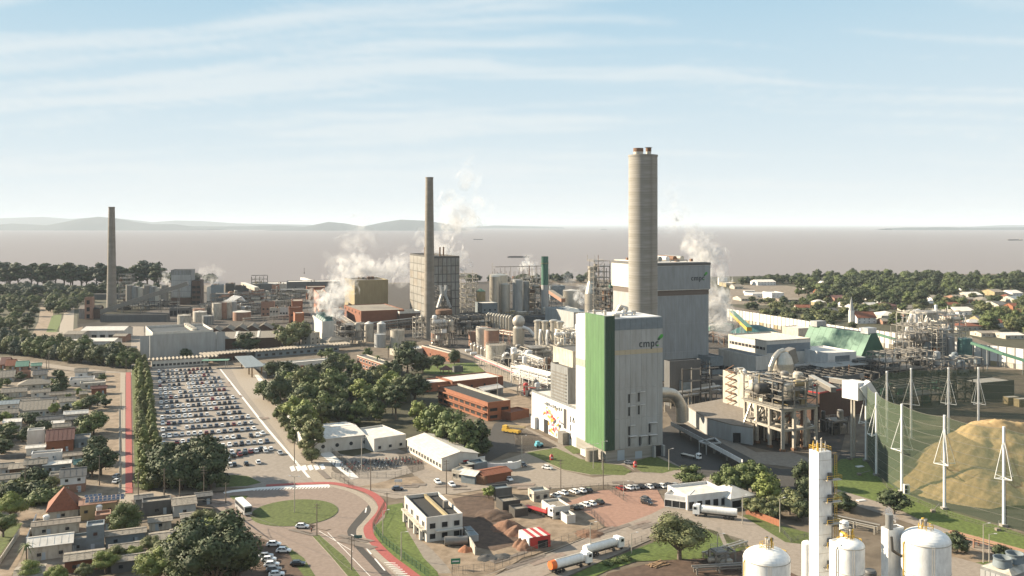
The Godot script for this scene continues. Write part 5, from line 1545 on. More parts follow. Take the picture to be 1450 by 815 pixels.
func tower_parts(b: Node3D, at: Vector3, size: Vector3, turn: float) -> void:
	b.position = at
	b.rotation.y = turn
	var w := size.x
	var h := size.y
	var d := size.z
	var s := sh()
	s.on(p3(0,4.6,0), p3(w, h - 4.6, d))
	put(b, "core_wall", s, M.white_wall)
	put(b, "plinth", sh().on(Vector3.ZERO, p3(w + 0.2, 4.6, d + 0.2)), M.concrete)
	put(b, "roof", sh().on(p3(0, h, 0), p3(w - 1, 0.3, d - 1)), M.clean_white)
	roof_gear(b, w, d, h + 0.3, 10, 3, [M.clean_white, M.lagging, M.steel_pale])
	var g := 3.6    # the green band's reach on the front
	var gd := d * 0.63
	var nx := 9
	var fw := w - g
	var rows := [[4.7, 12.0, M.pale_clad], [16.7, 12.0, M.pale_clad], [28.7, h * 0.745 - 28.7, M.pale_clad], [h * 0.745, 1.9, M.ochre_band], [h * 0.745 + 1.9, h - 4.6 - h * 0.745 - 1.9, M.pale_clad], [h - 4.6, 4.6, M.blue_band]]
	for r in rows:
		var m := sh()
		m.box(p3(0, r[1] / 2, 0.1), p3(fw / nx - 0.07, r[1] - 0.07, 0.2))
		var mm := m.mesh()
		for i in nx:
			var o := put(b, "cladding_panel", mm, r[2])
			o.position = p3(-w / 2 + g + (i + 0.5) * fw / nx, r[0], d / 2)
	var wd := d - gd
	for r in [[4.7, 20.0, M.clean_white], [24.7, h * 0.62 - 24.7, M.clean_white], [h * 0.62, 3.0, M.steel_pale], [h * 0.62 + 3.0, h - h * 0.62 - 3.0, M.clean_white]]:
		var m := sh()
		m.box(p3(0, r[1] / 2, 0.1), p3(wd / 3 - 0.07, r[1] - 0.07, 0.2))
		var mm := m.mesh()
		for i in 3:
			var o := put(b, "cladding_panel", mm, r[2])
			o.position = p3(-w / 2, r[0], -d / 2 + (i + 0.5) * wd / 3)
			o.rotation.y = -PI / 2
	for i in 7:
		var m := sh()
		m.box(p3(0, (h - 3.2) / 2, 0.4), p3(gd / 7 - 0.07, h - 3.2, 0.8))
		var o := put(b, "green_panel", m, M.green_clad)
		o.position = p3(-w / 2, 4.6, d / 2 - gd + (i + 0.5) * gd / 7)
		o.rotation.y = -PI / 2
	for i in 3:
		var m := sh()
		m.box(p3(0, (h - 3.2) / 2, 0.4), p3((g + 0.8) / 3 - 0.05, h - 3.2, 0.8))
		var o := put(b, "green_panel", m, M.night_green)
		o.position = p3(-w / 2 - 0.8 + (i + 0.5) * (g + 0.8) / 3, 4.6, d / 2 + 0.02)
	for k in [[0.30, 0.44, 0], [0.50, 0.445, 0], [0.30, 0.34, 0], [0.50, 0.345, 0], [0.30, 0.19, 0], [0.72, 0.195, 1], [0.30, 0.105, 1], [0.52, 0.1, 1], [0.72, 0.1, 1]]:
		var x: float = -w / 2 + g + k[0] * fw
		var y: float = k[1] * (h - 5)
		window(b, p3(x, y, d / 2 + 0.2), Vector2(0.9, 3.6), 0.0, M.glass, M.pale_clad)
		put(b, "window_hood", sh().box(p3(x + 1.6, y + 4.0, d / 2 + 0.75), p3(3.4 if k[2] else 2.2, 0.12, 1.1 if k[2] else 0.5)), M.clean_white)
		if k[2]:
			put(b, "vent_box", sh().on(p3(x + 1.9, y + 0.8, d / 2 + 0.45), p3(2.4,2.6,0.5)), M.pale_clad)
	for k in [[0.14, 2.6], [0.5, 2.6]]:
		put(b, "door", sh().on(p3(-w / 2 + g + k[0] * fw, 0, d / 2 + 0.12), p3(3.2, 4.2 if k[0] < 0.3 else 3.0, 0.14)), M.door_blue)
	put(b, "gateway", sh().on(p3(w / 2 - 2.4, 0, d / 2 + 0.12), p3(3.2,4.4,0.14)), M.opening)
	for e in [-1.0, 1.0]:
		put(b, "gate_pier", sh().on(p3(w / 2 - 2.4 + e * 2.2, 0, d / 2 + 0.9), p3(0.9,4.6,1.6)), M.pale_clad)
	logo(b, p3(w / 2 - 5.6, h - 10.6, d / 2 + 0.24), 1.0)

func logo(b: Node3D, at: Vector3, k: float) -> void:
	letters(b, "cmpc", at + p3(-1.0 * k, 0, 0), 0.0, 3.7 * k, M.ink)
	var s := sh()
	s.on(p3(3.2 * k, -1.0 * k, 0), p3(0.9 * k, 0.35 * k, 0.1))
	var o := put(b, "logo_dash", s, M.logo_green)
	o.position = at
	for c in [[p3(4.0,2.0,0), 0.75, M.logo_green, 0.7], [p3(4.8,2.7,0), 0.95, M.logo_green, 0.7], [p3(3.7,1.7,0.03), 0.58, M.logo_dark, 0.7]]:
		s = sh()
		s.cyl(p3(0,0,0), p3(0,0,0.08), 1.0, 1.0, 20)
		o = put(b, "logo_leaf", s, c[2])
		o.transform = Transform3D(Basis(Vector3.BACK, 0.7).scaled_local(p3(c[1] * k * 1.15, c[1] * k * 0.8, 1.0)), at + c[0] * k)

func annex_parts(b: Node3D) -> void:
	var box: Vector3 = (b.get_node("wall").mesh as Mesh).get_aabb().size
	var w := box.x
	var d := box.z
	var x := -w / 2
	var g := RandomNumberGenerator.new()
	g.seed = 3
	var mz := d * 0.02
	var cols := [M.yellow, M.yellow, M.cream, M.pink, M.red, M.ink, M.yellow, M.pink]
	for k in 46:
		var s := sh()
		var c: Material = cols[g.randi() % cols.size()]
		var y := clampf(g.randfn(6.5, 2.8), 1.4, 12.5)
		var z := mz + clampf(g.randfn(0.0, 5.0), -9.0, 9.5) + (y - 6.0) * -0.5
		s.box(Vector3.ZERO, p3(0.05 + 0.002 * k, g.randf_range(0.5, 1.3), g.randf_range(1.2, 3.6)), Basis(Vector3.RIGHT, g.randf_range(-1.3, 0.3)))
		var o := put(b, "mural_stroke", s, c)
		o.position = p3(x - 0.04, y, z)
	var s := sh()
	s.on(p3(x - 0.05, 0, mz - 8), p3(0.12,6.0,4.5))
	put(b, "doorway", s, M.opening)
	put(b, "mural_figure", sh().on(p3(x - 0.07, 6, mz + 11.5), p3(0.16,8.5,2.6)), M.steel_dark)
	put(b, "porch", sh().on(p3(x - 1.6, 0, mz + 13), p3(3.0,5.0,5.0)), M.steel_grey)
	put(b, "lobby", sh().on(p3(x - 0.9, 0, -d / 2 + 5), p3(1.6,5.4,4.2)), M.clean_white)
	for k in 4:
		for j in 3:
			s = sh()
			s.on(p3(x - 0.03, 2.5 + j * 3.6, d / 2 - 5.5 + k * 0.0 - (k % 2) * 5.0), p3(0.1,2.6,0.8))
			if k < 2:
				put(b, "window", s, M.opening)
	for k in 9:   # a line of dark lettering, too small to read
		put(b, "lettering", sh().box(p3(x - 0.05, 13.2 + (k % 3) * 0.15, mz - 9 + k * 2.1), p3(0.08, 0.9 + (k * 5 % 3) * 0.3, 1.1 + (k * 3 % 4) * 0.2)), M.ink)
	s = sh()
	s.beam(p3(x - 0.05, 10.6, d / 2 - 3.2), p3(x - 0.05, 12.4, d / 2 - 2.4), 0.3)
	s.beam(p3(x - 0.05, 10.6, d / 2 - 1.6), p3(x - 0.05, 12.4, d / 2 - 2.4), 0.3)
	s.beam(p3(x - 0.05, 10.4, d / 2 - 3.3), p3(x - 0.05, 10.4, d / 2 - 1.5), 0.3)
	put(b, "emblem", s, M.ink)

func boiler_parts(b: Node3D) -> void:
	var box: Vector3 = (b.get_node("wall").mesh as Mesh).get_aabb().size
	var w := box.x
	var h := box.y
	var d := box.z
	var s := sh()
	s.box(p3(0, h - 8.3, 0), p3(w + 1.6, 15.4, d + 1.6))
	put(b, "upper_wall", s, M.white_wall)
	put(b, "cornice", sh().box(p3(0, h - 0.2, 0), p3(w + 2.0, 1.5, d + 2.0)), M.dark_clad)
	put(b, "recessed_band", sh().box(p3(0, h - 17.6, 0), p3(w + 0.3, 3.2, d + 0.3)), M.brown_band)
	put(b, "roof", sh().box(p3(0, h + 0.8, 0), p3(w - 1, 0.5, d - 1)), M.white_roof)
	for k in 12:
		for e in 3:
			var m := sh()
			var ph := (h - 19.4) / 3.0
			m.box(p3(0, ph / 2, 0.08), p3(w / 12 - 0.06, ph - 0.06, 0.16))
			var o := put(b, "cladding_panel", m, M.boiler_clad)
			o.position = p3(-w / 2 + (k + 0.5) * w / 12, e * ph, d / 2)
	for k in 9:
		var m := sh()
		m.box(p3(0,7.2,0.06), p3((w + 1.6) / 9 - 0.06, 14.4, 0.12))
		var o := put(b, "upper_panel", m, M.boiler_clad)
		o.position = p3(-(w + 1.6) / 2 + (k + 0.5) * (w + 1.6) / 9, h - 15.6, d / 2 + 0.8)
	logo(b, p3(w / 2 - 7.5, h - 9.0, d / 2 + 1.0), 1.05)
	for k in 5:
		put(b, "roof_drum", sh().cyl(p3(-w * 0.4 + k * 7.0, h + 2.6, d * 0.3 - k * 2.5), p3(-w * 0.4 + k * 7.0 + 1.5, h + 2.6, -d * 0.15 - k * 2.0), 1.5, 1.5, 12), [M.lagging, M.grey_clad, M.clean_white, M.rust, M.lagging][k])
	roof_gear(b, w, d, h + 1.0, 12, 14, [M.lagging, M.steel_pale, M.rust, M.steel_grey])

func green_store(b: Node3D) -> void:
	var far: Vector3 = p3(231,17.6,-706)
	var near: Vector3 = p3(256,17.5,-650)
	var y := far.y
	near.y = y
	var along := (near - far).normalized()
	var across := p3(along.z, 0, -along.x)
	if across.x < 0:
		across = -across
	var tw := 2.6
	var bw := 13.0
	var f := sh()
	var q := []
	for c in [far, near]:
		q.append([c - across * tw, c + across * tw, p3(c.x, 0, c.z) + across * bw, p3(c.x, 0, c.z) - across * bw])
	var n := 10
	for side in 2:
		for k in n:
			var s := sh()
			var i0 := [0, 1][side] as int
			var i1 := [3, 2][side] as int
			var a: Vector3 = (q[0][i0] as Vector3).lerp(q[1][i0], (k + 0.01) / n)
			var c: Vector3 = (q[0][i0] as Vector3).lerp(q[1][i0], (k + 0.985) / n)
			var e: Vector3 = (q[0][i1] as Vector3).lerp(q[1][i1], (k + 0.985) / n)
			var g: Vector3 = (q[0][i1] as Vector3).lerp(q[1][i1], (k + 0.01) / n)
			if side == 0:
				s.quad(g, e, c, a)
			else:
				s.quad(e, g, a, c)
			put(b, "roof_sheet", s, M.green_roof)
	for k in 2:
		var s := sh()
		var v: Array = q[k]
		s.quad(v[3], v[2], v[1], v[0])
		put(b, "end_wall", s, M.deep_green)
	var s := sh()
	s.quad(q[0][0], q[1][0], q[1][1], q[0][1])
	put(b, "ridge_cap", s, M.steel_dark)
	for k in 2:
		var bs := sh()
		var c := far.lerp(near, 0.1 if k == 0 else 0.92)
		bs.box(c + p3(0,1.6,0), p3(9 if k == 0 else 8, 4.2, 7), Basis(Vector3.UP, GRID))
		put(b, "ridge_house", bs, M.pale_clad if k == 0 else M.clean_white)

func frame_unit(b: Node3D, at: Vector3, size: Vector3, turn: float) -> void:
	b.position = at
	b.rotation.y = turn
	var w := size.x
	var h := size.y
	var d := size.z
	for i in 4:
		for j in 4:
			if i > 0 and i < 3 and j > 0 and j < 2:
				continue
			var s := sh()
			s.on(Vector3.ZERO, p3(1.1, h - 0.8, 1.1))
			var o := put(b, "column", s, M.steel_pale)
			o.position = p3(-w / 2 + 0.6 + i * (w - 1.2) / 3, 0, d / 2 - 0.6 - j * (d - 1.2) / 3)
			put(o, "footing", sh().on(Vector3.ZERO, p3(1.8,1.1,1.8)), M.rust)
	for y in [h * 0.5, h - 0.5]:
		for i in 4:
			var s := sh()
			s.box(p3(-w / 2 + 0.6 + i * (w - 1.2) / 3, y, 0), p3(0.9, 1.0, d - 0.1))
			put(b, "beam", s, M.steel_pale)
		for j in 4:
			var s := sh()
			s.box(p3(0, y - 0.01, -d / 2 + 0.6 + j * (d - 1.2) / 3), p3(w - 0.1, 0.96, 0.86))
			put(b, "beam", s, M.steel_pale)
	var s := sh()
	s.box(p3(0, h + 0.2, 0), p3(w + 1, 0.4, d + 1))
	put(b, "deck", s, M.concrete)
	var r := sh()
	for e in [-1.0, 1.0]:
		rail_line(r, p3(-w / 2, h + 0.4, e * d / 2), p3(w / 2, h + 0.4, e * d / 2))
		rail_line(r, p3(e * w / 2, h + 0.4, -d / 2), p3(e * w / 2, h + 0.4, d / 2))
	put(b, "guard_rail", r, M.steel_pale)
	var g := RandomNumberGenerator.new()
	g.seed = 77
	for k in 16:
		s = sh()
		var x := g.randf_range(-0.4, 0.4) * w
		var z := g.randf_range(-0.4, 0.4) * d
		if k % 2:
			s.lathe(p3(x, 0, z), [Vector2(1.2, 0.5), Vector2(1.4, 2), Vector2(1.4, g.randf_range(4, 12)), Vector2(0.1, 12.5)], 12)
			put(b, "vessel", s, [M.steel_grey, M.lagging, M.steel_dark][k % 3])
		else:
			s.tube([p3(x, 0.5, z), p3(x, g.randf_range(4, 14), z), p3(x + g.randf_range(-6, 6), g.randf_range(4, 14), z), p3(x, h, z)], 0.45, 8)
			put(b, "pipe", s, [M.lagging, M.steel_grey, M.rust][k % 3])

func wall_run(p: Vector3, q: Vector3, h: float, n: int, label: String) -> void:
	var turn := atan2(-(q.z - p.z), q.x - p.x)
	var t := thing("acoustic_wall", label, "wall", p, turn)
	var len := Vector2(q.x - p.x, q.z - p.z).length()
	var st := len / n
	var m := sh()
	m.on(p3(st / 2, 3.4, 0), p3(st - 0.35, h - 3.4, 0.4))
	var pm := m.mesh()
	m = sh()
	m.on(p3(st / 2 - 0.2, 0, 0), p3(st * 0.72, 3.2, 0.4))
	var lm := m.mesh()
	m = sh()
	m.on(Vector3.ZERO, p3(0.5, h + 0.3, 0.8))
	var om := m.mesh()
	for i in n:
		var o := put(t, "panel", pm, [M.clean_white, M.white_wall, M.clean_white][i % 3])
		o.position.x = i * st
		o = put(t, "lower_panel", lm, [M.old_white, M.white_wall, M.cream, M.old_white][i % 4])
		o.position.x = i * st
		o = put(t, "post", om, M.steel_grey)
		o.position.x = i * st

func net() -> void:
	var feet := [gr(141.8,-368), gr(137.6,-346.9), gr(137.9,-325), gr(144,-305.9), gr(154.5,-288.6), gr(164.7,-276.3)]
	var back := [gr(162,-397.1), gr(176,-405.2), gr(193.4,-407.1), gr(206.9,-407.6), gr(242.2,-406.2)]
	var all := []
	for k in range(back.size() - 1, -1, -1):
		all.append(back[k])
	all.append_array(feet)
	var centre: Vector3 = gr(189.7,-345)
	var h := 31.4
	for k in all.size():
		var p: Vector3 = all[k]
		var inward := (centre - p)
		inward.y = 0
		inward = inward.normalized()
		var isback := k < back.size()
		var t := thing("net_pole", "white %s pole of the wind net, %s from the plant corner, with splayed struts" % ["far" if isback else "near", nth(back.size() - k if isback else k - back.size() + 1)], "pole", p, 0.0, "poles of the wind net")
		var s := sh()
		s.cyl(Vector3.ZERO, p3(0, h, 0), 0.5, 0.42, 12)
		put(t, "pole", s, M.white_paint)
		var out := -inward
		var side := p3(out.z, 0, -out.x)
		var y0 := h - 3.5
		var y1 := h - 16.0
		for e in [-1.0, 1.0]:
			put(t, "strut", sh().cyl(p3(0, y0, 0), out * 2.6 + side * e * 2.4 + p3(0, y1, 0), 0.1, 0.1, 6), M.white_paint)
			put(t, "strut", sh().cyl(p3(0, y0, 0), -out * 2.6 + side * e * 2.4 + p3(0, y1, 0), 0.08, 0.08, 6), M.white_paint)
		s = sh()
		for pr in [[1, 1], [1, -1], [-1, -1], [-1, 1]]:
			var a: Vector3 = out * 2.6 * pr[0] + side * 2.4 * pr[1] + p3(0, y1, 0)
			s.beam(p3(0, y1, 0), a, 0.2)
		s.beam(out * 2.6 + side * 2.4 + p3(0, y1, 0), out * 2.6 - side * 2.4 + p3(0, y1, 0), 0.22)
		put(t, "spreader", s, M.white_paint)
		put(t, "footing", sh().on(Vector3.ZERO, p3(2.0,0.8,2.0)), M.concrete)
		if not isback:
			var a := thing("anchor_block", "concrete anchor block on the grass outside the %s near net pole" % nth(k - back.size() + 1), "block", p + out * 5.0 + p3(-1.5,0,0), 0.0, "anchor blocks of the wind net")
			put(a, "block", sh().on(Vector3.ZERO, p3(1.3,0.9,1.3)), M.concrete_slab)
			put(a, "stay_rod", sh().beam(p3(0,0.7,0), -out * 4.5 + p3(0,2.0,0), 0.15), M.steel_grey)
	var n := thing("wind_net", "see-through green net wall slung between tall white poles round the chip pile", "net", Vector3.ZERO)
	for k in all.size() - 1:
		var p: Vector3 = all[k]
		var q: Vector3 = all[k + 1]
		var s := sh()
		var steps := 6
		var sag := 0.9 if k >= back.size() else 0.6
		for i in steps:
			var a := p.lerp(q, float(i) / steps)
			var c := p.lerp(q, float(i + 1) / steps)
			var ta := h - 0.4 - sag * 4.0 * (float(i) / steps) * (1.0 - float(i) / steps)
			var tc := h - 0.4 - sag * 4.0 * (float(i + 1) / steps) * (1.0 - float(i + 1) / steps)
			s.quad(a, c, c + p3(0, tc, 0), a + p3(0, ta, 0))
		put(n, "net_panel", s, M.net if k > back.size() + 1 else M.dense_net)
		for j in 9:
			s = sh()
			for i in steps:
				var f0 := float(i) / steps
				var f1 := float(i + 1) / steps
				var y := (h - 0.5) * (j + 1) / 9.0
				var sg := sag * (j + 1) / 9.0
				s.beam(p.lerp(q, f0) + p3(0, y - sg * 4 * f0 * (1 - f0), 0.05), p.lerp(q, f1) + p3(0, y - sg * 4 * f1 * (1 - f1), 0.05), 0.07)
			put(n, "cable", s, M.steel_grey)
	var b := thing("discharge_hood", "big white chute hood at the plant corner of the wind net", "hopper", gr(140.1,-368.7), 0.5)
	var s := sh()
	s.box(p3(0,28,-3), p3(6,7,8))
	s.beam(p3(0,31,1), p3(4,24,3), 4, 5)
	put(b, "hood", s, M.clean_white)
	s = sh()
	s.on(p3(-2,0,-3), p3(0.6,25,0.6))
	s.on(p3(2,0,-5), p3(0.6,25,0.6))
	put(b, "leg", s, M.steel_pale)
	var heap := sh()
	var f := FastNoiseLite.new()
	f.seed = 4
	f.frequency = 0.05
	f.fractal_octaves = 4
	var nn := 96
	var c: Vector3 = p3(205,0,-334)
	var rx := 66.0
	var rz := 28.0
	var grid := []
	for j in nn + 1:
		for i in nn + 1:
			var x := (float(i) / nn * 2 - 1)
			var z := (float(j) / nn * 2 - 1)
			var ax := Vector2(clampf(x, -0.55, 0.9), 0.0)
			var r := Vector2((x - ax.x) * rx, z * rz).length()
			var top := 23.5 - maxf(0.0, x + 0.4) * 5.0
			var y := maxf(0.0, top - maxf(0.0, r - 1.5) * top / rz) + (f.get_noise_2d(x * rx, z * rz) * 1.6 + f.get_noise_2d(x * rx * 6.0, z * rz * 6.0) * 0.7 if r < rz else 0.0)
			grid.append(p3(c.x + x * rx, maxf(y, -0.3) , c.z + z * rz))
	smooth_grid(heap, grid, nn)
	single("chip_pile", "huge tan heap of wood chips inside the green wind net", "heap", heap, M.chips)
	b = hall(260,-504,26,9,14, "flat roofed shelter on posts behind the far side of the wind net", M.steel_dark, M.white_roof, {"called": "shelter"})
	for k in 2:
		shed([gr(263,-484), gr(266,-479)][k], p3(7,4,4), 0.2, ["pale container behind the wind net, nearer the shelter", "pale container behind the wind net, farther from the shelter"][k], M.cream, M.white_roof, {"called": "container", "category": "container", "parapet": 0.1})
	unit(gr(216,-488), p3(60,12,16), GRID, "dark green machinery seen through the far side of the wind net", 81, [M.deep_green, M.steel_dark, M.steel_grey], {"frame": M.steel_dark, "vessels": 10, "pipes": 18})
	unit(gr(262,-508), p3(26,8,14), GRID, "steel frame under the flat roofed shelter behind the wind net", 82, [M.steel_grey, M.blue_grey], {"frame": M.steel_pale, "vessels": 6, "pipes": 10})

func smooth_grid(s: Shape, g: Array, n: int) -> void:
	var m := []
	for j in n + 1:
		for i in n + 1:
			var a: Vector3 = g[j * (n + 1) + mini(i + 1, n)] - g[j * (n + 1) + maxi(i - 1, 0)]
			var b: Vector3 = g[mini(j + 1, n) * (n + 1) + i] - g[maxi(j - 1, 0) * (n + 1) + i]
			m.append(b.cross(a).normalized())
	for j in n:
		for i in n:
			var k := j * (n + 1) + i
			if g[k].y <= 0 and g[k + 1].y <= 0 and g[k + n + 1].y <= 0 and g[k + n + 2].y <= 0:
				continue
			s.smooth(g[k + n + 1], g[k + n + 2], g[k + 1], g[k], m[k + n + 1], m[k + n + 2], m[k + 1], m[k])

func tank_farm() -> void:
	var s: Shape
	var b: Node3D
	b = thing("cold_box", "tall white square column with yellow railed platforms up its shaded side", "column", gr(73.6,-219.4), 0.32)
	var h: float = 41
	put(b, "shell", sh().on(p3(0,0,0), p3(3.6, h, 3.6)), M.white_paint)
	for k in 9:
		put(b, "panel_joint", sh().box(p3(0, h - 2 - k * 4.4, 0), p3(3.66,0.08,3.66)), M.steel_pale)
	s = sh()
	for e in [-1.0, 1.0]:
		rail_line(s, p3(-1.8, h, e * 1.8), p3(1.8, h, e * 1.8))
		rail_line(s, p3(e * 1.8, h, -1.8), p3(e * 1.8, h, 1.8))
	put(b, "guard_rail", s, M.yellow)
	for k in 6:
		put(b, "relief_valve", sh().lathe(p3(-1.2 + (k % 3) * 1.1, h, -1.0 + (k / 3) * 1.6), [Vector2(0.2, 0), Vector2(0.2, 1.4 + (k * 7 % 5) * 0.3), Vector2(0.05, 2.2)], 8), [M.yellow, M.steel_pale, M.lagging][k % 3])
	put(b, "pipe_casing", sh().on(p3(2.3,0,-0.2), p3(1.0, h - 2, 2.2)), M.pale_clad)
	for k in 5:
		s = sh()
		var y := h - 6.5 - k * 5.2
		s.box(p3(1.6, y, 2.5), p3(4.2,0.15,1.5))
		var pf := put(b, "platform", s, M.steel_pale)
		s = sh()
		rail_line(s, p3(-0.4, y, 3.2), p3(3.7, y, 3.2))
		rail_line(s, p3(3.7, y, 1.8), p3(3.7, y, 3.2))
		put(pf, "guard_rail", s, M.yellow)
		put(pf, "junction_box", sh().on(p3(1.0, y + 0.1, 2.4), p3(0.9,1.5,0.8)), M.dark_clad)
	s = sh()
	for e in [-0.3, 0.3]:
		s.beam(p3(3.2 + e, 0, 1.6), p3(3.2 + e, h - 1, 1.6), 0.09)
	for k in int(h / 0.5):
		s.beam(p3(2.9, k * 0.5, 1.6), p3(3.5, k * 0.5, 1.6), 0.05)
	put(b, "ladder", s, M.yellow)
	big_tank(gr(58.2,-210), 5.25, 18.6, "white domed tank with yellow valves on its top, west of the tall white column")
	big_tank(gr(77.9,-211.8), 3.26, 20.9, "narrow white domed tank between the tall white column and the dark cabinet")
	big_tank(gr(93,-206.5), 5.24, 24, "largest white domed tank with a long curved yellow railing, by the cooling tower")
	b = hall(75.9,-212.4,3.3,21.5,3.6, "white square pump house in front of the narrow white domed tank", M.white_paint, M.white_roof, {"called": "pump_house", "parapet": 0.2})
	unit(gr(78.4,-215.5) + p3(0,18.6,0), p3(2.2,4.5,2.2), 0.3, "small yellow and white valve tree above the white pump house", 91, [M.yellow, M.clean_white, M.steel_grey], {"frame": M.yellow, "vessels": 3, "pipes": 8, "bay": 4.0, "boxes": 1, "column": 0.2})
	b = thing("storage_vessel", "small white capsule-shaped tank close to the tall white column", "tank", gr(71.5,-222.5))
	put(b, "shell", sh().lathe(Vector3.ZERO, xy([1.3,0,1.3,17.8,1.0,18.1,0,18.5]), 18), M.white_paint)
	b = thing("storage_vessel", "small white capsule tank poking up behind the narrow domed tank", "tank", gr(86.2,-238.4))
	put(b, "shell", sh().lathe(Vector3.ZERO, xy([1.2,0,1.2,17.6,0.9,18,0,18.2]), 18), M.white_paint)
	b = hall(87,-210.1,4.7,25.6,2.1, "white compressor tower with a grey exhaust pipe on its shaded side", M.white_paint, M.grey_roof, {"called": "compressor_tower", "parapet": 0.2})
	var bx: Vector3 = (b.get_node("wall").mesh as Mesh).get_aabb().size
	put(b, "exhaust_stack", sh().cyl(p3(-bx.x / 2 + 0.9, bx.y, 0.5), p3(-bx.x / 2 + 0.9, bx.y + 3.4, 0.5), 0.85, 0.85, 14), M.grey_clad)
	put(b, "pipe", sh().tube(xyz([-bx.x / 2 - 0.3, bx.y - 1, 2.3, -bx.x / 2 - 0.3, bx.y - 4, 2.6, 0.4, bx.y - 6, 3.0, 1.2, bx.y - 8, 3.0, 1.2, 2, 3.0]), 0.32, 8), M.steel_dark)
	put(b, "pipe", sh().tube(xyz([1.9, bx.y - 1.5, 2.9, 1.6, bx.y - 7, 3.1, 2.2, bx.y - 12, 3.0, 2.0, 2, 3.0]), 0.22, 8), M.steel_grey)
	put(b, "fan", sh().cyl(p3(0.6, bx.y - 3.2, 2.6), p3(0.6, bx.y - 3.2, 3.6), 0.7, 0.9, 12), M.steel_dark)
	b = thing("dark_cabinet", "black ribbed cabinet on the ground between the white tanks", "cabinet", gr(91.7,-235.2))
	put(b, "casing", sh().lathe(Vector3.ZERO, xy([1.6,0,1.6,6,1.3,6.5,0,6.6]), 12), M.dark_clad)
	b = thing("cooling_tower", "low grey-green cooling tower with a round fan ring, in the corner beside the largest tank", "cooling tower", gr(122.5,-226.6), 0.55)
	put(b, "basin", sh().on(Vector3.ZERO, p3(11,10.5,8)), M.grey_clad)
	for k in 9:
		put(b, "louvre_panel", sh().on(p3(-5 + k * 1.25, 0.3, 4.03), p3(1.1,9.5,0.12)), M.pale_clad)
	for k in 6:
		put(b, "louvre_panel", sh().on(p3(-5.53, 0.3, -3.3 + k * 1.3), p3(0.12,9.5,1.15)), M.pale_clad)
	for k in 2:
		s = sh()
		s.hip(5.2, 7.6, 10.5, 1.4, 0.1)
		var o := put(b, "roof", s, M.old_white)
		o.position.x = -2.7 + k * 5.4
		put(o, "fan_ring", sh().lathe(p3(0,11.2,0), xy([2.3,0,2.0,1.6,2.2,2.2,1.9,2.2,1.7,1,0,0.8]), 18), M.blue_grey)
	var t := thing("brick_wall", "low orange brick wall along the grass below the green trees", "wall", Vector3.ZERO)
	var p: Vector3 = gr(76.7,-301.2)
	var q: Vector3 = gr(83.9,-287.9)
	for k in 12:
		put(t, "wall_panel", sh().beam(p.lerp(q, k / 12.0) + p3(0,1.1,0), p.lerp(q, (k + 0.97) / 12.0) + p3(0,1.1,0), 0.3, 2.2), M.orange_wall if k > 3 else M.brick_red)
	rack(gr(55,-260), gr(67.7,-269.1), 1.6, 2.4, "low pipe sleeper way on the dark ground by the first domed tank", [M.lagging, M.steel_grey, M.steel_pale], 1, 5.0)
	rack(gr(49.9,-249.5), gr(62.5,-251.5), 1.4, 2.0, "low grey pipe sleeper way at the frame's lower edge", [M.steel_grey, M.lagging], 1, 5.0)
	unit(gr(58.7,-256.8), p3(6,4,4), 0.3, "small valve station with a tall post beside the low pipes", 92, [M.steel_pale, M.steel_grey], {"vessels": 2, "pipes": 7, "bay": 3.0, "boxes": 1})
	rack(gr(102.2,-290.6), gr(111.7,-282), 2.0, 2.5, "grey pipe way running behind the tall white column", [M.lagging, M.steel_grey], 1, 6.0)
	rack(gr(132.5,-275.7), gr(144.7,-259.5), 2.2, 3.0, "pipe way with old timbers in the scrub beside the wind net road", [M.salmon, M.steel_pale, M.wood], 1, 6.0)
	t = thing("plank_stack", "loose stack of wooden planks on the dirt below the big round tree", "planks", gr(40.7,-255.7), 0.6)
	for k in 14:
		s = sh()
		s.box(p3(0, 0.1 + (k / 5) * 0.22, 0), p3(4.5,0.18,0.4), Basis(Vector3.UP, (k * 37 % 11 - 5) * 0.07))
		var o := put(t, "plank", s, M.wood)
		o.position = p3((k * 13 % 7 - 3) * 0.3, 0, (k % 5 - 2) * 0.6)

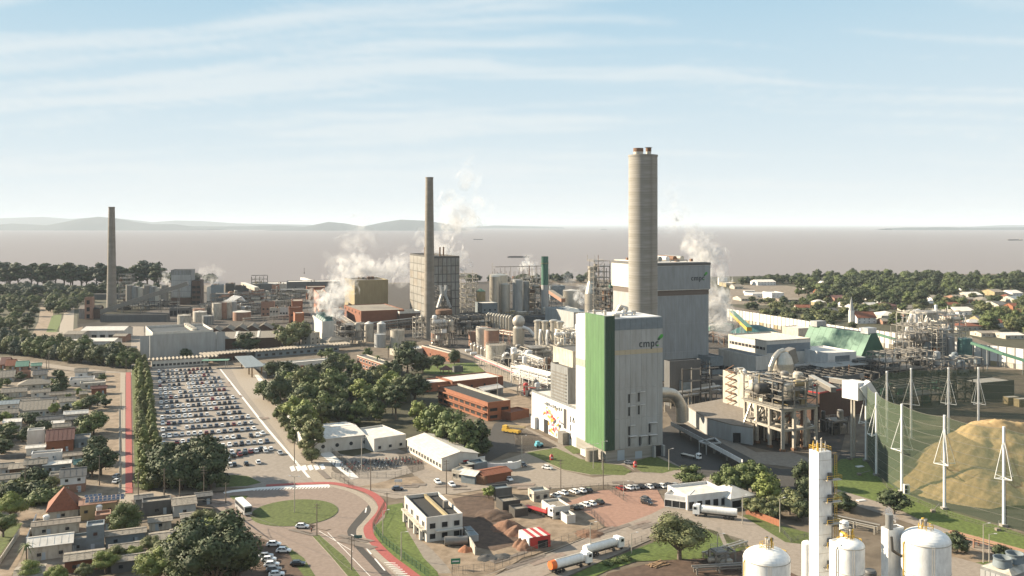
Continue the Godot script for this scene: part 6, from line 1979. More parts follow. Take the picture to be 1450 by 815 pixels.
func big_tank(at: Vector3, r: float, h: float, label: String) -> void:
	var t := thing("gas_tank", label, "tank", at)
	var s := sh()
	s.lathe(Vector3.ZERO, xy([r, 0, r, h]), 48)
	put(t, "shell", s, M.white_paint)
	s = sh()
	var prof := []
	for i in 9:
		prof.append(Vector2(r * cos(i * PI / 16.0), h + r * 0.5 * sin(i * PI / 16.0)))
	s.lathe(Vector3.ZERO, prof, 48)
	put(t, "dome", s, M.white_paint)
	s = sh()
	for y in [h, h * 0.72, h * 0.44]:
		s.lathe(Vector3.ZERO, xy([r, y - 0.08, r + 0.09, y - 0.06, r + 0.09, y + 0.06, r, y + 0.08]), 48)
	put(t, "seam_ring", s, M.old_white)
	s = sh()
	for k in 13:   # railing round the far half of the rim
		var a := -0.3 - k * 0.16
		var b := a - 0.16
		var p := p3(cos(a), 0, sin(a)) * (r - 0.1) + p3(0, h, 0)
		var q := p3(cos(b), 0, sin(b)) * (r - 0.1) + p3(0, h, 0)
		s.beam(p + p3(0,1.1,0), q + p3(0,1.1,0), 0.12)
		s.beam(p + p3(0,0.6,0), q + p3(0,0.6,0), 0.09)
		s.beam(p + p3(0,0.15,0), q + p3(0,0.15,0), 0.1, 0.3)
		s.beam(p, p + p3(0,1.1,0), 0.12)
	put(t, "guard_rail", s, M.yellow)
	s = sh()
	rail_ring(s, r * 0.3, h + r * 0.46, 10)
	put(t, "top_rail", s, M.yellow)
	var g := RandomNumberGenerator.new()
	g.seed = int(at.x)
	for k in 7:
		s = sh()
		var a := g.randf() * TAU
		var d := g.randf() * r * 0.28
		s.lathe(p3(cos(a) * d, h + r * 0.46, sin(a) * d), [Vector2(0.16, 0), Vector2(0.16, g.randf_range(0.8, 2.0)), Vector2(0.35, 2.0), Vector2(0.35, 2.3), Vector2(0, 2.3)], 8)
		put(t, "relief_valve", s, [M.steel_pale, M.yellow, M.steel_grey][k % 3])
	put(t, "pipe", sh().tube(xyz([-r - 0.2, 0, 1, -r - 0.2, h - 0.5, 1, -r * 0.8, h + r * 0.25, 0.6, -r * 0.2, h + r * 0.5, 0]), 0.16, 8), M.yellow if r > 5 else M.steel_pale)
	s = sh()
	for e in [-0.25, 0.25]:
		s.beam(p3(e - r * 0.15, 0, r + 0.3), p3(e - r * 0.15, h, r + 0.3), 0.07)
	put(t, "ladder", s, M.old_white)

# ---------------------------------------------------------------- buildings round the roundabout and the park

func yards() -> void:
	var s: Shape
	var b: Node3D
	b = shed(gr(-24.8,-287.1), p3(11.4,6.4,24), 0.3897, "white two-storey house with a flat black roof, stained walls and arches, on the bare yard", M.white_wall, M.dark_roof, {"called": "black_roofed_house", "parapet": 1.1, "windows": [3, 4, 2], "win": Vector2(1.8, 1.6), "floor": 3.1, "sill": 0.9, "glass": M.opening, "door": [0.75, 2.2, 2.6], "door_mat": M.opening})
	var bx: Vector3 = (b.get_node("wall").mesh as Mesh).get_aabb().size
	put(b, "roof_wall", sh().on(p3(1.0,6.4,0), p3(0.8, 1.0, bx.z - 1)), M.cream)
	put(b, "roof_tank", sh().lathe(p3(3.6,6.4,2), xy([0.9,0,0.9,2.2,0,2.4]), 12), M.steel_grey)
	put(b, "balcony", sh().on(p3(1.2, 3.2, bx.z / 2 + 0.7), p3(bx.x - 3, 0.3, 1.4)), M.white_wall)
	for k in 4:
		put(b, "arch_pier", sh().on(p3(-bx.x / 2 - 0.8, 0, -bx.z / 2 + 3 + k * (bx.z - 6) / 3.0), p3(1.0,3.2,0.9)), M.white_wall)
	put(b, "ledge", sh().on(p3(-bx.x / 2 - 0.6, 3.2, 0), p3(1.4, 0.5, bx.z - 1)), M.old_white)
	b = thing("concrete_wall", "stained low concrete wall with tyres against it, behind the black-roofed house", "wall", Vector3.ZERO)
	put(b, "wall", sh().beam(gr(-14.1,-277.5) + p3(0,1.3,0), gr(-10.5,-263.3) + p3(0,1.3,0), 0.4, 2.6), M.old_white)
	b = thing("rusty_cistern", "grey cylindrical cistern lying beside the black-roofed house", "tank", gr(-16.5,-271.4), 0.1)
	put(b, "shell", sh().cyl(p3(-3.4,1.5,0), p3(3.4,1.5,0), 1.35, 1.35, 18), M.steel_grey)
	s = sh()
	for e in [-2.2, 2.2]:
		s.on(p3(e, 0, 0), p3(0.4,0.8,2.0))
	put(b, "saddle", s, M.concrete)
	for k in [[664, 757, 2.2, 1.4, "small grey container with a hatch, first behind the black-roofed house", "grey_clad"], [669, 764, 2.6, 1.6, "small pale-topped container beside the stained low wall", "pale_clad"]]:
		b = shed(p3((k[0] - 725.0) / 1300.0 * 123500.0 / (k[1] - 317.0), 0, -123500.0 / (k[1] - 317.0)), p3(k[2], 2.0, 4.0), 0.35, k[4], M[k[5]], M.blue_grey, {"called": "small_container", "category": "container", "parapet": 0.1})
	heap_at(gr(-13.4,-267.3), 2.6, 1.6, "orange brick rubble heap by the rusty cistern", M.sand_heap)
	heap_at(gr(2.5,-270.8), 2.6, 2.6, "reddish earth mound close to the red and white shed, nearer the pit", M.heap)
	heap_at(gr(4.1,-269.1), 3.4, 2.8, "dark reddish earth mound close to the red and white shed, nearer the road", M.heap)
	heap_at(gr(1.3,-282), 4.5, 2.6, "brown earth mound behind the two reddish ones", M.heap)
	heap_at(gr(-1.5,-286.5), 5.5, 3.0, "long brown earth bank at the edge of the dug yard", M.heap)
	heap_at(gr(-5.8,-299), 7.0, 2.0, "low brown earth bank in the middle of the dug yard", M.brown_gravel)
	heap_at(gr(-7,-261.1), 3.5, 1.0, "tangle of dark scrap at the end of the stained low wall", M.steel_dark)
	heap_at(gr(-2.6,-262.2), 3.0, 0.9, "strip of dark scrap on the yard beside the fence", M.steel_dark)
	heap_at(gr(23.8,-281.3), 5.0, 1.2, "rust-brown pit spoil by the gravel car park fence", M.rust)
	b = thing("red_shed", "red and white striped shed with open front on the bare yard", "shed", gr(6.7,-272), 0.42)
	put(b, "wall", sh().on(Vector3.ZERO, p3(7,3.6,7)), M.red)
	for k in 6:
		put(b, "roof_sheet", sh().box(p3(-2.9 + k * 1.16, 3.7, 0), p3(1.1,0.15,7.6)), M.red if k % 2 else M.white_roof)
	put(b, "side_wall", sh().on(p3(-3.4,0,0), p3(0.4,3.62,7.1)), M.clean_white)
	put(b, "doorway", sh().on(p3(1,0,3.55), p3(3.2,2.4,0.12)), M.opening)
	hall(-3.8,-320.2,6.1,3,5, "dark cabin with a pale blue roof beside the light green bush", M.dark_clad, M.blue_grey, {"called": "site_cabin"})
	hall(-1.3,-306.7,6.3,2.8,5.9, "grey flat cabin with a tan roof, between the bush and the small shelter", M.steel_dark, M.fibre_roof, {"called": "site_cabin"})
	hall(2.1,-300.1,4.7,2.1,5, "small low shelter with a pale roof on the yard", M.steel_dark, M.fibre_roof, {"called": "site_shelter"})
	hall(9.2,-316.9,5.9,3,5, "pale cabin with a grey-blue roof in front of the main road", M.old_white, M.blue_grey, {"called": "site_cabin", "windows": [2, 1, 1]})
	hall(14.3,-300.6,6.1,3.2,8.7, "narrow white site office with a stained front, by the gravel car park", M.white_wall, M.fibre_roof, {"called": "site_office", "windows": [2, 1, 1]})
	hall(17.8,-293.5,3,2.1,5, "small white lean-to at the end of the narrow site office", M.white_wall, M.grey_roof, {"called": "lean_to"})
	b = shed(gr(56.7,-310.7), p3(7.74,3.6,9), -0.4588, "low white office wing with a dark glazed front beside the gravel car park", M.clean_white, M.white_roof, {"called": "white_office", "windows": [3, 1, 1], "win": Vector2(2.4, 2.2), "sill": 0.4, "parapet": 0.8})
	b = shed(gr(63.1,-313), p3(15.5,4.2,13), 0.3507, "long low white office with a white parapet roof, behind the parked road tanker", M.clean_white, M.white_roof, {"called": "white_office", "windows": [5, 1, 1], "win": Vector2(2.0, 2.4), "sill": 0.5, "parapet": 0.9})
	b = shed(gr(74.8,-314.1), p3(10.3,3.4,12), 0.4648, "white tent-roofed canopy between the low white office and the trees", M.clean_white, M.white_roof, {"called": "tent_canopy", "category": "canopy", "rise": 2.6, "hip": true, "windows": [2, 0, 1], "win": Vector2(4, 2.4), "sill": 0.1, "glass": M.opening})
	b = shed(gr(-79.5,-396.7), p3(23.6,5.6,28), 0.4733, "broad white hall with round windows along its side, among the park trees", M.white_wall, M.white_roof, {"called": "canteen_hall", "rise": 1.5})
	for k in 6:
		put(b, "round_window", sh().cyl(p3(-12 + k * 6.0, 2.6, 14.0), p3(-12 + k * 6.0, 2.6, 14.12), 0.8, 0.8, 16), M.glass)
	shed(gr(-57.5,-395.6), p3(14.9,5,22), 0.6046, "white flat hall joined to the long white shed by the motorcycle yard", M.white_wall, M.white_roof, {"called": "white_hall", "windows": [3, 0, 1]})
	b = shed(gr(-29.1,-353.9) + p3(0.5,0,-18.5), p3(35,5.0,15.5), 0.5 - PI / 2, "long white shed with a low pitched roof beside the motorcycle yard", M.white_wall, M.white_roof, {"called": "long_shed", "rise": 1.6, "windows": [12, 0, 1], "win": Vector2(1.4, 1.4)})
	put(b, "door", sh().on(p3(17.54,0,-2.5), p3(0.1,3.0,2.4)), M.red)
	b = shed(gr(-20,-469), p3(12.7,8.2,53.5), 0.5411, "long orange brick office with a dark roof and shaded balconies", M.orange_wall, M.dark_roof, {"called": "brick_office", "parapet": 0.8, "windows": [2, 9, 2], "win": Vector2(4.2, 1.5), "floor": 3.4, "glass": M.opening})
	bx = (b.get_node("wall").mesh as Mesh).get_aabb().size
	for k in 2:
		put(b, "balcony", sh().box(p3(-bx.x / 2 - 0.7, 3.6 + k * 3.3, 0), p3(1.4, 0.5, bx.z - 2)), M.orange_wall)
	put(b, "roof_edge", sh().on(p3(bx.x / 2 - 0.7, bx.y, 0), p3(1.4, 0.9, bx.z)), M.old_white)
	shed(gr(-45,-529), p3(17.1,4.4,14), 0.5459, "white-roofed orange brick wing at the park corner", M.orange_wall, M.white_roof, {"called": "brick_wing", "windows": [3, 2, 1]})
	shed(gr(-25,-541), p3(34.2,4.6,20), 0.5676, "wide white-roofed brick wing below the pink pipe bridge", M.brick_red, M.white_roof, {"called": "brick_wing", "windows": [4, 0, 1]})
	shed(gr(-13,-510), p3(14.7,4,8), 0.7895, "grey garage with an arched pale roof under the white pipe rack", M.grey_clad, M.white_roof, {"called": "garage", "rise": 1.2, "windows": [1, 0, 1], "win": Vector2(6, 2), "glass": M.opening})
	shed(gr(1,-450), p3(13.3,3.4,8), 0.8229, "low brick red wall block with a courtyard, at the end of the long brick office", M.brick_red, M.brick_red, {"called": "brick_block"})
	b = shed(gr(-89,-595), p3(6.7,7.1,44.2), 0.5411, "two-storey brick and white office with a grey roof beside the palm", M.brick_red, M.grey_roof, {"called": "brick_office", "windows": [1, 9, 2], "win": Vector2(2.6, 1.5), "floor": 3.5, "trim": M.old_white, "frame": M.clean_white})
	shed(gr(-51,-652), p3(6,5.8,48.4), 0.5411, "brick red office with a grey roof and white edge north of the park lawn", M.brick_red, M.grey_roof, {"called": "brick_office", "trim": M.old_white, "windows": [1, 5, 1]})
	shed(gr(-75,-670), p3(24.5,4,14), 0.6218, "low white-roofed block behind the dark park tree", M.old_white, M.white_roof, {"windows": [4, 0, 1]})
	shed(gr(-138,-717), p3(18.7,5,14), 0.7171, "house with a pale pyramid roof in front of the cooling tower cells", M.old_white, M.fibre_roof, {"rise": 3.0, "hip": true, "windows": [3, 1, 1]})
	shed(gr(-159,-725), p3(10,9,10), 1.0009, "pale machine house in the trees beside the cooling tower cells", M.old_white, M.white_roof, {"windows": [2, 1, 2]})
	b = thing("gazebo", "small round kiosk with a red-brown roof on the park lawn", "kiosk", gr(-42,-585))
	put(b, "roof", sh().lathe(Vector3.ZERO, xy([4.6,2.6,0.3,5.0,0,5.2]), 10), M.maroon_roof)
	for k in 6:
		put(b, "post", sh().on(p3(cos(k * PI / 3) * 3.6, 0, sin(k * PI / 3) * 3.6), p3(0.3,2.7,0.3)), M.wood)
	shed(gr(-35,-591), p3(6,3,4), 0.4, "small dark transformer hut on the park lawn by the kiosk", M.dark_clad, M.grey_roof, {"called": "hut"})
	b = thing("curved_wall", "curved low white wall round a small paved court, beside the red container", "wall", gr(-5.5,-360.1))
	s = sh()
	for k in 18:
		var a0 := PI * 0.05 + k * PI * 1.25 / 18
		var a1 := a0 + PI * 1.25 / 18
		s.beam(p3(cos(a0) * 9, 1.4, sin(a0) * 6), p3(cos(a1) * 9, 1.4, sin(a1) * 6), 0.5, 2.8)
	put(b, "wall", s, M.clean_white)
	put(b, "court", sh().lathe(p3(0,0.2,0), xy([8,0,0,0.02]), 20), M.concrete_slab)
	shed(gr(-7.4,-341.3), p3(11.7,3.2,8), 0.5847, "long shed with a bright orange-red roof among the site containers", M.brick_red, M.tile_roof, {"called": "red_container", "category": "container", "rise": 0.8})
	shed(gr(-10.8,-337.2), p3(5.03,3,5), -0.5736, "orange-brown site box next to the orange-red roofed shed", M.rust, M.orange_wall, {"called": "site_box", "category": "container", "parapet": 0.2})
	shed(gr(-14.7,-338.7), p3(5.74,3.2,6), -0.4982, "blue and white site cabin with a rounded pale roof", M.blue_grey, M.white_roof, {"called": "site_cabin", "rise": 1.0})
	shed(gr(-18.6,-343.2), p3(5.19,3,6), -0.574, "off-white site cabin at the roadside end of the container group", M.old_white, M.white_roof, {"called": "site_cabin", "windows": [2, 0, 1]})
	shed(gr(-13.5,-353.8), p3(6.21,3,5), 0.7025, "pale blue roofed cabin behind the orange-brown site box", M.blue_grey, M.blue_grey, {"called": "site_cabin"})
	shed(gr(-16.8,-351.4), p3(5.12,2.8,5), 0.6181, "tan roofed open shelter behind the blue and white site cabin", M.steel_dark, M.fibre_roof, {"called": "site_shelter"})

func heap_at(at: Vector3, r: float, h: float, label: String, mat: Material) -> void:
	var s := sh()
	var f := FastNoiseLite.new()
	f.seed = int(at.x * 7)
	f.frequency = 0.35
	var n := 14
	var grid := []
	for j in n + 1:
		for i in n + 1:
			var x := float(i) / n * 2 - 1
			var z := float(j) / n * 2 - 1
			var d := Vector2(x, z).length()
			var y := h * maxf(0.0, 1.0 - d) + (f.get_noise_2d(x * r, z * r) * h * 0.35 if d < 0.95 else -0.1)
			grid.append(p3(x * r, y, z * r))
	smooth_grid(s, grid, n)
	single("heap", label, "heap", s, mat, at)

# ---------------------------------------------------------------- the two towns

func house(at: Vector3, size: Vector3, turn: float, label: String, wall: Material, roof: Material, style := "gable", extra := {}) -> Node3D:
	var o := {"called": "house", "category": "house", "windows": [maxi(1, int(size.x / 4.5)), 1, 1 if size.y < 5 else 2], "floor": 2.9, "win": Vector2(1.1, 1.0), "glass": M.glass, "door": [0.55 if int(at.x) % 2 else -0.3, 1.0, 2.1]}
	if style == "gable":
		o.rise = clampf(size.z * 0.2, 0.9, 3.0)
	elif style == "hip":
		o.rise = minf(size.z * 0.24, 3.2)
		o.hip = true
	elif style == "shed":
		o.rise = clampf(size.z * 0.09, 0.5, 1.2)
	else:
		o.parapet = 0.7
	o.merge(extra, true)
	return shed(at, size, turn, label, wall, roof, o)

func west_town() -> void:
	var w: Material = M.white_wall
	var f: Material = M.fibre_roof
	cot(-338,-614,4.9,2.8,22.9, "reddish roofed cottage at the western end of the pale road", M.brick_red, M.maroon_roof)
	cot(-329,-604,5.3,3,14.6, "yellow-walled cottage with a red-brown roof by the pale road", M.cream, M.tile_roof)
	cot(-320,-601,6.9,2.8,12.5, "cottage with a grey-green sheet roof, north edge of the western town", M.salmon, M.green_sheet)
	cot(-311,-601,5.7,2.8,6.4, "cottage with a pale green roof just below the pale road", M.old_white, M.green_sheet)
	cot(-302,-568,7.7,3.5,5, "pink-walled house with a flat brown roof in the western town", M.salmon, f, "flat")
	cot(-307,-560,7.5,2.8,14.8, "pale house with a grey roof at the town's western edge, above the hedge", M.old_white, f)
	cot(-291,-567,7.3,2.8,10.1, "house with a wide grey sheet roof behind the slim dark tree", M.old_white, M.grey_roof)
	cot(-277,-533,15.9,2.8,10, "L-shaped house with a long pale tan roof before the slim dark tree", M.old_white, f, "hip")
	cot(-268,-572,7.1,3.5,8.1, "white house with a steep gable near the top of the dirt street", M.clean_white, f)
	cot(-255,-545,13.2,3,12.2, "white-walled house with a dark flat front under the steep gabled one", M.clean_white, M.grey_roof, "flat")
	cot(-259,-573,9.6,2.5,5, "long low pale-roofed shed at the head of the dirt street", M.old_white, f, "shed")
	cot(-244,-535,13.4,2.6,9, "grey concrete-roofed house beside the dirt street", M.old_white, M.concrete, "flat")
	cot(-275,-508,12,2.8,8.3, "long grey-roofed row house, second tier from the pale road", M.old_white, f)
	cot(-260,-507,9,2.8,6.1, "mid-town house with a mottled roof split by a pale ridge", w, f)
	cot(-245,-501,12.4,2.6,5, "long narrow house with a pale patched roof in mid-town", M.old_white, M.concrete_slab)
	cot(-232,-480,7.3,3,7.4, "gabled house with a white verge facing the slim dark tree's yard", M.clean_white, f)
	cot(-254,-481,12.1,2.8,5, "dark brown roofed house behind the long white one", M.old_white, M.fibre_roof)
	cot(-244,-484,7,2.8,5, "small white house with a grey roof between two hedges", w, M.grey_roof)
	cot(-259,-474,8.3,3,10.8, "house with a bright bluish metal roof at the town's western edge", w, M.blue_grey, "shed")
	cot(-239,-462,13.7,3.3,18.2, "long white house with a broad tan roof and windows to the garden", w, f, "gable", {"windows": [5, 1, 1]})
	cot(-246,-449,8.2,3.2,7.8, "grey gabled house below the bluish metal roof", M.pale_clad, f)
	cot(-232,-427,6.9,3.7,8, "white-roofed square house above the dark garden trees", w, M.white_roof, "shed")
	cot(-229,-491,3.1,4.6,5, "narrow cream house catching the sun beside the round garden trees", M.cream, f)
	cot(-231,-514,7.5,3.5,5, "red-brown house with a white gable end by the dirt street", M.brick_red, M.maroon_roof)
	cot(-213,-449,10.2,2.8,5, "long house with a bright pale roof above the big street tree", M.old_white, M.white_roof)
	cot(-209,-437,8.5,2.6,5, "house with a grey roof under the bright pale one, by the big street tree", M.old_white, M.grey_roof)
	cot(-219,-436,11.1,2.8,5, "dim grey-roofed house across the lane from the white-roofed square house", M.pale_clad, M.grey_roof)
	cot(-212,-429,4.7,2.6,5, "small shed with a dazzling white roof in mid-town", w, M.white_roof, "shed")
	cot(-205.4,-419.5,6.9,3,5, "pale grey roofed house right behind the maroon roof", M.old_white, f)
	cot(-203.6,-393.1,6.4,6.7,5, "tall white two-storey house with a sunken flat roof", w, M.white_roof, "flat", {"windows": [0, 2, 2]})
	cot(-196.9,-380.1,6.7,3,5, "small white lean-to house in front of the tall white one", w, M.white_roof, "shed")
	cot(-191.6,-390.2,10.1,4.9,15.4, "house with a great maroon sheet roof and red-brown walls", M.brick_red, M.maroon_roof)
	cot(-184.6,-395.1,6,3.2,9.4, "blue-grey walled yard house east of the maroon roof", M.blue_grey, f, "flat")
	cot(-187.1,-369.8,10.9,2.8,5, "low whitewashed terrace with a pale yard roof below the maroon roof", M.clean_white, M.concrete_slab, "flat")
	cot(-174.7,-369.5,9.2,2.6,5, "long low roof with a pale wall reaching to the dirt street", M.old_white, M.concrete_slab, "shed")
	cot(-182,-351.2,7.2,4,6.2, "dark-walled house with a tan sheet roof beside the brown-roofed shed", M.dark_clad, f)
	cot(-174.7,-353.1,9.2,3.3,5.2, "long shed with a bright white roof and blue-grey wall", M.blue_grey, M.white_roof, "shed")
	cot(-187.2,-349.2,5.9,3.2,8.8, "brown sheet-roofed shed sloping down beside the dark-walled house", M.brown_wall, M.fibre_roof, "shed")
	cot(-192,-349.1,4.2,3.2,5, "grey-roofed house at the edge of the photo beside the brown sheet-roofed shed", M.pale_clad, f)
	cot(-182.8,-333.1,7.4,3.3,5, "long pinkish-roofed house with a white eave, above the dark thicket", w, f)
	cot(-157,-328.9,7.9,5.8,8.8, "white gabled house with two dark square windows over a brick ground floor", M.clean_white, M.grey_roof, "gable", {"base": 3.0, "base_mat": M.salmon, "windows": [2, 0, 2]})
	cot(-162,-346.3,5,5.3,5, "grey-green roofed house behind the white gabled one", M.grey_clad, M.teal)
	cot(-168.1,-338.7,4.2,2.6,5, "low pale flat roof among bushes beside the white gabled house", M.old_white, M.concrete_slab, "flat")
	var b := cot(-135,-299.7,10.4,4.9,7.9, "salmon-roofed house carrying two rows of dark blue solar panels", M.cream, M.salmon, "shed", {"windows": [3, 1, 1], "sill": 2.2})
	var bx: Vector3 = (b.get_node("wall").mesh as Mesh).get_aabb().size
	var m := sh()
	m.box(Vector3.ZERO, p3(1.05,0.08,1.7), Basis(Vector3.RIGHT, 0.2))
	var pm := m.mesh()
	m = sh()
	for e in [-1.0, 1.0]:
		m.box(p3(e * 0.53, 0.0, 0), p3(0.05,0.11,1.74), Basis(Vector3.RIGHT, 0.2))
		m.box(p3(0, e * 0.165 * -1.0, e * 0.84), p3(1.1,0.11,0.05), Basis(Vector3.RIGHT, 0.2))
	var fm := m.mesh()
	for j in 3:
		for i in 9:
			if j == 0 and i > 3:
				continue
			var o := put(b, "solar_panel", pm, M.solar)
			o.position = p3(-bx.x * 0.30 + i * 1.3 - (0.4 if j == 0 else 0.0), bx.y + 0.55, -bx.z * 0.22 + j * 3.2)
			put(o, "panel_frame", fm, M.pale_clad)
	cot(-146.4,-300.3,8.8,3,11.4, "house with a steep orange tiled pyramid roof", M.old_white, M.tile_roof, "hip", {"rise": 6.0})
	cot(-140.4,-283,12.8,3.3,5, "long hall with a pale tan roof below the orange pyramid roof", M.old_white, M.concrete_slab, "shed")
	cot(-132.6,-264.3,11.1,4,8.2, "broad shed with a shining white corrugated roof beside the dirt lane", M.old_white, M.white_roof, "gable", {"rise": 1.4})
	cot(-122.1,-269.4,4.7,6.7,5, "tall blue-grey flat-roofed house in the southern block", M.blue_grey, M.pale_clad, "flat", {"windows": [1, 0, 1], "sill": 4.4})
	cot(-126.8,-268.3,5.2,3.2,5, "low blue-grey wing at the side of the tall blue-grey house", M.blue_grey, M.concrete_slab, "flat")
	cot(-127.8,-287.1,4.4,4.2,5, "house with a pink terrace and a white water tank, beside the big domed tree", M.salmon, M.salmon, "flat")
	cot(-118.4,-254.5,9.5,3.3,6.8, "brick house with a broad mossy tan roof in the southern block", M.brick_red, f, "shed")
	cot(-115.3,-274.1,10.8,3.2,5, "long house with a blue side wall and a rust-stained roof end", M.blue_grey, f, "shed")
	cot(-111,-263.9,8.2,2.6,5, "low brown roof in the shade below the blue-sided house", M.brown_wall, f, "shed")
	cot(-105.4,-253.7,9.6,3,5, "dark-walled house with a pale roof edge in the southern block", M.dark_clad, f, "shed")
	cot(-123.6,-308.3,5.2,3.5,5, "blue-grey roofed workshop at the corner of the cycle path", M.grey_clad, M.grey_roof, "shed")
	cot(-117,-302.5,8.8,3.9,5.4, "workshop with a rounded dark facade and a wide tan forecourt", M.dark_clad, f, "flat")
	cot(-110.3,-287.9,6.4,2.6,5.9, "wide patched tan roof of the workshop yard", M.old_white, f, "shed")
	cot(-104.4,-272.2,5,2.6,7.3, "weathered grey yard roof south of the workshop", M.pale_clad, f, "shed")
	cot(-108.3,-303.2,6.9,3.7,9.2, "long sloping tan roofed store beside the junction poles", M.pale_clad, f, "shed")
	cot(-102.7,-290.9,3.8,2.8,5, "small tan roofed store with a blue tank yard", M.blue_grey, f, "shed")
	cot(-100.2,-275.6,3.6,2.8,5, "narrow grey roof between the yard and the great spreading tree", M.pale_clad, f, "shed")
	cot(-96,-264.2,4,2.8,5, "pale tan roof half under the great spreading tree", M.old_white, f, "shed")
	cot(-105,-312.8,4.8,3,5, "small shaded house behind the tall junction poles", M.dark_clad, M.grey_roof, "shed")
	cot(-127,-242,6.5,3.2,10, "low roof among the garden trees at the photo's lower edge", M.old_white, f, "shed")
	var k := 0
	for p in [[gr(-132.1,-294), "white water tank on a stand beside the pink terrace"], [gr(-143.9,-283.9), "white water tank lying on the roof by the dirt lane"]]:
		b = thing("water_tank", p[1], "tank", p[0])
		var s := sh()
		s.lathe(p3(0,3.4,0), xy([0.8,0,1.0,1.3,0.7,1.7,0,1.75]), 14)
		put(b, "shell", s, M.clean_white)
		put(b, "stand", sh().on(Vector3.ZERO, p3(1.3,3.4,1.3)), M.concrete)
	for g in [[gr(-150.5,-280.7), gr(-141.9,-253.1), "low pale garden wall down the west side of the dirt lane"], [gr(-153,-295.5), gr(-144.1,-272.6), "white garden wall at the east side of the dirt lane"], [gr(-206.8,-370.9), gr(-197.5,-373.1), "dark garden wall under the thicket of town trees"], [gr(-201,-470), gr(-137.9,-322.5), "low grey kerb wall between the dirt street and the footpath"]]:
		b = thing("garden_wall", g[2], "wall", Vector3.ZERO)
		for i in 8:
			var s := sh()
			var h := 1.8 if k < 3 else 0.5
			s.beam(g[0].lerp(g[1], i / 8.0) + p3(0, h / 2, 0), g[0].lerp(g[1], (i + 0.98) / 8.0) + p3(0, h / 2, 0), 0.22, h)
			put(b, "wall_panel", s, [M.old_white, M.clean_white, M.dark_clad, M.concrete][k])
		k += 1

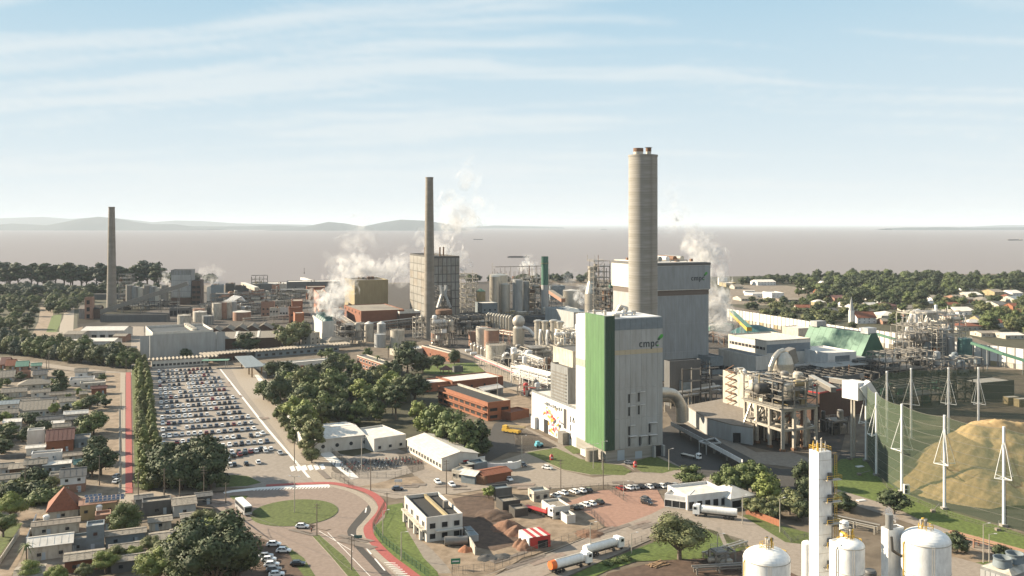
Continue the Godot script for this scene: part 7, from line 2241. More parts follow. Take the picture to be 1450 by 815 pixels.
func east_town() -> void:
	var w: Material = M.clean_white
	var f: Material = M.fibre_roof
	var t: Material = M.tile_roof
	house(gr(330,-1440), p3(14,10.6,5), 0.1745, "tall white lakeside block behind the steam", w, M.white_roof, "flat")
	house(gr(329,-1402), p3(15.9,5.3,26), 0.1745, "cream lakeside house by the tall white block", M.cream, M.white_roof, "flat")
	house(gr(330,-1352), p3(13.2,3.5,18.1), 0.1745, "low pale house near the water, east of the lakeside block", M.old_white, f)
	house(gr(322,-1203), p3(26.4,4.4,26), 0.1745, "long white quarry building with dark openings", w, M.white_roof, "flat")
	house(gr(332,-1168), p3(16.2,7.9,26), 0.1745, "tall white quarry tower house, sunlit", w, M.white_roof, "flat")
	house(gr(326,-1264), p3(14.5,3.1,5.5), 0.1745, "low white shed beside the quarry", w, M.white_roof, "shed")
	house(gr(392,-1435), p3(30.4,5.3,26), 0.1745, "broad white hall on the shore side of the trees", w, M.white_roof)
	house(gr(292,-1148), p3(23.2,2.6,26), 0.1745, "long pale shed on the quarry floor", M.old_white, f)
	house(gr(438,-1339), p3(25.4,3.5,17), 0.1745, "white strip of a house high in the wood", w, M.white_roof, "flat")
	house(gr(484,-1417), p3(17.5,4.4,24), 0.1745, "white villa on the crest of the wood", w, M.white_roof)
	house(gr(427,-1261), p3(16.6,3.5,25.4), 0.1745, "orange-walled house in the wood above the church", M.orange_wall, t)
	house(gr(453,-1298), p3(12.9,4,21.4), 0.1745, "pale house beside the orange-walled one in the wood", M.old_white, f)
	house(gr(400,-1137), p3(15.9,4,26), 0.1745, "pinkish house with a maroon roof uphill from the church", M.salmon, M.maroon_roof)
	house(gr(342,-1137), p3(32.5,2.2,23.6), 0.1745, "long sloping pale wall-like shed at the quarry edge", M.concrete_slab, M.concrete_slab, "shed")
	house(gr(335,-973), p3(14.5,3.5,13.4), 0.1745, "grey house under the trees west of the church", M.old_white, M.grey_roof)
	house(gr(306,-920), p3(18.3,3.1,7.7), 0.1745, "dark roofed house behind the white panelled wall", M.old_white, M.grey_roof)
	var b := house(gr(338,-885), p3(18.9,5.7,16.1), 0.0873, "small church with a bright orange roof", w, M.tile_roof, "gable", {"called": "church", "category": "church", "rise": 5.0})
	var bx: Vector3 = (b.get_node("wall").mesh as Mesh).get_aabb().size
	var s := sh()
	s.on(p3(-bx.x / 2 - 2, 0, 0), p3(4,12,4))
	var tw := put(b, "tower", s, M.clean_white)
	put(tw, "spire", sh().lathe(p3(-bx.x / 2 - 2, 12, 0), xy([2.6,0,0.15,13,0,13]), 8), M.pale_clad)
	house(gr(380,-1022), p3(11.9,3.5,17), 0.1745, "white house uphill behind the church spire", w, f)
	house(gr(440,-1085), p3(19,4.4,20), 0.1745, "white flat house with a tall chimney block above the brown roofs", w, M.white_roof, "flat")
	house(gr(419,-1033), p3(21.5,4,21), 0.1745, "brown-roofed house below the white flat one", M.salmon, M.maroon_roof, "hip")
	house(gr(375,-922), p3(21.8,4.4,26), 0.0873, "wide pale house with a pink side near the church", M.old_white, M.white_roof, "hip")
	house(gr(358,-876), p3(15.3,3.1,11.9), 0.0873, "pink-walled low house in front of the wide pale one", M.salmon, f)
	house(gr(406,-928), p3(10.3,5.3,25.9), 0.0873, "mint-walled half of the double house with the red roof", M.pale_clad, M.white_roof)
	house(gr(417,-928), p3(14,4.8,26), 0.0873, "bright red-roofed house beside the mint-walled one", M.green_sheet, M.red)
	house(gr(515,-1127), p3(16.1,4.8,26), 0.1745, "sunlit white gabled house on the slope", w, f)
	house(gr(422,-914), p3(10.2,3.5,23.4), 0.0873, "tan house between the red roof and the small white tank", M.cream, f)
	house(gr(424,-896), p3(12.1,4,26), 0.0873, "pale house with a salmon roof east of the small white tank", M.old_white, M.salmon)
	house(gr(548,-1137), p3(11.5,4.4,26), 0.1745, "pinkish gabled house in the middle of the slope", M.salmon, f)
	house(gr(473,-971), p3(17.8,4.4,26), 0.0873, "white house with a big pale gable above the red-brown roof", w, M.white_roof)
	house(gr(487,-961), p3(12.3,3.5,20.3), 0.0873, "flat house with a gleaming white roof", w, M.white_roof, "flat")
	house(gr(407,-832), p3(23.8,4,26), 0.0873, "long house with a broad red-brown tiled roof", M.old_white, t, "hip")
	house(gr(451,-884), p3(12.8,4,15.9), 0.0873, "yellow-walled house with a grey roof near the broad red-brown one", M.cream, M.grey_roof)
	house(gr(650,-1328), p3(18,4.4,26), 0.1745, "stepped white house highest on the slope", w, M.white_roof, "flat")
	house(gr(691,-1369), p3(18.7,4.4,19.9), 0.1745, "cream house next to the highest white one", M.cream, M.white_roof, "flat")
	house(gr(593,-1191), p3(19.2,4,26), 0.1745, "pale house with a long white eave below the highest houses", M.old_white, M.white_roof)
	house(gr(567,-1108), p3(21.7,4,26), 0.1745, "brown hipped roof among trees on the slope", M.salmon, f, "hip")
	house(gr(641,-1225), p3(14.6,5.3,26), 0.1745, "tall tan house with two storeys on the upper slope", M.cream, f)
	house(gr(554,-1052), p3(12.5,3.5,26), 0.1745, "grey roofed house half hidden on the eastern slope", M.old_white, M.grey_roof)
	house(gr(665,-1225), p3(15.7,4,26), 0.1745, "white roofed house at the eastern edge, upper row", w, M.white_roof)
	house(gr(614,-1127), p3(15.4,4,26), 0.1745, "pale blue roofed house at the eastern edge, middle row", M.old_white, M.blue_grey)
	house(gr(555,-1020), p3(8.8,4.4,14.4), 0.1745, "small orange house at the eastern edge", M.orange_wall, t)
	house(gr(503,-949), p3(13.7,3.5,26), 0.0873, "grey-roofed house in the lower eastern trees", M.old_white, f)
	house(gr(403,-781), p3(18.8,3.1,16.5), 0.0873, "low shed on the sandy ground behind the white wall", M.old_white, f, "shed")
	house(gr(415,-769), p3(17.2,3.1,20.4), 0.0873, "second low shed on the sandy ground, farther from the plant", M.old_white, M.white_roof, "shed")
	house(gr(431,-1004), p3(12.8,3.5,15.7), 0.0873, "tan-roofed house tucked behind the mint-walled one", M.old_white, f)
	house(gr(450,-1164), p3(13.6,3.5,17.7), 0.1745, "white house lost in the dark middle of the wood", w, f)
	house(gr(565,-1295), p3(14.2,3.5,14.1), 0.1745, "pale house peeping out near the crest of the wood", w, M.white_roof)
	house(gr(672,-1424), p3(14.5,3.5,6), 0.1745, "white house at the eastern crest of the wood", w, M.white_roof)
	var more := [gr(492,-1113), gr(477,-1056), gr(495,-1038), gr(554,-1113), gr(550,-1056), gr(621,-1154), gr(402,-852), gr(427,-852), gr(447,-852), gr(478,-888), gr(403,-1038), gr(501,-1199), gr(382,-1056), gr(358,-1074), gr(317,-1004), gr(399,-929), gr(757,-1420), gr(527,-957)]
	for k in more.size():
		var at: Vector3 = more[k]
		house(at, p3(11 + k % 4 * 2, 4.2, 9 + k % 3 * 2), GRID - (k % 5) * 0.12, "%s house with a %s roof among the eastern trees, %s from the church" % [["white", "cream", "pale", "pinkish"][k % 4], ["tan", "pale", "tiled"][k % 3], nth(k + 1)], [w, M.cream, M.old_white, M.salmon][k % 4], [f, M.white_roof, t][k % 3], "hip" if k % 2 else "gable")

# ---------------------------------------------------------------- trees

func leaves(s: Shape, g: RandomNumberGenerator, c: Vector3, r: Vector3, n: int, size: float) -> void:
	var tone := g.randf_range(0.72, 1.25)
	for i in n:
		var d := p3(g.randfn(), g.randfn() + 0.25, g.randfn()).normalized()
		var p := c + d * r * g.randf_range(0.72, 1.08)
		var m := (d + p3(g.randfn(), g.randfn(), g.randfn()) * 0.55).normalized()
		var x := m.cross(p3(g.randfn(), g.randfn(), g.randfn())).normalized() * size * g.randf_range(0.6, 1.3)
		var y := m.cross(x).normalized() * size * g.randf_range(0.5, 1.0)
		var k := tone * g.randf_range(0.75, 1.25)
		s.tint = Color(k * g.randf_range(0.92, 1.12), k, k * 0.95)
		var o := (m * 0.6 + d * 0.6).normalized()
		s.v.append_array([p - x, p + y, p - y, p + x, p - y, p + y])
		s.n.append_array([o, o, o, o, o, o])
		s.c.append_array([s.tint, s.tint, s.tint, s.tint, s.tint, s.tint])
	s.tint = Color(tone, tone, tone)
	s.ball(c, r * 0.62, 7, 4)
	s.tint = Color.WHITE

func tree_kind(kind: String, v: int, fine: bool) -> Array:   # crown and trunk of a tree one metre high
	var key := [kind, v, fine]
	if cache.has(key):
		return cache[key]
	var g := RandomNumberGenerator.new()
	g.seed = hash(kind) + v * 17
	var crown := sh()
	var trunk := sh()
	var n := 420 if fine else 90
	var sz := 0.016 if fine else 0.034
	match kind:
		"round":
			for k in 18:
				var a := k * 2.4
				var q := sqrt((k + 0.5) / 18.0)
				var c := p3(cos(a) * 0.30 * q, 0.52 + g.randf_range(-0.26, 0.26) * (1.25 - q * 0.7) + 0.12 * (1.0 - q), sin(a) * 0.30 * q)
				leaves(crown, g, c, p3(0.15,0.14,0.15) * g.randf_range(0.75, 1.3), n, sz)
				trunk.cyl(p3(0,0.18,0), c, 0.016, 0.006, 5, false)
			trunk.cyl(p3(0,0,0), p3(0,0.45,0), 0.035, 0.02, 7)
		"tall":
			for k in 11:
				var a := k * 2.4
				var y := 0.42 + 0.5 * k / 11.0
				var c := p3(cos(a) * 0.17 * (1.2 - y * 0.7), y + g.randf_range(-0.03, 0.05), sin(a) * 0.17 * (1.2 - y * 0.7))
				leaves(crown, g, c, p3(0.11,0.075,0.11) * g.randf_range(0.75, 1.3), n, sz * 0.9)
				trunk.cyl(p3(0, c.y - 0.16, 0), c, 0.012, 0.005, 5, false)
			trunk.cyl(Vector3.ZERO, p3(0,0.92,0), 0.022, 0.008, 6)
		"cypress":
			for k in 9:
				var y := 0.08 + 0.84 * k / 9.0
				var w := 0.24 * (1.0 - 0.75 * pow(y, 1.6))
				for e in 2:
					leaves(crown, g, p3(g.randf_range(-0.4, 0.4) * w, y, g.randf_range(-0.4, 0.4) * w), p3(w * 0.75, 0.11, w * 0.75), n, sz)
			trunk.cyl(Vector3.ZERO, p3(0,0.6,0), 0.025, 0.01, 5)
		"dense":
			for k in 17:
				var a := k * 2.4
				var q := sqrt((k + 0.5) / 17.0)
				var y := 0.16 + g.randf() * 0.66 * (1.15 - q * 0.55)
				leaves(crown, g, p3(cos(a) * 0.30 * q, y, sin(a) * 0.30 * q), p3(0.17,0.15,0.17) * g.randf_range(0.8, 1.2), n, sz)
			trunk.cyl(Vector3.ZERO, p3(0,0.4,0), 0.03, 0.02, 6)
		"bush":
			for k in 9:
				var a := k * 2.4
				var q := sqrt((k + 0.5) / 9.0)
				leaves(crown, g, p3(cos(a) * 0.5 * q, 0.34 + g.randf() * 0.3 * (1.0 - q), sin(a) * 0.5 * q), p3(0.34,0.32,0.34) * g.randf_range(0.7, 1.15), n, sz * 2.0)
			trunk.cyl(Vector3.ZERO, p3(0,0.3,0), 0.04, 0.03, 5)
		"palm":
			for k in 15:
				var a := TAU * k / 15.0
				var d := p3(cos(a), 0, sin(a))
				var up := 0.16 - 0.16 * (k % 3)
				var prev := p3(0,0.8,0)
				for j in 4:
					var f := (j + 1) / 4.0
					var q := p3(0,0.8,0) + d * 0.28 * f + p3(0, up * f - 0.2 * f * f, 0)
					var sd := p3(-d.z, 0, d.x) * 0.035 * (1.1 - f)
					crown.quad(prev - sd, q - sd, q + p3(0,-0.01,0), prev + p3(0,0.01,0))
					crown.quad(prev + p3(0,0.01,0), q + p3(0,-0.01,0), q + sd, prev + sd)
					prev = q
			trunk.cyl(Vector3.ZERO, p3(0,0.8,0), 0.028, 0.018, 7)
	cache[key] = [crown.mesh(), trunk.mesh()]
	return cache[key]

func tree(kind: String, at: Vector3, h: float, label: String, leaf := "mid", group := "", wide := 1.0, fine := false) -> Node3D:
	if "#" in label:   # members of a small group are told apart by their order from west to east
		seen[label] = seen.get(label, 0) + 1
		label = label.replace("#", nth(seen[label]) + " from the west")
	var t: Node3D = thing({"bush": "bush", "palm": "palm_tree", "cypress": "cypress_tree", "tall": "eucalyptus_tree"}.get(kind, "tree"), label, "bush" if kind == "bush" else "tree", at, rng.randf() * TAU, group)
	var m := tree_kind(kind, rng.randi() % 3, fine)
	t.scale = p3(h * wide, h, h * wide * rng.randf_range(0.9, 1.1))
	put(t, "crown", m[0], M["leaf_green_" + leaf])
	put(t, "trunk", m[1], M.bark)
	return t

func line_of(kind: String, a: Vector3, b: Vector3, n: int, h: float, wob: float, label: String, group: String, leafs: Array, wide := 1.0) -> void:
	for k in n:
		var p := a.lerp(b, (k + rng.randf_range(-0.2, 0.2)) / maxf(1.0, n - 1.0)) + p3(rng.randf_range(-wob, wob), 0, rng.randf_range(-wob, wob))
		tree(kind, p, h * rng.randf_range(0.82, 1.15), label % nth(k + 1), leafs[rng.randi() % leafs.size()], group, wide * rng.randf_range(0.88, 1.15))

func grove(kinds: Array, poly: Array, n: int, h0: float, h1: float, label: String, group: String, leafs: Array, gap := 4.0, wide := 1.0) -> void:
	var pts := PackedVector2Array(poly)
	var lo := pts[0]
	var hi := pts[0]
	for p in pts:
		lo = lo.min(p)
		hi = hi.max(p)
	var taken := []
	var tries := 0
	while taken.size() < n and tries < n * 60:
		tries += 1
		var p := Vector2(rng.randf_range(lo.x, hi.x), rng.randf_range(lo.y, hi.y))
		if not Geometry2D.is_point_in_polygon(p, pts):
			continue
		var ok := true
		for q in taken:
			if p.distance_to(q) < gap:
				ok = false
				break
		if not ok:
			continue
		for q in keep_out:
			if absf(p.x - q.x) < q.z and absf(p.y - q.y) < q.w:
				ok = false
				break
		if ok:
			taken.append(p)
	if group == "":
		return wood(kinds, taken, h0, h1, label, leafs, wide)
	taken.sort()
	for i in taken.size():
		var p: Vector2 = taken[i]
		tree(kinds[rng.randi() % kinds.size()], p3(p.x, 0, p.y), rng.randf_range(h0, h1), label + ", %s from the west" % nth(i + 1), leafs[rng.randi() % leafs.size()], group, wide * rng.randf_range(0.85, 1.2))

func wood(kinds: Array, at: Array, h0: float, h1: float, label: String, leafs: Array, wide: float) -> void:
	var t := thing("wood", label, "wood")
	t.set_meta("kind", "stuff")
	for v in 3:
		var m := tree_kind(kinds[v % kinds.size()], v, false)
		for k in 2:
			var mm := MultiMesh.new()
			mm.transform_format = MultiMesh.TRANSFORM_3D
			mm.mesh = m[k]
			var n := 0
			for i in at.size():
				n += 1 if i % 3 == v else 0
			mm.instance_count = n
			for i in n:
				var p: Vector2 = at[i * 3 + v]
				var h := lerpf(h0, h1, fposmod(p.x * 7.3, 1.0))
				var b := Basis(Vector3.UP, p.y).scaled_local(p3(h * wide, h, h * wide))
				mm.set_instance_transform(i, Transform3D(b, p3(p.x, 0, p.y)))
			var o := MultiMeshInstance3D.new()
			o.name = numbered(["crown", "trunk"][k], t)
			o.multimesh = mm
			o.material_override = M["leaf_green_" + leafs[v % leafs.size()]] if k == 0 else M.bark
			t.add_child(o)

var seen := {}
var keep_out := []   # houses that a grove must leave standing: x, z, half widths

func greenery() -> void:
	for o in get_children():
		if o.has_meta("category") and o.get_meta("category") in ["house", "church"]:
			var b: Vector3 = ((o.get_node("wall") as MeshInstance3D).mesh as Mesh).get_aabb().size
			var r := maxf(b.x, b.z) * 0.5 + 2.0
			keep_out.append(Vector4(o.position.x, o.position.z + r * 0.4, r, r * 1.2))
	var dk := ["dark", "blue", "mid"]
	line_of("tall", gr(-758,-1314), gr(-488,-1286), 34, 40.0, 9.0, "tall lakeside eucalyptus, %s from the western edge of the row", "lakeside eucalyptus row", ["blue", "dark"], 1.25)
	grove(["dense"], xy([-698.8,-1187.5,-456.7,-1187.5,-479.8,-1247.5,-734.1,-1247.5]), 44, 15, 22, "belt of low dark trees along the foot of the lakeside eucalyptus", "", ["blue", "dark"], 8.0, 1.3)
	grove(["dense"], xy([-546.5,-1452.9,-475,-1470.2,-498.8,-1543.8,-580.7,-1543.8]), 12, 13, 18, "belt of dim lakeside trees behind the grey panelled boiler house", "", ["blue"], 8.0, 1.2)
	grove(["dense", "round"], xy([-604.1,-1199,-584.7,-1273.2,-509.2,-1112.6,-469.1,-957.4,-479.4,-957.4,-536.7,-1055.6]), 46, 10, 15, "dense block of olive-green trees beside the plant's western track", "", ["olive", "mid", "dark"], 6.0, 1.15)
	grove(["dense", "round"], xy([-710.2,-1176.2,-622.6,-1199,-513.6,-1004.1,-425.3,-807.2,-366.4,-705.7,-386.7,-674.9,-417.9,-674.9]), 70, 9, 15, "scrubby dark wood west of the sandy clearing", "", ["dark", "mid", "olive", "blue"], 7.0, 1.15)
	for k in 2:
		line_of("dense", [gr(-422,-726), gr(-403,-694)][k], [gr(-261,-627), gr(-254,-605)][k], 32, 15.0, 2.0, ["back-line tree of the dark belt above the pale road, %s from the west", "front-line tree of the dark belt above the pale road, %s from the west"][k], "dark tree belt above the pale road", dk + ["olive"], 0.9)
		line_of("cypress", [gr(-247,-608), gr(-243,-608)][k], [gr(-130.8,-327.6), gr(-127.1,-331.1)][k], [34, 30][k], 9.5, 0.8, ["bushy cypress beside the red cycle path, %s from the gatehouse", "bushy cypress on the car park side of the hedge, %s from the gatehouse"][k], "cypress hedge along the red cycle path", ["cypress", "cypress", "olive"], 1.15)
	grove(["dense"], xy([-132,-344,-113,-344,-107.4,-328.5,-123.9,-326.7]), 15, 14, 18, "big dark tree in the block closing off the car park", "dark tree block at the end of the car park", ["dark"], 4.5, 1.0)
	tree("round", gr(-194,-671), 17, "broad dark tree by the brown hall behind the gatehouse", "dark", "", 1.35)
	tree("round", gr(-228,-643), 9, "small dark tree against the front of the blue-roofed hall", "dark", "", 1.3)
	for p in [[gr(-166,-686), 22, "spreading olive tree west of the cooling tower cells"], [gr(-167,-722), 20, "spreading tree right against the cooling tower cells"], [gr(-180,-714), 17, "smaller spreading tree behind the zigzag canopy"], [gr(-171,-758), 14, "dusty tree between the orange end block and the spreading tree"], [gr(-208,-807), 9, "small tree in front of the clarifier tank sheds"]]:
		tree("round", p[0], p[1], p[2], "olive", "", 1.2)
	for p in [[gr(-148,-567), 13], [gr(-145,-572), 12], [gr(-122,-554), 13], [gr(-118,-561), 12]]:
		tree("dense", p[0], p[1], "dark tree shading the orange tiled hall in the park, #", "dark", "trees round the orange tiled hall")
	grove(["round", "round", "tall", "dense"], xy([-134.7,-496,-125.4,-534.6,-104.4,-553.8,-67.9,-534.6,-49.2,-496,-45.2,-469.6,-60.8,-427.3,-70.8,-418.6,-83.8,-427.3,-93.1,-410.3,-109.1,-436.4]), 58, 10, 19, "tree in the thick of the office park grove", "trees of the office park grove", ["dark", "mid", "mid", "olive", "light"], 5.5, 1.05)
	line_of("tall", gr(-93.8,-404.9), gr(-79.1,-368.7), 6, 17.0, 2.0, "airy eucalyptus beside the broad white hall, %s from the drive's top", "eucalyptus beside the broad white hall", ["olive", "mid"], 1.2)
	line_of("dense", gr(-115,-449), gr(-80.1,-365.4), 9, 7.0, 1.5, "low tree along the drive's fence, %s from the gatehouse", "low trees along the drive's fence", ["olive", "mid"], 1.0)
	for p in [[gr(-37.1,-404.9), 15, "light", "yellow-green tree at the front corner of the orange brick office"], [gr(-31.6,-398.4), 19, "mid", "tall full tree below the long orange brick office"], [gr(-25.2,-385.9), 18, "mid", "full tree next to the long white shed's back"], [gr(-19.7,-376.5), 17, "mid", "tree at the roadside end of the office group"], [gr(-15.5,-381.2), 16, "dark", "dark tree in the shade by the dark asphalt yard"], [gr(-11.8,-373.1), 9, "dark", "small dark tree beside the curved white wall"], [gr(-44,-436), 12, "light", "light green tree behind the yellow-green one"], [gr(-16.2,-368.7), 8, "mid", "small tree at the corner of the curved white wall"]]:
		tree("round", p[0], p[1], p[3], p[2], "", 1.05)
	tree("dense", gr(-66,-580), 22, "very dark bulky tree beside the two-storey brick office", "dark", "", 1.2)
	tree("dense", gr(-57,-588), 15, "dark ivy-like tree on the wall of the low white-roofed block", "dark", "", 1.1)
	tree("dense", gr(-49,-605), 11, "dark tree at the gable of the brick red office", "dark", "", 1.2)
	tree("dense", gr(-39,-621), 13, "small upright dark tree at the end of the brick red office", "dark", "", 0.8)
	for p in [[gr(-134,-647), 7], [gr(-128,-643), 9], [gr(-119,-624), 9], [gr(-112,-611), 10], [gr(-103,-588), 9], [gr(-98,-577), 8]]:
		tree("round", p[0], p[1], "street tree on the avenue before the two-storey brick office, #", "mid", "avenue trees before the brick office", 1.2)
	tree("palm", gr(-86,-588), 13, "palm in front of the two-storey brick office", "mid")
	tree("palm", gr(-83,-657), 12, "palm at the foot of the wide off-white tank", "mid")
	tree("palm", gr(-88,-653), 10, "smaller palm beside the wide off-white tank", "olive")
	for p in [[gr(-102,-650), 8], [gr(-77,-679), 9], [gr(-74,-686), 8]]:
		tree("round", p[0], p[1], "garden tree below the broad grey pipe bridge, #", "mid", "garden trees below the pipe bridge", 1.2)
	tree("round", gr(64.2,-331.1), 8.5, "round bush-like tree on the verge behind the white office", "mid", "", 1.5)
	for p in [[gr(74.7,-322.5), 11], [gr(77.4,-317.5), 12], [gr(83.3,-331.1), 10], [gr(82.6,-322.5), 12], [gr(87.9,-331.1), 11], [gr(84.8,-315.9), 13], [gr(86.2,-310.3), 12]]:
		tree("round", p[0], p[1], "sunlit tree in the clump above the low white office, #", "light" if rng.randf() < 0.4 else "mid", "tree clump above the white office", 1.1)
	for p in [[gr(77.9,-300.5), 6], [gr(80.1,-297.6), 7], [gr(82.6,-294), 6], [gr(87.2,-299), 8], [gr(90.8,-300.5), 9], [gr(92,-295.5), 8]]:
		tree("round", p[0], p[1], "small tree above the orange brick wall, #", "olive", "trees above the orange brick wall", 1.3)
	for p in [[gr(93,-293.3), 9], [gr(105.2,-331.1), 12], [gr(100.8,-312.7), 12]]:
		tree("dense", p[0], p[1], "dark tree close behind the tall white column, #", "dark", "trees behind the white column", 0.9)
	tree("dense", gr(110.2,-304.9), 7, "dark sprawling bush behind the pipe way by the white column", "dark", "", 1.6)
	tree("round", gr(125,-300.5), 9, "flat-topped dark tree on the net lawn behind the tanks", "dark", "", 1.5)
	tree("dense", gr(128.2,-264.5), 7, "dark tree right beside the largest domed tank", "dark", "", 1.3)
	tree("dense", gr(139.2,-261.1), 5, "scrubby dark bush in the corner above the cooling tower", "dark", "", 1.4)
	tree("round", gr(47.4,-260), 13.5, "big round tree alone on the grass beside the road tankers", "olive", "", 1.5, true)
	for p in [gr(27,-256.2), gr(29.6,-257.8), gr(32.1,-259.5)]:
		tree("bush", p, 1.6, "clipped bush along the pavement by the road tankers, #", "mid", "clipped bushes by the road tankers", 1.6)
	tree("round", gr(-8.1,-317.5), 5, "light green bush beside the dark site cabin", "light", "", 1.3)
	tree("round", gr(-75,-231.7), 24, "great spreading tree by the roundabout, darkest and largest of its group", "dark", "", 1.2, true)
	tree("round", gr(-84.8,-249.5), 16, "sunlit light green tree in front of the great spreading one", "light", "", 1.25, true)
	tree("round", gr(-83.4,-269.1), 10.5, "dark crown reaching towards the bus, beside the great spreading tree", "dark", "", 1.2, true)
	tree("round", gr(-94.1,-280), 9, "olive tree below the junction poles", "olive", "", 1.3, true)
	tree("round", gr(-92.5,-248), 11, "yellowish tree before the dark-walled house", "olive", "", 1.3, true)
	tree("round", gr(-92.8,-239.8), 11, "light green tree at the lower edge, west of the great spreading tree", "light", "", 1.3, true)
	tree("round", gr(-83.7,-236.1), 12, "mid green tree at the lower edge between two paler ones", "mid", "", 1.2, true)
	tree("round", gr(-72.4,-238.4), 14, "dark tree at the lower edge by the small car park", "dark", "", 1.2, true)
	tree("dense", gr(-119.5,-283.9), 11.5, "big domed dark tree between the solar house and the workshop", "mid", "", 1.15, true)
	tree("palm", gr(-132.9,-251.5), 9, "feathery palm-like tree by the shining white shed", "mid")
	for p in [[gr(-154.4,-278.8), 8, "mid"], [gr(-160.3,-294.7), 9, "light"], [gr(-127,-241.7), 7, "light"], [gr(-119.4,-240.7), 6, "light"], [gr(-113.8,-244.6), 5, "olive"], [gr(-110.4,-249.5), 7, "light"], [gr(-110.7,-255.7), 6, "olive"], [gr(-106.3,-258.4), 5, "light"], [gr(-103.5,-263.9), 6, "olive"]]:
		tree("round", p[0], p[1], "garden tree among the roofs of the southern block, #", p[2], "garden trees of the southern block", 1.3, true)
	tree("cypress", gr(-258,-526), 12, "slim dark tree standing tallest in the western town", "dark", "", 1.5)
	for p in [[gr(-194.8,-418.6), 9, 1.3], [gr(-216,-470), 8, 1.3], [gr(-157.2,-344), 10, 1.2], [gr(-188.7,-414.4), 11, 1.4], [gr(-166.1,-365.4), 9, 1.3], [gr(-216,-479), 8, 1.4], [gr(-172.6,-382.4), 8, 1.3], [gr(-192,-427), 9, 1.2], [gr(-155.7,-347.9), 12, 1.3], [gr(-247,-554), 5, 1.3], [gr(-210,-475), 6, 1.3]]:
		tree("round", p[0], p[1], "dark tree on the town side of the dirt street, #", "dark" if rng.randf() < 0.7 else "mid", "trees along the dirt street", p[2])
	grove(["round", "dense", "bush"], xy([-353.4,-585.3,-282.4,-569.1,-236.5,-508.2,-201.4,-436.4,-180.9,-382.4,-207.4,-382.4,-230.9,-382.4]), 64, 3.5, 7.5, "garden tree between the roofs of the western town", "garden trees of the western town", ["dark", "mid", "olive", "light"], 6.0, 1.2)
	grove(["dense"], xy([-263.5,-436.4,-234.3,-433.3,-213.4,-404.9,-198.3,-373.1,-223.9,-370.9]), 14, 6, 9, "tree of the dark thicket in the western town", "trees of the dark thicket", ["dark", "mid"], 6.0, 1.2)
	grove(["round", "bush"], xy([-180.1,-331.1,-175,-342.1,-164.3,-331.1,-155,-322.5,-152.7,-312.7,-163.5,-310.3,-172,-312.7]), 13, 4, 7, "olive garden tree around the white gabled house", "garden trees around the white gabled house", ["olive", "mid", "dark"], 5.0, 1.2)
	grove(["dense"], xy([-199.9,-331.1,-179.7,-327.6,-166.3,-304.9,-180.6,-299]), 9, 6, 9, "dark tree at the crossing of the dirt lanes", "trees at the crossing of the dirt lanes", ["dark"], 6.0, 1.1)
	grove(["dense", "round"], xy([451.5,-1524.7,561.4,-1603.9,700.3,-1583.3,872.8,-1543.8,735,-1300,609.3,-1247.5,525.4,-1092.9,443.6,-1020.7,392.4,-1073.9,395,-1300]), 180, 14, 23, "dark wood on the crest beyond the eastern town", "", ["dark", "dark", "mid", "blue"], 9.0, 1.15)
	grove(["dense", "round"], xy([380.9,-1222.8,415.1,-1112.6,459,-1037.8,604.1,-1199,646.5,-1143.5,456.4,-807.2,419.1,-807.2,402.9,-851.7,355.5,-817.9,330.9,-851.7,313.2,-894.9,312.8,-1004.1]), 84, 8, 14, "garden trees crowding between the roofs of the eastern town", "", ["dark", "mid", "olive"], 9.0, 1.2)
	grove(["dense", "round"], xy([489.7,-957.4,575.4,-1004.1,428.9,-748.5,398.3,-767.1]), 16, 14, 18, "tall tree on the sandy ground behind the white wall", "tall trees behind the white wall", ["mid", "olive"], 6.0, 1.0)
	grove(["dense", "bush"], xy([283.3,-1133,329.5,-1112.6,330,-942.7,312.4,-828.9,304.2,-807.2,270,-888.5,259.5,-1037.8]), 34, 7, 11, "dark bushy thicket just outside the white panelled wall", "", ["dark", "olive"], 5.0, 1.3)
	grove(["dense"], xy([344,-1419.5,452.6,-1452.9,480.9,-1543.8,364.9,-1506.1]), 16, 12, 17, "shore wood by the quarry, east of the white lakeside block", "", ["dark", "blue"], 9.0, 1.3)
	grove(["dense"], xy([-68.2,-1452.9,135.7,-1470.2,142.5,-1543.8,-72.4,-1543.8]), 26, 13, 19, "dim shore wood behind the silos and the green-topped stack", "", ["blue", "dark"], 9.0, 1.2)

# ---------------------------------------------------------------- vehicles

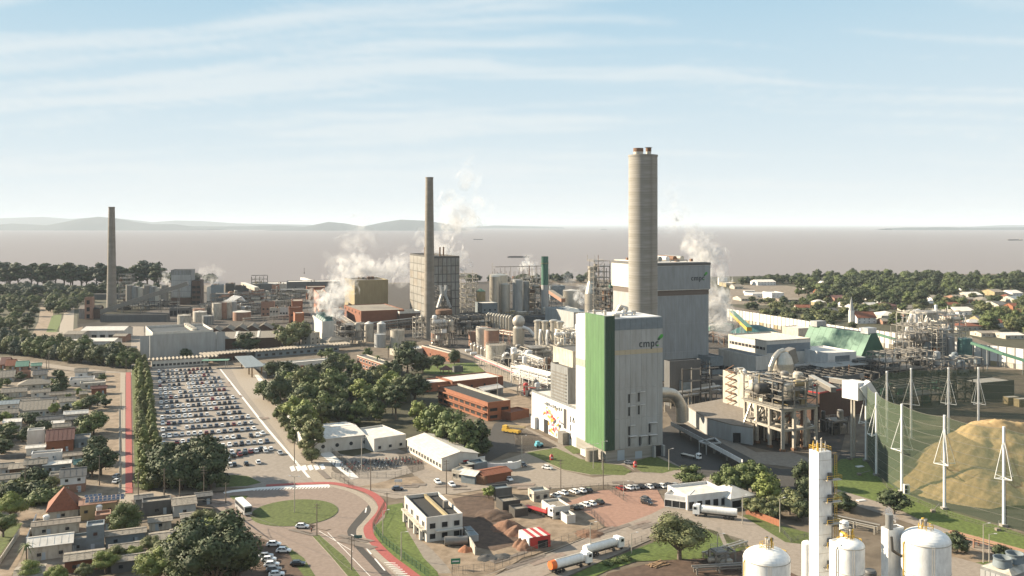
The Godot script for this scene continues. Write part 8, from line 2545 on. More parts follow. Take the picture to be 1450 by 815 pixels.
func car_meshes() -> Array:
	if cache.has("car"):
		return cache["car"]
	var b := sh()
	var prof := xy([-2.1,0.35,-2.12,0.75,-1.95,0.92,-1.2,0.95,0.75,0.95,1.75,0.82,2.08,0.62,2.1,0.35])
	for i in prof.size() - 1:
		var p: Vector2 = prof[i]
		var q: Vector2 = prof[i + 1]
		b.quad(p3(p.x, p.y, 0.86), p3(q.x, q.y, 0.86), p3(q.x, q.y, -0.86), p3(p.x, p.y, -0.86))
		for s in [-1.0, 1.0]:
			var a := p3(p.x, 0.35, s * 0.86)
			var c := p3(q.x, 0.35, s * 0.86)
			if s > 0:
				b.quad(a, c, p3(q.x, q.y, s * 0.86), p3(p.x, p.y, s * 0.86))
			else:
				b.quad(c, a, p3(p.x, p.y, s * 0.86), p3(q.x, q.y, s * 0.86))
	b.box(p3(-0.45,1.45,0), p3(1.75,0.06,1.22))
	for s in [-1.0, 1.0]:
		b.beam(p3(-1.75, 0.95, s * 0.74), p3(-1.3, 1.45, s * 0.6), 0.07)
		b.beam(p3(0.95, 0.95, s * 0.74), p3(0.4, 1.45, s * 0.6), 0.07)
		b.beam(p3(-0.35, 0.95, s * 0.77), p3(-0.4, 1.45, s * 0.62), 0.08)
	var g := sh()
	var lo := xyz([-1.8,0.93,0.76,1.0,0.93,0.76,1.0,0.93,-0.76,-1.8,0.93,-0.76])
	var hi := xyz([-1.3,1.44,0.6,0.4,1.44,0.6,0.4,1.44,-0.6,-1.3,1.44,-0.6])
	for i in 4:
		g.quad(lo[i], lo[(i + 1) % 4], hi[(i + 1) % 4], hi[i])
	var w := sh()
	w.cyl(p3(0,0.32,-0.1), p3(0,0.32,0.1), 0.33, 0.33, 12)
	var all := sh()
	for x in [-1.3, 1.35]:
		for z in [-0.8, 0.8]:
			all.cyl(p3(x, 0.32, z - 0.1), p3(x, 0.32, z + 0.1), 0.33, 0.33, 8)
	all.v.append_array(g.v)
	all.n.append_array(g.n)
	all.c.append_array(g.c)
	var far := b.mesh()
	far.add_surface_from_arrays(Mesh.PRIMITIVE_TRIANGLES, all.mesh().surface_get_arrays(0))
	var l := sh()
	l.box(p3(2.04,0.66,0), p3(0.1,0.14,0.36))
	cache["car"] = [b.mesh(), g.mesh(), w.mesh(), far, l.mesh()]
	return cache["car"]

func car(at: Vector3, turn: float, paint: String, label: String, group := "", pickup := false) -> Node3D:
	var m := car_meshes()
	var t := thing("parked_car", label, "car", at, turn, group)
	put(t, "body", m[0], M["car_paint_" + paint])
	put(t, "windows", m[1], M.glass).name = "window_glass"
	for x in [-1.3, 1.35]:
		for z in [-0.8, 0.8]:
			put(t, "wheel", m[2], M.tyre).position = p3(x, 0, z)
	for z in [-0.6, 0.6]:
		put(t, "headlight", m[4], M.clean_white).position.z = z
	if pickup:
		var s := sh()
		s.box(p3(-1.4,1.05,0), p3(1.5,0.3,1.6))
		put(t, "load_bed", s, M.steel_dark)
	return t

func far_car(at: Vector3, turn: float, paint: String, label: String, group: String) -> void:
	var o := MeshInstance3D.new()
	o.name = numbered("parked_car", self)
	o.mesh = car_meshes()[3]
	o.set_surface_override_material(0, M["car_paint_" + paint])
	o.set_surface_override_material(1, M.glass)
	add_child(o)
	o.position = at
	o.rotation.y = turn
	o.scale = p3(1.0, rng.randf_range(0.95, 1.15), 1.0)
	tag(o, label, "car", group)

func vehicles() -> void:
	var paints := ["white", "white", "white", "white", "silver", "silver", "grey", "black", "black", "grey", "silver", "white", "white", "white", "silver", "black", "red", "blue"]
	var a: Vector3 = gr(-227,-588)
	var b: Vector3 = gr(-140.8,-369.8)
	var u := p3(cos(0.385), 0, -sin(0.385))
	var d0: Vector2 = Vector2(-196, -599.5)
	var d1: Vector2 = Vector2(-105.7, -397.1)
	var rows := 18
	for r in rows:
		var p := a.lerp(b, r / (rows - 1.0))
		var n := 0
		for k in 26:
			var q := p + u * (k * 2.6 + 1.0)
			var f := (q.z - d0.y) / (d1.y - d0.y)
			if q.x > lerpf(d0.x, d1.x, f) or (r > 15 and k < 9):
				continue
			n += 1
			if rng.randf() < 0.05:
				continue
			var paint: String = paints[rng.randi() % paints.size()]
			far_car(q + p3(0, 0.06, rng.randf_range(-0.3, 0.3)), 0.385 + PI / 2 + (PI if rng.randf() < 0.5 else 0.0) + rng.randf_range(-0.03, 0.03), paint, "%s car, %s from the hedge in the car park's %s row from the gatehouse" % [paint, nth(k + 1), nth(r + 1)], "cars in the great car park")
	var far_n := 0
	for c in [[gr(-105.4,-385.9), "black"], [gr(-102.6,-382.4), "white"], [gr(-108.5,-381.2), "red"], [gr(-106.5,-382.4), "white"], [gr(-110.2,-378.8), "black"], [gr(-111.5,-376.5), "red"], [gr(-113.4,-374.2), "black"], [gr(-115.3,-372), "white"], [gr(-116.6,-369.8), "white"], [gr(-109.2,-361.1), "black"], [gr(-104.8,-362.2), "black"], [gr(-100.6,-364.3), "white"], [gr(-110.5,-360.1), "white"]]:
		far_n += 1
		far_car(c[0] + p3(0,0.06,0), 0.385 + PI / 2, c[1], "%s car in the loose last rows near the car park entrance, %s from the drive" % [c[1], nth(far_n)], "cars near the car park entrance")
	car(gr(-65.5,-286.9) + p3(0,0.12,0), 0.0, "white", "white hatchback driving round the roundabout lawn")
	car(gr(-112.5,-414.4) + p3(0,0.1,0), -1.0, "white", "white car driving down from the car park")
	car(gr(-95.6,-378.8) + p3(0,0.1,0), -1.1, "silver", "silver car driving out along the drive")
	for c in [[gr(-70.2,-270.8), "white", "white car at the top of the small dark car park, behind the estate car", 0.1], [gr(-66,-265.6), "white", "white estate car beside the grass of the small dark car park", 0.0], [gr(-69.9,-261.1), "silver", "silver car heading the row in the small dark car park", 0.2], [gr(-68.4,-258.4), "white", "white car, second in the row of the small dark car park", 0.2], [gr(-66.6,-254.6), "white", "white car, third in the row of the small dark car park", 0.2], [gr(-65.1,-251), "grey", "grey car, fourth in the row of the small dark car park", 0.2], [gr(-63.4,-247.5), "white", "white car at the lower end of the row in the small dark car park", 0.2], [gr(-59.5,-255.2), "black", "black car alone under the verge of the small dark car park", 0.1], [gr(-74.1,-251), "blue", "blue car half hidden by the great spreading tree", 1.3]]:
		car(c[0] + p3(0,0.16,0), c[3], c[1], c[2])
	for c in [[gr(-27.2,-336.5), "white", "white car parked on the road beside the island of bare earth", -1.2], [gr(-21.8,-332.9), "white", "white pickup parked nose-on by the off-white site cabin", -1.2], [gr(-1.2,-340.2), "white", "white car on the road east of the orange-red roofed shed", -1.1], [gr(4.4,-360.1), "black", "black car on the road below the white tower's lawn", -1.2], [gr(13.7,-355.9), "white", "white car turning at the corner of the tower lawn", -0.6], [gr(-18.2,-387.1), "silver", "silver car under the trees behind the long white shed", 0.2], [gr(46.4,-363.2), "silver", "silver car on the path at the foot of the green-banded tower", -0.2], [gr(-0.3,-361.1), "white", "white car by the curved white wall", 0.3], [gr(-40.8,-327.6), "blue", "dark blue car under the sign on the bare island", 0.2], [gr(12.2,-311.1), "white", "white car before the pale cabin with the grey-blue roof", 0.2], [gr(-147.9,-344), "silver", "silver car parked beside the kerb wall of the dirt street", 1.5], [gr(-145.1,-337.4), "white", "white car just behind the silver one on the dirt street", 1.5]]:
		car(c[0] + p3(0,0.12,0), c[3], c[1], c[2])
	var k := 0
	for c in [[gr(15.2,-319.1), "white"], [gr(17.9,-322.5), "white"], [gr(21.9,-324.1), "white"], [gr(24.5,-325), "white"], [gr(26.8,-325.9), "black"]]:
		k += 1
		car(c[0] + p3(0,0.18,0), 2.2, c[1], "%s car, %s from the pale cabin in the back row of the gravel car park" % [c[1], nth(k)])
	k = 0
	for c in [[gr(20.5,-305.7), "black"], [gr(22.2,-306.5), "grey"], [gr(24.5,-308.8), "white"], [gr(26.7,-310.3), "white"], [gr(29.5,-311.9), "black"]]:
		k += 1
		car(c[0] + p3(0,0.18,0), 2.2, c[1], "%s car, %s from the site office in the middle row of the gravel car park" % [c[1], nth(k)])
	k = 0
	for c in [[gr(38.9,-328), "red"], [gr(41.7,-328.9), "white"], [gr(43.8,-329.3), "silver"], [gr(46.2,-330.2), "black"], [gr(49,-330.2), "white"], [gr(51.4,-331.1), "black"], [gr(53.7,-331.1), "white"], [gr(56.2,-332), "black"], [gr(58.7,-332), "silver"], [gr(62.7,-332.9), "black"]]:
		k += 1
		car(c[0] + p3(0,0.14,0), 2.2, c[1], "%s car, %s from the fence in the row along the main road" % [c[1], nth(k)])
	car(gr(45.7,-311.1) + p3(0,0.18,0), -0.8, "black", "black pickup standing alone on the gravel before the white office", "", true)
	car(gr(46,-315.1) + p3(0,0.18,0), -0.9, "grey", "grey car behind the black pickup on the gravel")
	for c in [[gr(-89,-544), "grey"], [gr(-84,-535), "silver"], [gr(-96,-554), "white"], [gr(-84,-551), "white"], [gr(-75,-535), "white"], [gr(-106,-572), "black"]]:
		far_car(c[0] + p3(0,0.1,0), 2.4, c[1], "%s car parked on the avenue by the two-storey brick office" % c[1], "cars by the brick office")
	var t := thing("bus", "white and grey town bus entering the roundabout beside the great spreading tree", "bus", gr(-88.7,-303.4) + p3(0,0.12,0), -1.02)
	var s := sh()
	s.box(p3(0,1.75,0), p3(11.5,2.7,2.5))
	put(t, "body", s, M.car_paint_silver)
	put(t, "roof", sh().box(p3(0,3.15,0), p3(11.3,0.16,2.4)), M.car_paint_white)
	for e in [-1.0, 1.0]:
		for i in 7:
			put(t, "window", sh().box(p3(-4.6 + i * 1.5, 2.2, e * 1.26), p3(1.25,1.0,0.06)), M.glass)
		for x in [-3.2, 3.6]:
			put(t, "wheel", sh().cyl(p3(x, 0.5, e * 1.2 - 0.14), p3(x, 0.5, e * 1.2 + 0.14), 0.5, 0.5, 14), M.tyre)
	put(t, "windscreen", sh().box(p3(5.77,2.0,0), p3(0.08,1.5,2.3)), M.glass)
	truck(gr(15.7,-252.6), 0.62, "road tanker with a white tank and an orange tail, at the kerb", "tank", M.orange)
	truck(gr(26.1,-265), 0.62, "road tanker with an all-white tank and white cab, at the kerb", "tank", M.white_paint)
	truck(gr(66,-296.9), 2.78, "long white road tanker parked before the low white office", "tank", M.white_paint)
	truck(gr(8.6,-301.2) , -0.75, "red and white flatbed truck on the bare yard", "flat", M.red)
	truck(gr(72.3,-373.1), -0.85, "white flatbed truck in the shade under the road ramp", "flat", M.steel_pale, 0.7)
	t = thing("crane_truck", "yellow truck crane on the dark asphalt yard below the white annex", "truck", gr(-0.3,-417.2), -0.6)
	put(t, "chassis", sh().box(p3(0,1.3,0), p3(9,1.2,2.6)), M.yellow)
	put(t, "cab", sh().box(p3(-3,2.5,0), p3(2.4,1.6,2.4)), M.yellow)
	put(t, "boom", sh().beam(p3(-2,3.2,0), p3(7.5,3.6,0), 0.9), M.cream)
	for x in [-3.0, -1.2, 1.6, 3.2]:
		put(t, "wheel", sh().cyl(p3(x, 0.55, -1.3), p3(x, 0.55, 1.3), 0.55, 0.55, 12), M.tyre)
	t = thing("tractor", "small cyan tractor-like machine on the pale path before the white annex", "tractor", gr(11.4,-390.8), 0.5)
	s = sh()
	s.box(p3(0,1.2,0), p3(3.4,1.0,1.6))
	s.box(p3(-0.6,2.1,0), p3(1.4,1.2,1.5))
	put(t, "body", s, M.cyan)
	for x in [-1.1, 1.2]:
		put(t, "wheel", sh().cyl(p3(x, 0.6, -0.95), p3(x, 0.6, 0.95), 0.6, 0.6, 12), M.tyre)
	s = sh()
	for x in [-0.65, 0.65]:
		s.cyl(p3(x, 0.31, -0.06), p3(x, 0.31, 0.06), 0.31, 0.31, 10)
	s.beam(p3(-0.65,0.31,0), p3(0.3,0.6,0), 0.14)
	s.beam(p3(0.65,0.31,0), p3(0.4,1.0,0), 0.1)
	s.beam(p3(0.4,1.0,-0.35), p3(0.4,1.0,0.35), 0.06)
	var base := s.mesh()
	s = sh()
	s.box(p3(-0.3,0.78,0), p3(0.75,0.14,0.28))
	s.box(p3(0.2,0.82,0), p3(0.4,0.24,0.3))
	base.add_surface_from_arrays(Mesh.PRIMITIVE_TRIANGLES, s.mesh().surface_get_arrays(0))
	var e0: Vector3 = gr(-71.2,-363.2)
	var e1: Vector3 = gr(-63.1,-351.9)
	for r in 7:
		for c in 24:
			if rng.randf() < 0.12 or (r > 4 and c > 14):
				continue
			var o := MeshInstance3D.new()
			o.name = numbered("motorcycle", self)
			o.mesh = base
			o.set_surface_override_material(0, M.tyre)
			o.set_surface_override_material(1, [M.car_paint_black, M.car_paint_red, M.car_paint_black, M.car_paint_silver, M.car_paint_blue][rng.randi() % 5])
			add_child(o)
			o.position = e0.lerp(e1, r / 6.0) + p3(cos(0.28), 0, -sin(0.28)) * (c * 1.35) + p3(0,0.1,0)
			o.rotation.y = 1.9 + rng.randf_range(-0.15, 0.15)
			tag(o, "motorcycle in the %s row of the yard before the broad white hall" % nth(r + 1), "motorcycle", "motorcycles in the yard")

func truck(at: Vector3, turn: float, label: String, cargo: String, tail: Material, k := 1.0) -> void:
	var t := thing("truck", label, "truck", at + p3(0,0.2,0), turn)
	t.scale = p3(k, k, k)
	var s := sh()
	s.box(p3(6.3,2.0,0), p3(2.2,2.6,2.5))
	s.box(p3(5.9,3.4,0), p3(1.3,0.5,2.3))
	put(t, "cab", s, M.car_paint_white)
	s = sh()
	s.box(p3(7.43,2.5,0), p3(0.06,1.1,2.2))
	s.box(p3(6.6,2.6,1.26), p3(1.0,0.8,0.05))
	s.box(p3(6.6,2.6,-1.26), p3(1.0,0.8,0.05))
	put(t, "windscreen", s, M.glass)
	put(t, "chassis", sh().box(p3(0,0.95,0), p3(13,0.35,1.2)), M.steel_dark)
	for x in [-5.2, -4.0, -2.8, 3.4, 6.3]:
		for z in [-1.0, 1.0]:
			put(t, "wheel", sh().cyl(p3(x, 0.5, z - 0.2), p3(x, 0.5, z + 0.2), 0.5, 0.5, 12), M.tyre)
	if cargo == "tank":
		put(t, "tank", sh().cyl(p3(-5.0,2.35,0), p3(4.4,2.35,0), 1.22, 1.22, 24), M.white_paint)
		put(t, "front_end", sh().ball(p3(4.4,2.35,0), p3(0.5,1.22,1.22), 20, 8), M.white_paint)
		put(t, "tail_cabinet", sh().cyl(p3(-6.6,2.35,0), p3(-5.0,2.35,0), 1.15, 1.24, 24), tail)
		put(t, "walkway", sh().box(p3(-0.5,3.6,0), p3(8.5,0.08,0.6)), M.steel_pale)
	elif cargo == "box":
		put(t, "cargo_box", sh().box(p3(-0.6,2.6,0), p3(10.4,2.9,2.5)), tail)
	else:
		put(t, "flatbed", sh().box(p3(-0.6,1.3,0), p3(10.4,0.25,2.5)), tail)
		put(t, "headboard", sh().box(p3(4.5,2.2,0), p3(0.25,1.6,2.4)), tail)

# ---------------------------------------------------------------- poles, fences, ships, people

func pole(at: Vector3, h: float, label: String, arms := 1, lamp := false, mat: Material = null) -> void:
	var t := thing("lamp_post" if lamp else "utility_pole", label, "pole", at, rng.randf_range(-0.3, 0.5))
	var s := sh()
	s.cyl(Vector3.ZERO, p3(0, h, 0), 0.17 if lamp else 0.2, 0.1 if lamp else 0.13, 8)
	put(t, "post", s, mat if mat else (M.steel_pale if lamp else M.pole_wood))
	for k in arms:
		s = sh()
		if lamp:
			s.beam(p3(0, h - 0.1, 0), p3(1.5 if k == 0 else -1.5, h + 0.2, 0), 0.1)
		else:
			s.box(p3(0, h - 0.5 - k * 0.9, 0), p3(2.0,0.12,0.12))
		put(t, "arm", s, mat if mat else (M.steel_pale if lamp else M.pole_wood))
		if lamp:
			put(t, "lamp_head", sh().box(p3(1.7 if k == 0 else -1.7, h + 0.2, 0), p3(0.7,0.15,0.3)), M.clean_white)

func fence(line: Array, h: float, label: String, step := 3.0, mat: Material = null) -> void:
	var t := thing("fence", label, "fence", Vector3.ZERO)
	var m: Material = mat if mat else M.steel_grey
	var ps := sh()
	ps.on(Vector3.ZERO, p3(0.1, h, 0.1))
	var pm := ps.mesh()
	for i in line.size() - 1:
		var n := maxi(1, int(line[i].distance_to(line[i + 1]) / step))
		for k in n:
			var p: Vector3 = line[i].lerp(line[i + 1], float(k) / n)
			var q: Vector3 = line[i].lerp(line[i + 1], float(k + 1) / n)
			put(t, "post", pm, m).position = p
			var s := sh()
			for y in [0.15, 0.5, 0.97]:
				s.beam(p + p3(0, h * y, 0), q + p3(0, h * y, 0), 0.045)
			for e in 6:
				var c := p.lerp(q, (e + 0.5) / 6.0)
				s.beam(c, c + p3(0, h * 0.97, 0), 0.03)
			put(t, "mesh_panel", s, m)

func wire(p: Vector3, q: Vector3, sag: float, label: String, r := 0.045) -> void:
	var s := sh()
	for k in 8:
		var f := k / 8.0
		var g := (k + 1) / 8.0
		s.cyl(p.lerp(q, f) - p3(0, sag * 4 * f * (1 - f), 0), p.lerp(q, g) - p3(0, sag * 4 * g * (1 - g), 0), r, r, 4, false)
	single("overhead_cable", label, "cable", s, M.steel_dark)

func person_mesh() -> ArrayMesh:
	var bones := [[p3(0,0.95,0), p3(0,1.4,0), 0.15, 0.16], [p3(0,1.4,0), p3(0,1.54,0), 0.07, 0.06], [p3(0,1.64,0.02), p3(0,1.69,0.02), 0.1, 0.1], [p3(-0.1,0.92,0), p3(-0.11,0.5,0.16), 0.1, 0.07], [p3(-0.11,0.5,0.16), p3(-0.11,0.06,0.12), 0.065, 0.045], [p3(-0.11,0.05,0.12), p3(-0.11,0.04,0.28), 0.045, 0.04], [p3(0.1,0.92,0), p3(0.11,0.5,-0.06), 0.1, 0.07], [p3(0.11,0.5,-0.06), p3(0.11,0.08,-0.26), 0.065, 0.045], [p3(0.11,0.06,-0.26), p3(0.11,0.04,-0.12), 0.045, 0.04], [p3(-0.2,1.38,0), p3(-0.25,1.1,-0.08), 0.06, 0.05], [p3(-0.25,1.1,-0.08), p3(-0.25,0.84,0.02), 0.045, 0.035], [p3(0.2,1.38,0), p3(0.25,1.1,0.06), 0.06, 0.05], [p3(0.25,1.1,0.06), p3(0.25,0.86,0.2), 0.045, 0.035]]
	var st := 0.045
	var lo := p3(-0.4,-0.05,-0.45)
	var nx := 18
	var ny := 43
	var nz := 20
	var val := PackedFloat32Array()
	val.resize(nx * ny * nz)
	for y in ny:
		for z in nz:
			for x in nx:
				var p := lo + p3(x, y, z) * st
				var d := 9.0
				for b in bones:
					var ab: Vector3 = b[1] - b[0]
					var t: float = clampf((p - b[0]).dot(ab) / ab.length_squared(), 0, 1)
					var e: float = p.distance_to(b[0] + ab * t) - lerpf(b[2], b[3], t)
					var h := clampf(0.5 + 0.5 * (d - e) / 0.05, 0, 1)
					d = lerpf(d, e, h) - 0.05 * h * (1 - h)
				val[(y * nz + z) * nx + x] = d
	var at := func(x, y, z): return val[(y * nz + z) * nx + x]
	var vert := {}
	for y in ny - 1:
		for z in nz - 1:
			for x in nx - 1:
				var sum := Vector3.ZERO
				var c := 0
				for e in [[0, 0, 0, 1, 0, 0], [0, 0, 0, 0, 1, 0], [0, 0, 0, 0, 0, 1], [1, 0, 0, 1, 1, 0], [1, 0, 0, 1, 0, 1], [0, 1, 0, 1, 1, 0], [0, 1, 0, 0, 1, 1], [0, 0, 1, 1, 0, 1], [0, 0, 1, 0, 1, 1], [1, 1, 0, 1, 1, 1], [1, 0, 1, 1, 1, 1], [0, 1, 1, 1, 1, 1]]:
					var a: float = at.call(x + e[0], y + e[1], z + e[2])
					var b: float = at.call(x + e[3], y + e[4], z + e[5])
					if (a < 0) != (b < 0):
						var t := a / (a - b)
						sum += p3(x, y, z) + p3(e[0], e[1], e[2]).lerp(p3(e[3], e[4], e[5]), t)
						c += 1
				if c:
					vert[Vector3i(x, y, z)] = lo + sum / c * st
	var s := sh()
	for y in range(1, ny - 1):
		for z in range(1, nz - 1):
			for x in range(1, nx - 1):
				for ax in 3:
					var n := [Vector3i(1, 0, 0), Vector3i(0, 1, 0), Vector3i(0, 0, 1)][ax] as Vector3i
					var a: float = at.call(x, y, z)
					var b: float = at.call(x + n.x, y + n.y, z + n.z)
					if (a < 0) == (b < 0):
						continue
					var i := [Vector3i(0, 1, 0), Vector3i(0, 0, 1), Vector3i(1, 0, 0)][ax] as Vector3i
					var j := [Vector3i(0, 0, 1), Vector3i(1, 0, 0), Vector3i(0, 1, 0)][ax] as Vector3i
					var p := Vector3i(x, y, z)
					var q := [p - i - j, p - j, p, p - i]
					if b < 0:
						q.reverse()
					if vert.has(q[0]) and vert.has(q[1]) and vert.has(q[2]) and vert.has(q[3]):
						s.quad(vert[q[0]], vert[q[1]], vert[q[2]], vert[q[3]])
	return s.mesh()

func person(at: Vector3, turn: float, label: String, shirt: Material, legs: Material) -> void:
	if not cache.has("person"):
		cache["person"] = person_mesh()
	var t := thing("person", label, "person", at + p3(0,0.1,0), turn)
	put(t, "body", cache["person"], M.skin)
	var s := sh()
	s.lathe(Vector3.ZERO, xy([0.19,0.9,0.2,1.1,0.21,1.36,0.09,1.47]), 12)
	s.cyl(p3(-0.2,1.4,0), p3(-0.25,1.12,-0.08), 0.08, 0.07, 8)
	s.cyl(p3(0.2,1.4,0), p3(0.25,1.12,0.06), 0.08, 0.07, 8)
	put(t, "shirt", s, shirt)
	s = sh()
	s.lathe(Vector3.ZERO, xy([0.2,0.82,0.19,0.95]), 12)
	for e in [[-1, 0.16, 0.12], [1, -0.06, -0.26]]:
		s.cyl(p3(e[0] * 0.1, 0.92, 0), p3(e[0] * 0.11, 0.5, e[1]), 0.12, 0.09, 8)
		s.cyl(p3(e[0] * 0.11, 0.5, e[1]), p3(e[0] * 0.11, 0.12, e[2]), 0.09, 0.065, 8)
	put(t, "trousers", s, legs)
	put(t, "hair", sh().ball(p3(0,1.7,0.0), p3(0.115,0.1,0.12), 10, 6), M.car_paint_black)

func small_things() -> void:
	var t: Node3D
	var s: Shape
	for p in [[gr(-59.4,-279.7), 10.0, "wooden double-armed pole on the roundabout's grass splitter", 2], [gr(-44,-252), 9.5, "wooden pole at the tip of the grass median", 2], [gr(-106.2,-316.7), 11.5, "tall junction pole carrying the slanting cables", 3], [gr(-121.7,-321.6), 9.5, "pole on the pavement behind the solar house", 1], [gr(-131.2,-322.5), 8.0, "pole at the lower end of the cypress hedge", 1], [gr(-115.4,-319.1), 6.5, "short pole between two taller ones on the pavement", 1], [gr(-97.4,-312.7), 7.0, "short pole on the road edge near the bus", 1], [gr(-149.9,-333.8), 11.0, "grey pole on the dirt street beside the white gabled house", 1], [gr(-140.8,-331.1), 9.0, "thin pole on the kerb of the footpath, lower end", 1], [gr(-162.6,-382.4), 9.0, "thin pole on the kerb of the footpath, middle", 1], [gr(-200,-470), 9.0, "thin pole on the kerb of the footpath, upper end", 1], [gr(-50.4,-327.6), 11.0, "tall pole at the bare island of earth", 2], [gr(-86.3,-364.3), 9.0, "pole at the crossing of the drive", 1], [gr(-23.1,-323.3), 12.0, "pole beside the black-roofed house", 2], [gr(17.4,-327.6), 11.0, "dark pole on the main road by the gravel car park", 2], [gr(32.6,-328.5), 11.5, "dark pole with a box on the main road near the tower lawn", 2], [gr(-41,-301.2), 7.0, "pair-like slim pole by the lawn fence", 1], [gr(-247,-588), 9.0, "pole at the top of the red cycle path", 1], [gr(-305,-605), 10.0, "pole on the pale road above the town", 2], [gr(-305,-602), 8.0, "thin pole next to the one on the pale road", 1], [gr(-172.2,-325), 9.0, "crossed pole over the town's dark thicket", 2]]:
		pole(p[0], p[1], p[2], p[3])
	for p in [[gr(-71.5,-302), 12.0, "slim lamp mast in the middle of the roundabout lawn", 2], [gr(-39.2,-278.8), 8.0, "slim lamp post inside the lawn fence, upper one", 1], [gr(-31.3,-259.5), 8.0, "slim lamp post inside the lawn fence, lower one", 1], [gr(31.6,-356.9), 9.5, "twin lamp post on the kerb of the tower lawn", 2], [gr(34.9,-354.9), 11.0, "plain lamp post on the kerb of the tower lawn", 1], [gr(60.6,-354.9), 8.0, "lamp post beside the shaded lawn strip", 1], [gr(22.4,-262.8), 9.5, "lamp post between the two road tankers at the kerb", 1], [gr(34.4,-264.5), 6.0, "short lamp post by the pavement's end", 1], [gr(72.9,-290.6), 9.0, "lamp post behind the long white road tanker", 1], [gr(82.4,-282.6), 10.5, "lamp post at the end of the orange brick wall", 1], [gr(58.4,-261.1), 7.0, "post on the slab path south of the round tree", 1], [gr(132,-257.3), 11.0, "post in the scrub near the cooling tower", 1], [gr(133.9,-257.8), 8.0, "thin post beside another in the scrub", 1], [gr(-8,-502), 24.0, "very tall lamp mast rising over the white-roofed wing", 2], [gr(-21.7,-397.1), 12.0, "white mast among the trees behind the long white shed", 1], [gr(-62,-564), 9.0, "globe lamp on the park lawn", 1], [gr(-57.6,-351.9), 13.0, "tall thin mast in the motorcycle yard", 1], [gr(-226,-915), 14.0, "lamp mast among the pale sheds", 2], [gr(39,-320.8), 5.0, "thin post of the gravel car park", 1], [gr(4,-373.1), 9.0, "lamp post on the corner of the tower lawn", 1]]:
		pole(p[0], p[1], p[2], p[3], true)
	for e in [[p3(-93.9,11,-280), p3(-110.2,9,-291.1), 0.6, "the tall junction pole to the pole behind the solar house"], [p3(-110.2,9,-291.1), p3(-120.7,7.6,-296.7), 0.5, "the pole behind the solar house to the hedge's end pole"], [p3(-93.9,11,-280), p3(-90.4,6.8,-290.3), 0.2, "the tall junction pole to the short road-edge pole"], [p3(-53.4,9.6,-251.5), p3(-39.8,9,-228.2), 0.8, "the double-armed splitter pole to the median pole"], [p3(-53.4,9.6,-251.5), p3(-90.4,6.8,-290.3), 1.2, "the double-armed splitter pole back to the short road-edge pole"], [p3(-44.8,10.6,-291), p3(-20.3,11.5,-284.2), 1.0, "the bare island pole to the black-roofed house"], [p3(15.4,10.6,-291), p3(28.8,11,-290.4), 0.6, "one dark pole to the next on the main road"], [p3(-20.3,11.5,-284.2), p3(15.4,10.6,-291), 1.4, "the black-roofed house to the main road"], [p3(-274,9.6,-544), p3(-225,8.7,-534), 1.0, "the pale road to the top of the cycle path"], [p3(-181,8.7,-427), p3(-147.8,8.7,-347.3), 0.7, "the footpath's upper pole to its middle pole"], [p3(-147.8,8.7,-347.3), p3(-127.9,8.7,-300.8), 0.7, "the footpath's middle pole to its lower pole"]]:
		wire(e[0], e[1], e[2], "dark overhead cable strung from " + e[3], 0.05)
	t = thing("guy_cable", "pale bundle of slanting stay cables at the tall junction pole", "cable", Vector3.ZERO)
	for k in 3:
		put(t, "stay", sh().cyl(p3(-93.7,11.2,-279.3), gr(-99.6,-312.7) + p3(k * 0.5, 0, 0), 0.07, 0.07, 5), M.pale_clad)
	fence([gr(-42.8,-308.8), gr(-43.4,-286.5), gr(-38.5,-273.8), gr(-29.2,-257.8), gr(-22.2,-246.5)], 2.2, "dark mesh fence along the lawn beside the red cycle path", 2.6, M.deep_green)
	fence([gr(-57.3,-331.1), gr(-67.5,-344), gr(-43.7,-344), gr(-34.2,-355.9)], 2.2, "mesh fence round the motorcycle yard")
	fence([gr(-16.2,-248), gr(-4.7,-252), gr(7.6,-265.6), gr(28.7,-286.5)], 2.4, "mesh fence between the bare yard and the grey road", 3.0)
	fence([gr(28.7,-286.5), gr(26.1,-300.5), gr(21.1,-304.9)], 2.4, "mesh fence between the yard pit and the gravel car park", 3.0, M.dark_clad)
	fence([gr(13.3,-326.7), gr(18.3,-325.9), gr(34.3,-330.2), gr(38.1,-330.2)], 2.2, "mesh fence along the main road by the gravel car park")
	fence([gr(34.5,-327.6), gr(39.2,-312.7)], 2.2, "short mesh fence dividing the gravel car park")
	fence([gr(19.2,-257.3), gr(31.9,-267.9), gr(41,-276.3)], 2.0, "mesh fence on the pavement behind the road tankers")
	fence([gr(-147,-535), gr(-102,-436), gr(-58.1,-347.9)], 2.2, "mesh fence along the park side of the drive", 3.2)
	fence([gr(138.3,-351.9), gr(133.9,-324.1), gr(138.3,-312.7), gr(141.5,-299), gr(152.2,-282.6), gr(160.8,-269.7)], 1.6, "low wire fence on the grass outside the wind net", 6.0)
	fence([gr(83.2,-283.9), gr(83.2,-273.8), gr(91.1,-280)], 1.4, "low rail fence round the small lawn by the white column", 3.0, M.dark_clad)
	fence([gr(104.2,-297.6), gr(114.7,-283.9), gr(118.5,-277.5)], 1.4, "low rail fence along the pipe way by the white column", 4.0)
	fence([gr(-136.8,-331.1), gr(-120,-328.5), gr(-107.7,-329.3)], 2.0, "mesh fence in front of the dark tree block", 3.0)
	t = thing("road_sign", "green road sign with white lettering beside the bare yard", "sign", gr(-15.5,-252.6), 0.15)
	put(t, "board", sh().box(p3(0,2.3,0), p3(2.6,1.5,0.1)), M.sign_green)
	put(t, "lettering", sh().box(p3(0,2.3,0.06), p3(1.9,0.35,0.03)), M.clean_white)
	for x in [-0.9, 0.9]:
		put(t, "post", sh().on(p3(x, 0, -0.1), p3(0.12,2.4,0.12)), M.steel_grey)
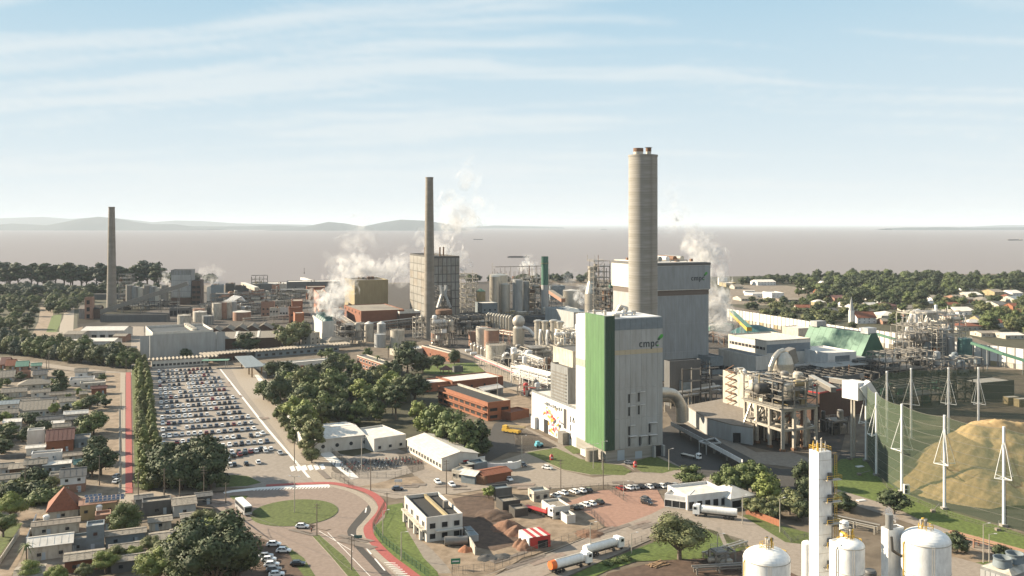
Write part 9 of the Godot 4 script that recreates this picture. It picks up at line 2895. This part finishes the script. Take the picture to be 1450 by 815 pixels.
	t = thing("overhead_sign", "teal direction sign on a pole over the dark traffic lane", "sign", gr(-45.5,-269.1), 0.1)
	put(t, "board", sh().box(p3(0.4,3.4,0), p3(2.4,0.9,0.1)), M.teal)
	put(t, "post", sh().on(p3(-0.7,0,-0.1), p3(0.12,3.8,0.12)), M.steel_grey)
	t = thing("notice_board", "small white board on the bare island of earth", "sign", gr(-41.3,-333.8), 0.1)
	put(t, "board", sh().box(p3(0,1.8,0), p3(2.8,1.0,0.1)), M.clean_white)
	s = sh()
	s.on(p3(-1,0,-0.1), p3(0.1,1.6,0.1))
	s.on(p3(1,0,-0.1), p3(0.1,1.6,0.1))
	put(t, "post", s, M.wood)
	for p in [[gr(15.9,-369.8), "red and white hose cabinet on the shaded part of the tower lawn"], [gr(48.1,-359), "red hydrant stand at the end of the tower lawn path"]]:
		t = thing("hydrant", p[1], "hydrant", p[0])
		put(t, "body", sh().lathe(Vector3.ZERO, xy([0.7,0,0.7,1.4,0.9,1.5,0.4,2.3,0,2.4]), 10), M.red)
		put(t, "cap", sh().box(p3(0,1.2,0.7), p3(0.8,0.7,0.2)), M.clean_white)
	for p in [[gr(135.9,-359), "white sheet lying on the shaded grass before the wind net"], [gr(119.7,-315.1), "small pale slab on the net lawn near the white column"]]:
		s = sh()
		s.on(Vector3.ZERO, p3(3.0,0.25,1.6))
		single("slab", p[1], "slab", s, M.clean_white, p[0] + p3(0,0.15,0), 0.3)
	t = thing("white_box", "white framed box at the foot of the third near net pole", "box", gr(138.8,-323.3))
	put(t, "frame", sh().on(Vector3.ZERO, p3(2.0,3.4,1.2)), M.clean_white)
	for k in 2:
		put(t, "opening", sh().on(p3(-0.1, 0.5 + k * 1.5, 0.6), p3(1.2,1.1,0.06)), M.steel_dark)
	person(gr(-93.4,-417.2), 2.4, "person in a dark shirt walking on the pavement of the drive, nearer the car park", M.ink, M.car_paint_blue)
	person(gr(-92.1,-415.8), 2.4, "person in a pale shirt walking beside another on the drive's pavement", M.steel_grey, M.ink)
	person(gr(-61.7,-282.6), 0.4, "person in dark red clothes standing by the roundabout kerb", M.brick_red, M.ink)
	person(gr(34.3,-267.3), 1.0, "person in a pale shirt by the short lamp post near the road tankers", M.clean_white, M.ink)
	ship(gr(18,-2628), 62, 0.05, "long dark barge lying empty on the lake, beyond the green-topped stack")
	ship(gr(-207,-5614), 60, 0.1, "far dark barge on the lake near the horizon")
	ship(gr(2941,-5370), 90, 0.05, "low dark vessel on the lake at the eastern edge")
	ship(gr(1544,-15438), 120, 0.3, "tiny ship just under the horizon beside the massive chimney")
	t = thing("channel_marker", "thin dark channel marker standing in the lake", "buoy", gr(-405,-1790))
	put(t, "marker", sh().lathe(p3(0,-1.2,0), xy([1.8,0,1.4,1.5,0.5,2,0.4,9,0.9,9.5,0,11]), 10), M.dark_clad)

func ship(at: Vector3, len: float, turn: float, label: String) -> void:
	var t := thing("barge", label, "ship", at + p3(0,-1.2,0), turn)
	var s := sh()
	var w := len * 0.15
	s.prism(xy([-len / 2, -w / 2, len * 0.4, -w / 2, len / 2, 0, len * 0.4, w / 2, -len / 2, w / 2]), 0.0, len * 0.06)
	put(t, "hull", s, M.dark_clad)
	put(t, "hatch_cover", sh().on(p3(-len * 0.1, len * 0.06, 0), p3(len * 0.65, len * 0.015, w * 0.8)), M.brown_wall)
	put(t, "deckhouse", sh().on(p3(len * 0.36, len * 0.06, 0), p3(len * 0.06, len * 0.05, w * 0.6)), M.old_white)

# ---------------------------------------------------------------- steam

func plume(label: String, path: Array, r0: float, r1: float, thick: float, n: int, seed_: int) -> void:
	var g := RandomNumberGenerator.new()
	g.seed = seed_
	var s := sh()
	for k in n:
		var f := (k + 0.5) / n
		var x := f * (path.size() - 1)
		var i := mini(int(x), path.size() - 2)
		var r := lerpf(r0, r1, f) * g.randf_range(0.6, 1.2)
		var c: Vector3 = path[i].lerp(path[i + 1], x - i) + p3(g.randfn(), g.randfn() * 0.7, g.randfn()) * r * 0.7
		for j in 10:
			var d := p3(g.randfn(), g.randfn(), g.randfn()).normalized()
			var p := c + d * r * g.randf_range(0.1, 0.8)
			var e := r * g.randf_range(0.3, 0.65)
			var m := (d + p3(g.randfn(), g.randfn(), g.randfn()) * 0.4).normalized()
			var u := m.cross(p3(g.randfn(), g.randfn(), g.randfn())).normalized() * e
			var w := m.cross(u).normalized() * e * g.randf_range(0.6, 1.0)
			var a := clampf(thick * lerpf(1.0, 0.45, f) * g.randf_range(0.6, 1.2), 0.0, 1.0)
			for q in 9:
				var x0 := u * cos(TAU * q / 9.0) + w * sin(TAU * q / 9.0)
				var x1 := u * cos(TAU * (q + 1) / 9.0) + w * sin(TAU * (q + 1) / 9.0)
				var o := p + m * e * 0.2
				s.v.append_array([o, p + x1 * 0.5, p + x0 * 0.5, p + x0 * 0.5, p + x1 * 0.5, p + x1, p + x0 * 0.5, p + x1, p + x0])
				for i2 in 9:
					s.n.append(m)
					s.c.append(Color(1, 1, 1, 0.0 if i2 == 5 or i2 > 6 else a))
	single("steam_cloud", label, "steam", s, M.steam).set_meta("kind", "stuff")

func steam() -> void:
	plume("thick steam rolling up from the cooling tower cells", xyz([-144,16.8,-770,-152,22.9,-775,-157,30.8,-780,-160,39.5,-830,-179,40.9,-990]), 6, 14, 0.95, 50, 1)
	plume("low bank of white steam behind the cream building", xyz([-184,36.7,-1010,-168,41.4,-1040,-147,42,-1060,-112,47.6,-1080]), 14, 19, 0.9, 44, 2)
	plume("loose steam rising over the lake above the cooling tower cells", xyz([-184,40.9,-990,-176,55.8,-1000,-171,73.2,-1010,-161,91.1,-1020]), 12, 18, 0.35, 18, 3)
	plume("tall pale steam column behind the grid-panelled boiler house", xyz([-76,54.4,-960,-69,74.1,-970,-63,94.2,-980,-56,115.6,-990,-50,131.2,-1000]), 14, 22, 0.6, 30, 4)
	plume("bright steam boiling up behind the giant boiler house", xyz([150,28.8,-700,150,50.3,-700,148,66.9,-690,144,76.4,-690,140,82.6,-700]), 12, 11, 1.0, 44, 5)
	plume("thin steam trailing off above the giant boiler house", xyz([140,81.5,-700,134,90.6,-710,127,104.4,-720,125,115.8,-730]), 9, 14, 0.22, 20, 6)
	plume("low white steam spilling beside the giant boiler house", xyz([153,14.8,-700,156,23.4,-700,155,33.1,-700,152,43.8,-700]), 14, 12, 0.7, 30, 7)
	plume("small white puff of steam beside the green-topped stack", xyz([20,35.7,-1150,21,42.8,-1150,24,46.3,-1150,31,37,-1160]), 8, 9, 1.0, 16, 8)
	plume("small steam puff beside the broad white ringed tank", xyz([63,15.9,-850,62,24.4,-850,66,32.5,-855,71,37.4,-860]), 6, 8, 0.8, 16, 9)
	plume("faint steam wisp over the blue-grey dryer building", xyz([-424,4,-1300,-425,14,-1300,-422,24,-1300,-419,37,-1300]), 8, 16, 0.3, 16, 10)
	plume("small steam wisp on top of the white steel frame tower", xyz([-52,42.6,-960,-51,50,-960,-48,54.4,-960]), 3, 5, 1.0, 8, 11)
	plume("steam wisp in front of the grey panelled boiler house", xyz([-406,19,-1085,-407,25.7,-1085,-406,30.7,-1085]), 6, 7, 0.7, 10, 12)
	plume("white vapour puff above the compressor tower among the white tanks", xyz([87.6,26.3,-212,88.6,27,-213,88.4,27.7,-214,87.2,27.7,-216]), 0.7, 1.2, 0.9, 14, 13)
	plume("steam drifting by the green-topped stack over the far trees", xyz([58,23.3,-1150,66,26.9,-1150,72,30.4,-1150]), 8, 12, 0.25, 10, 14)
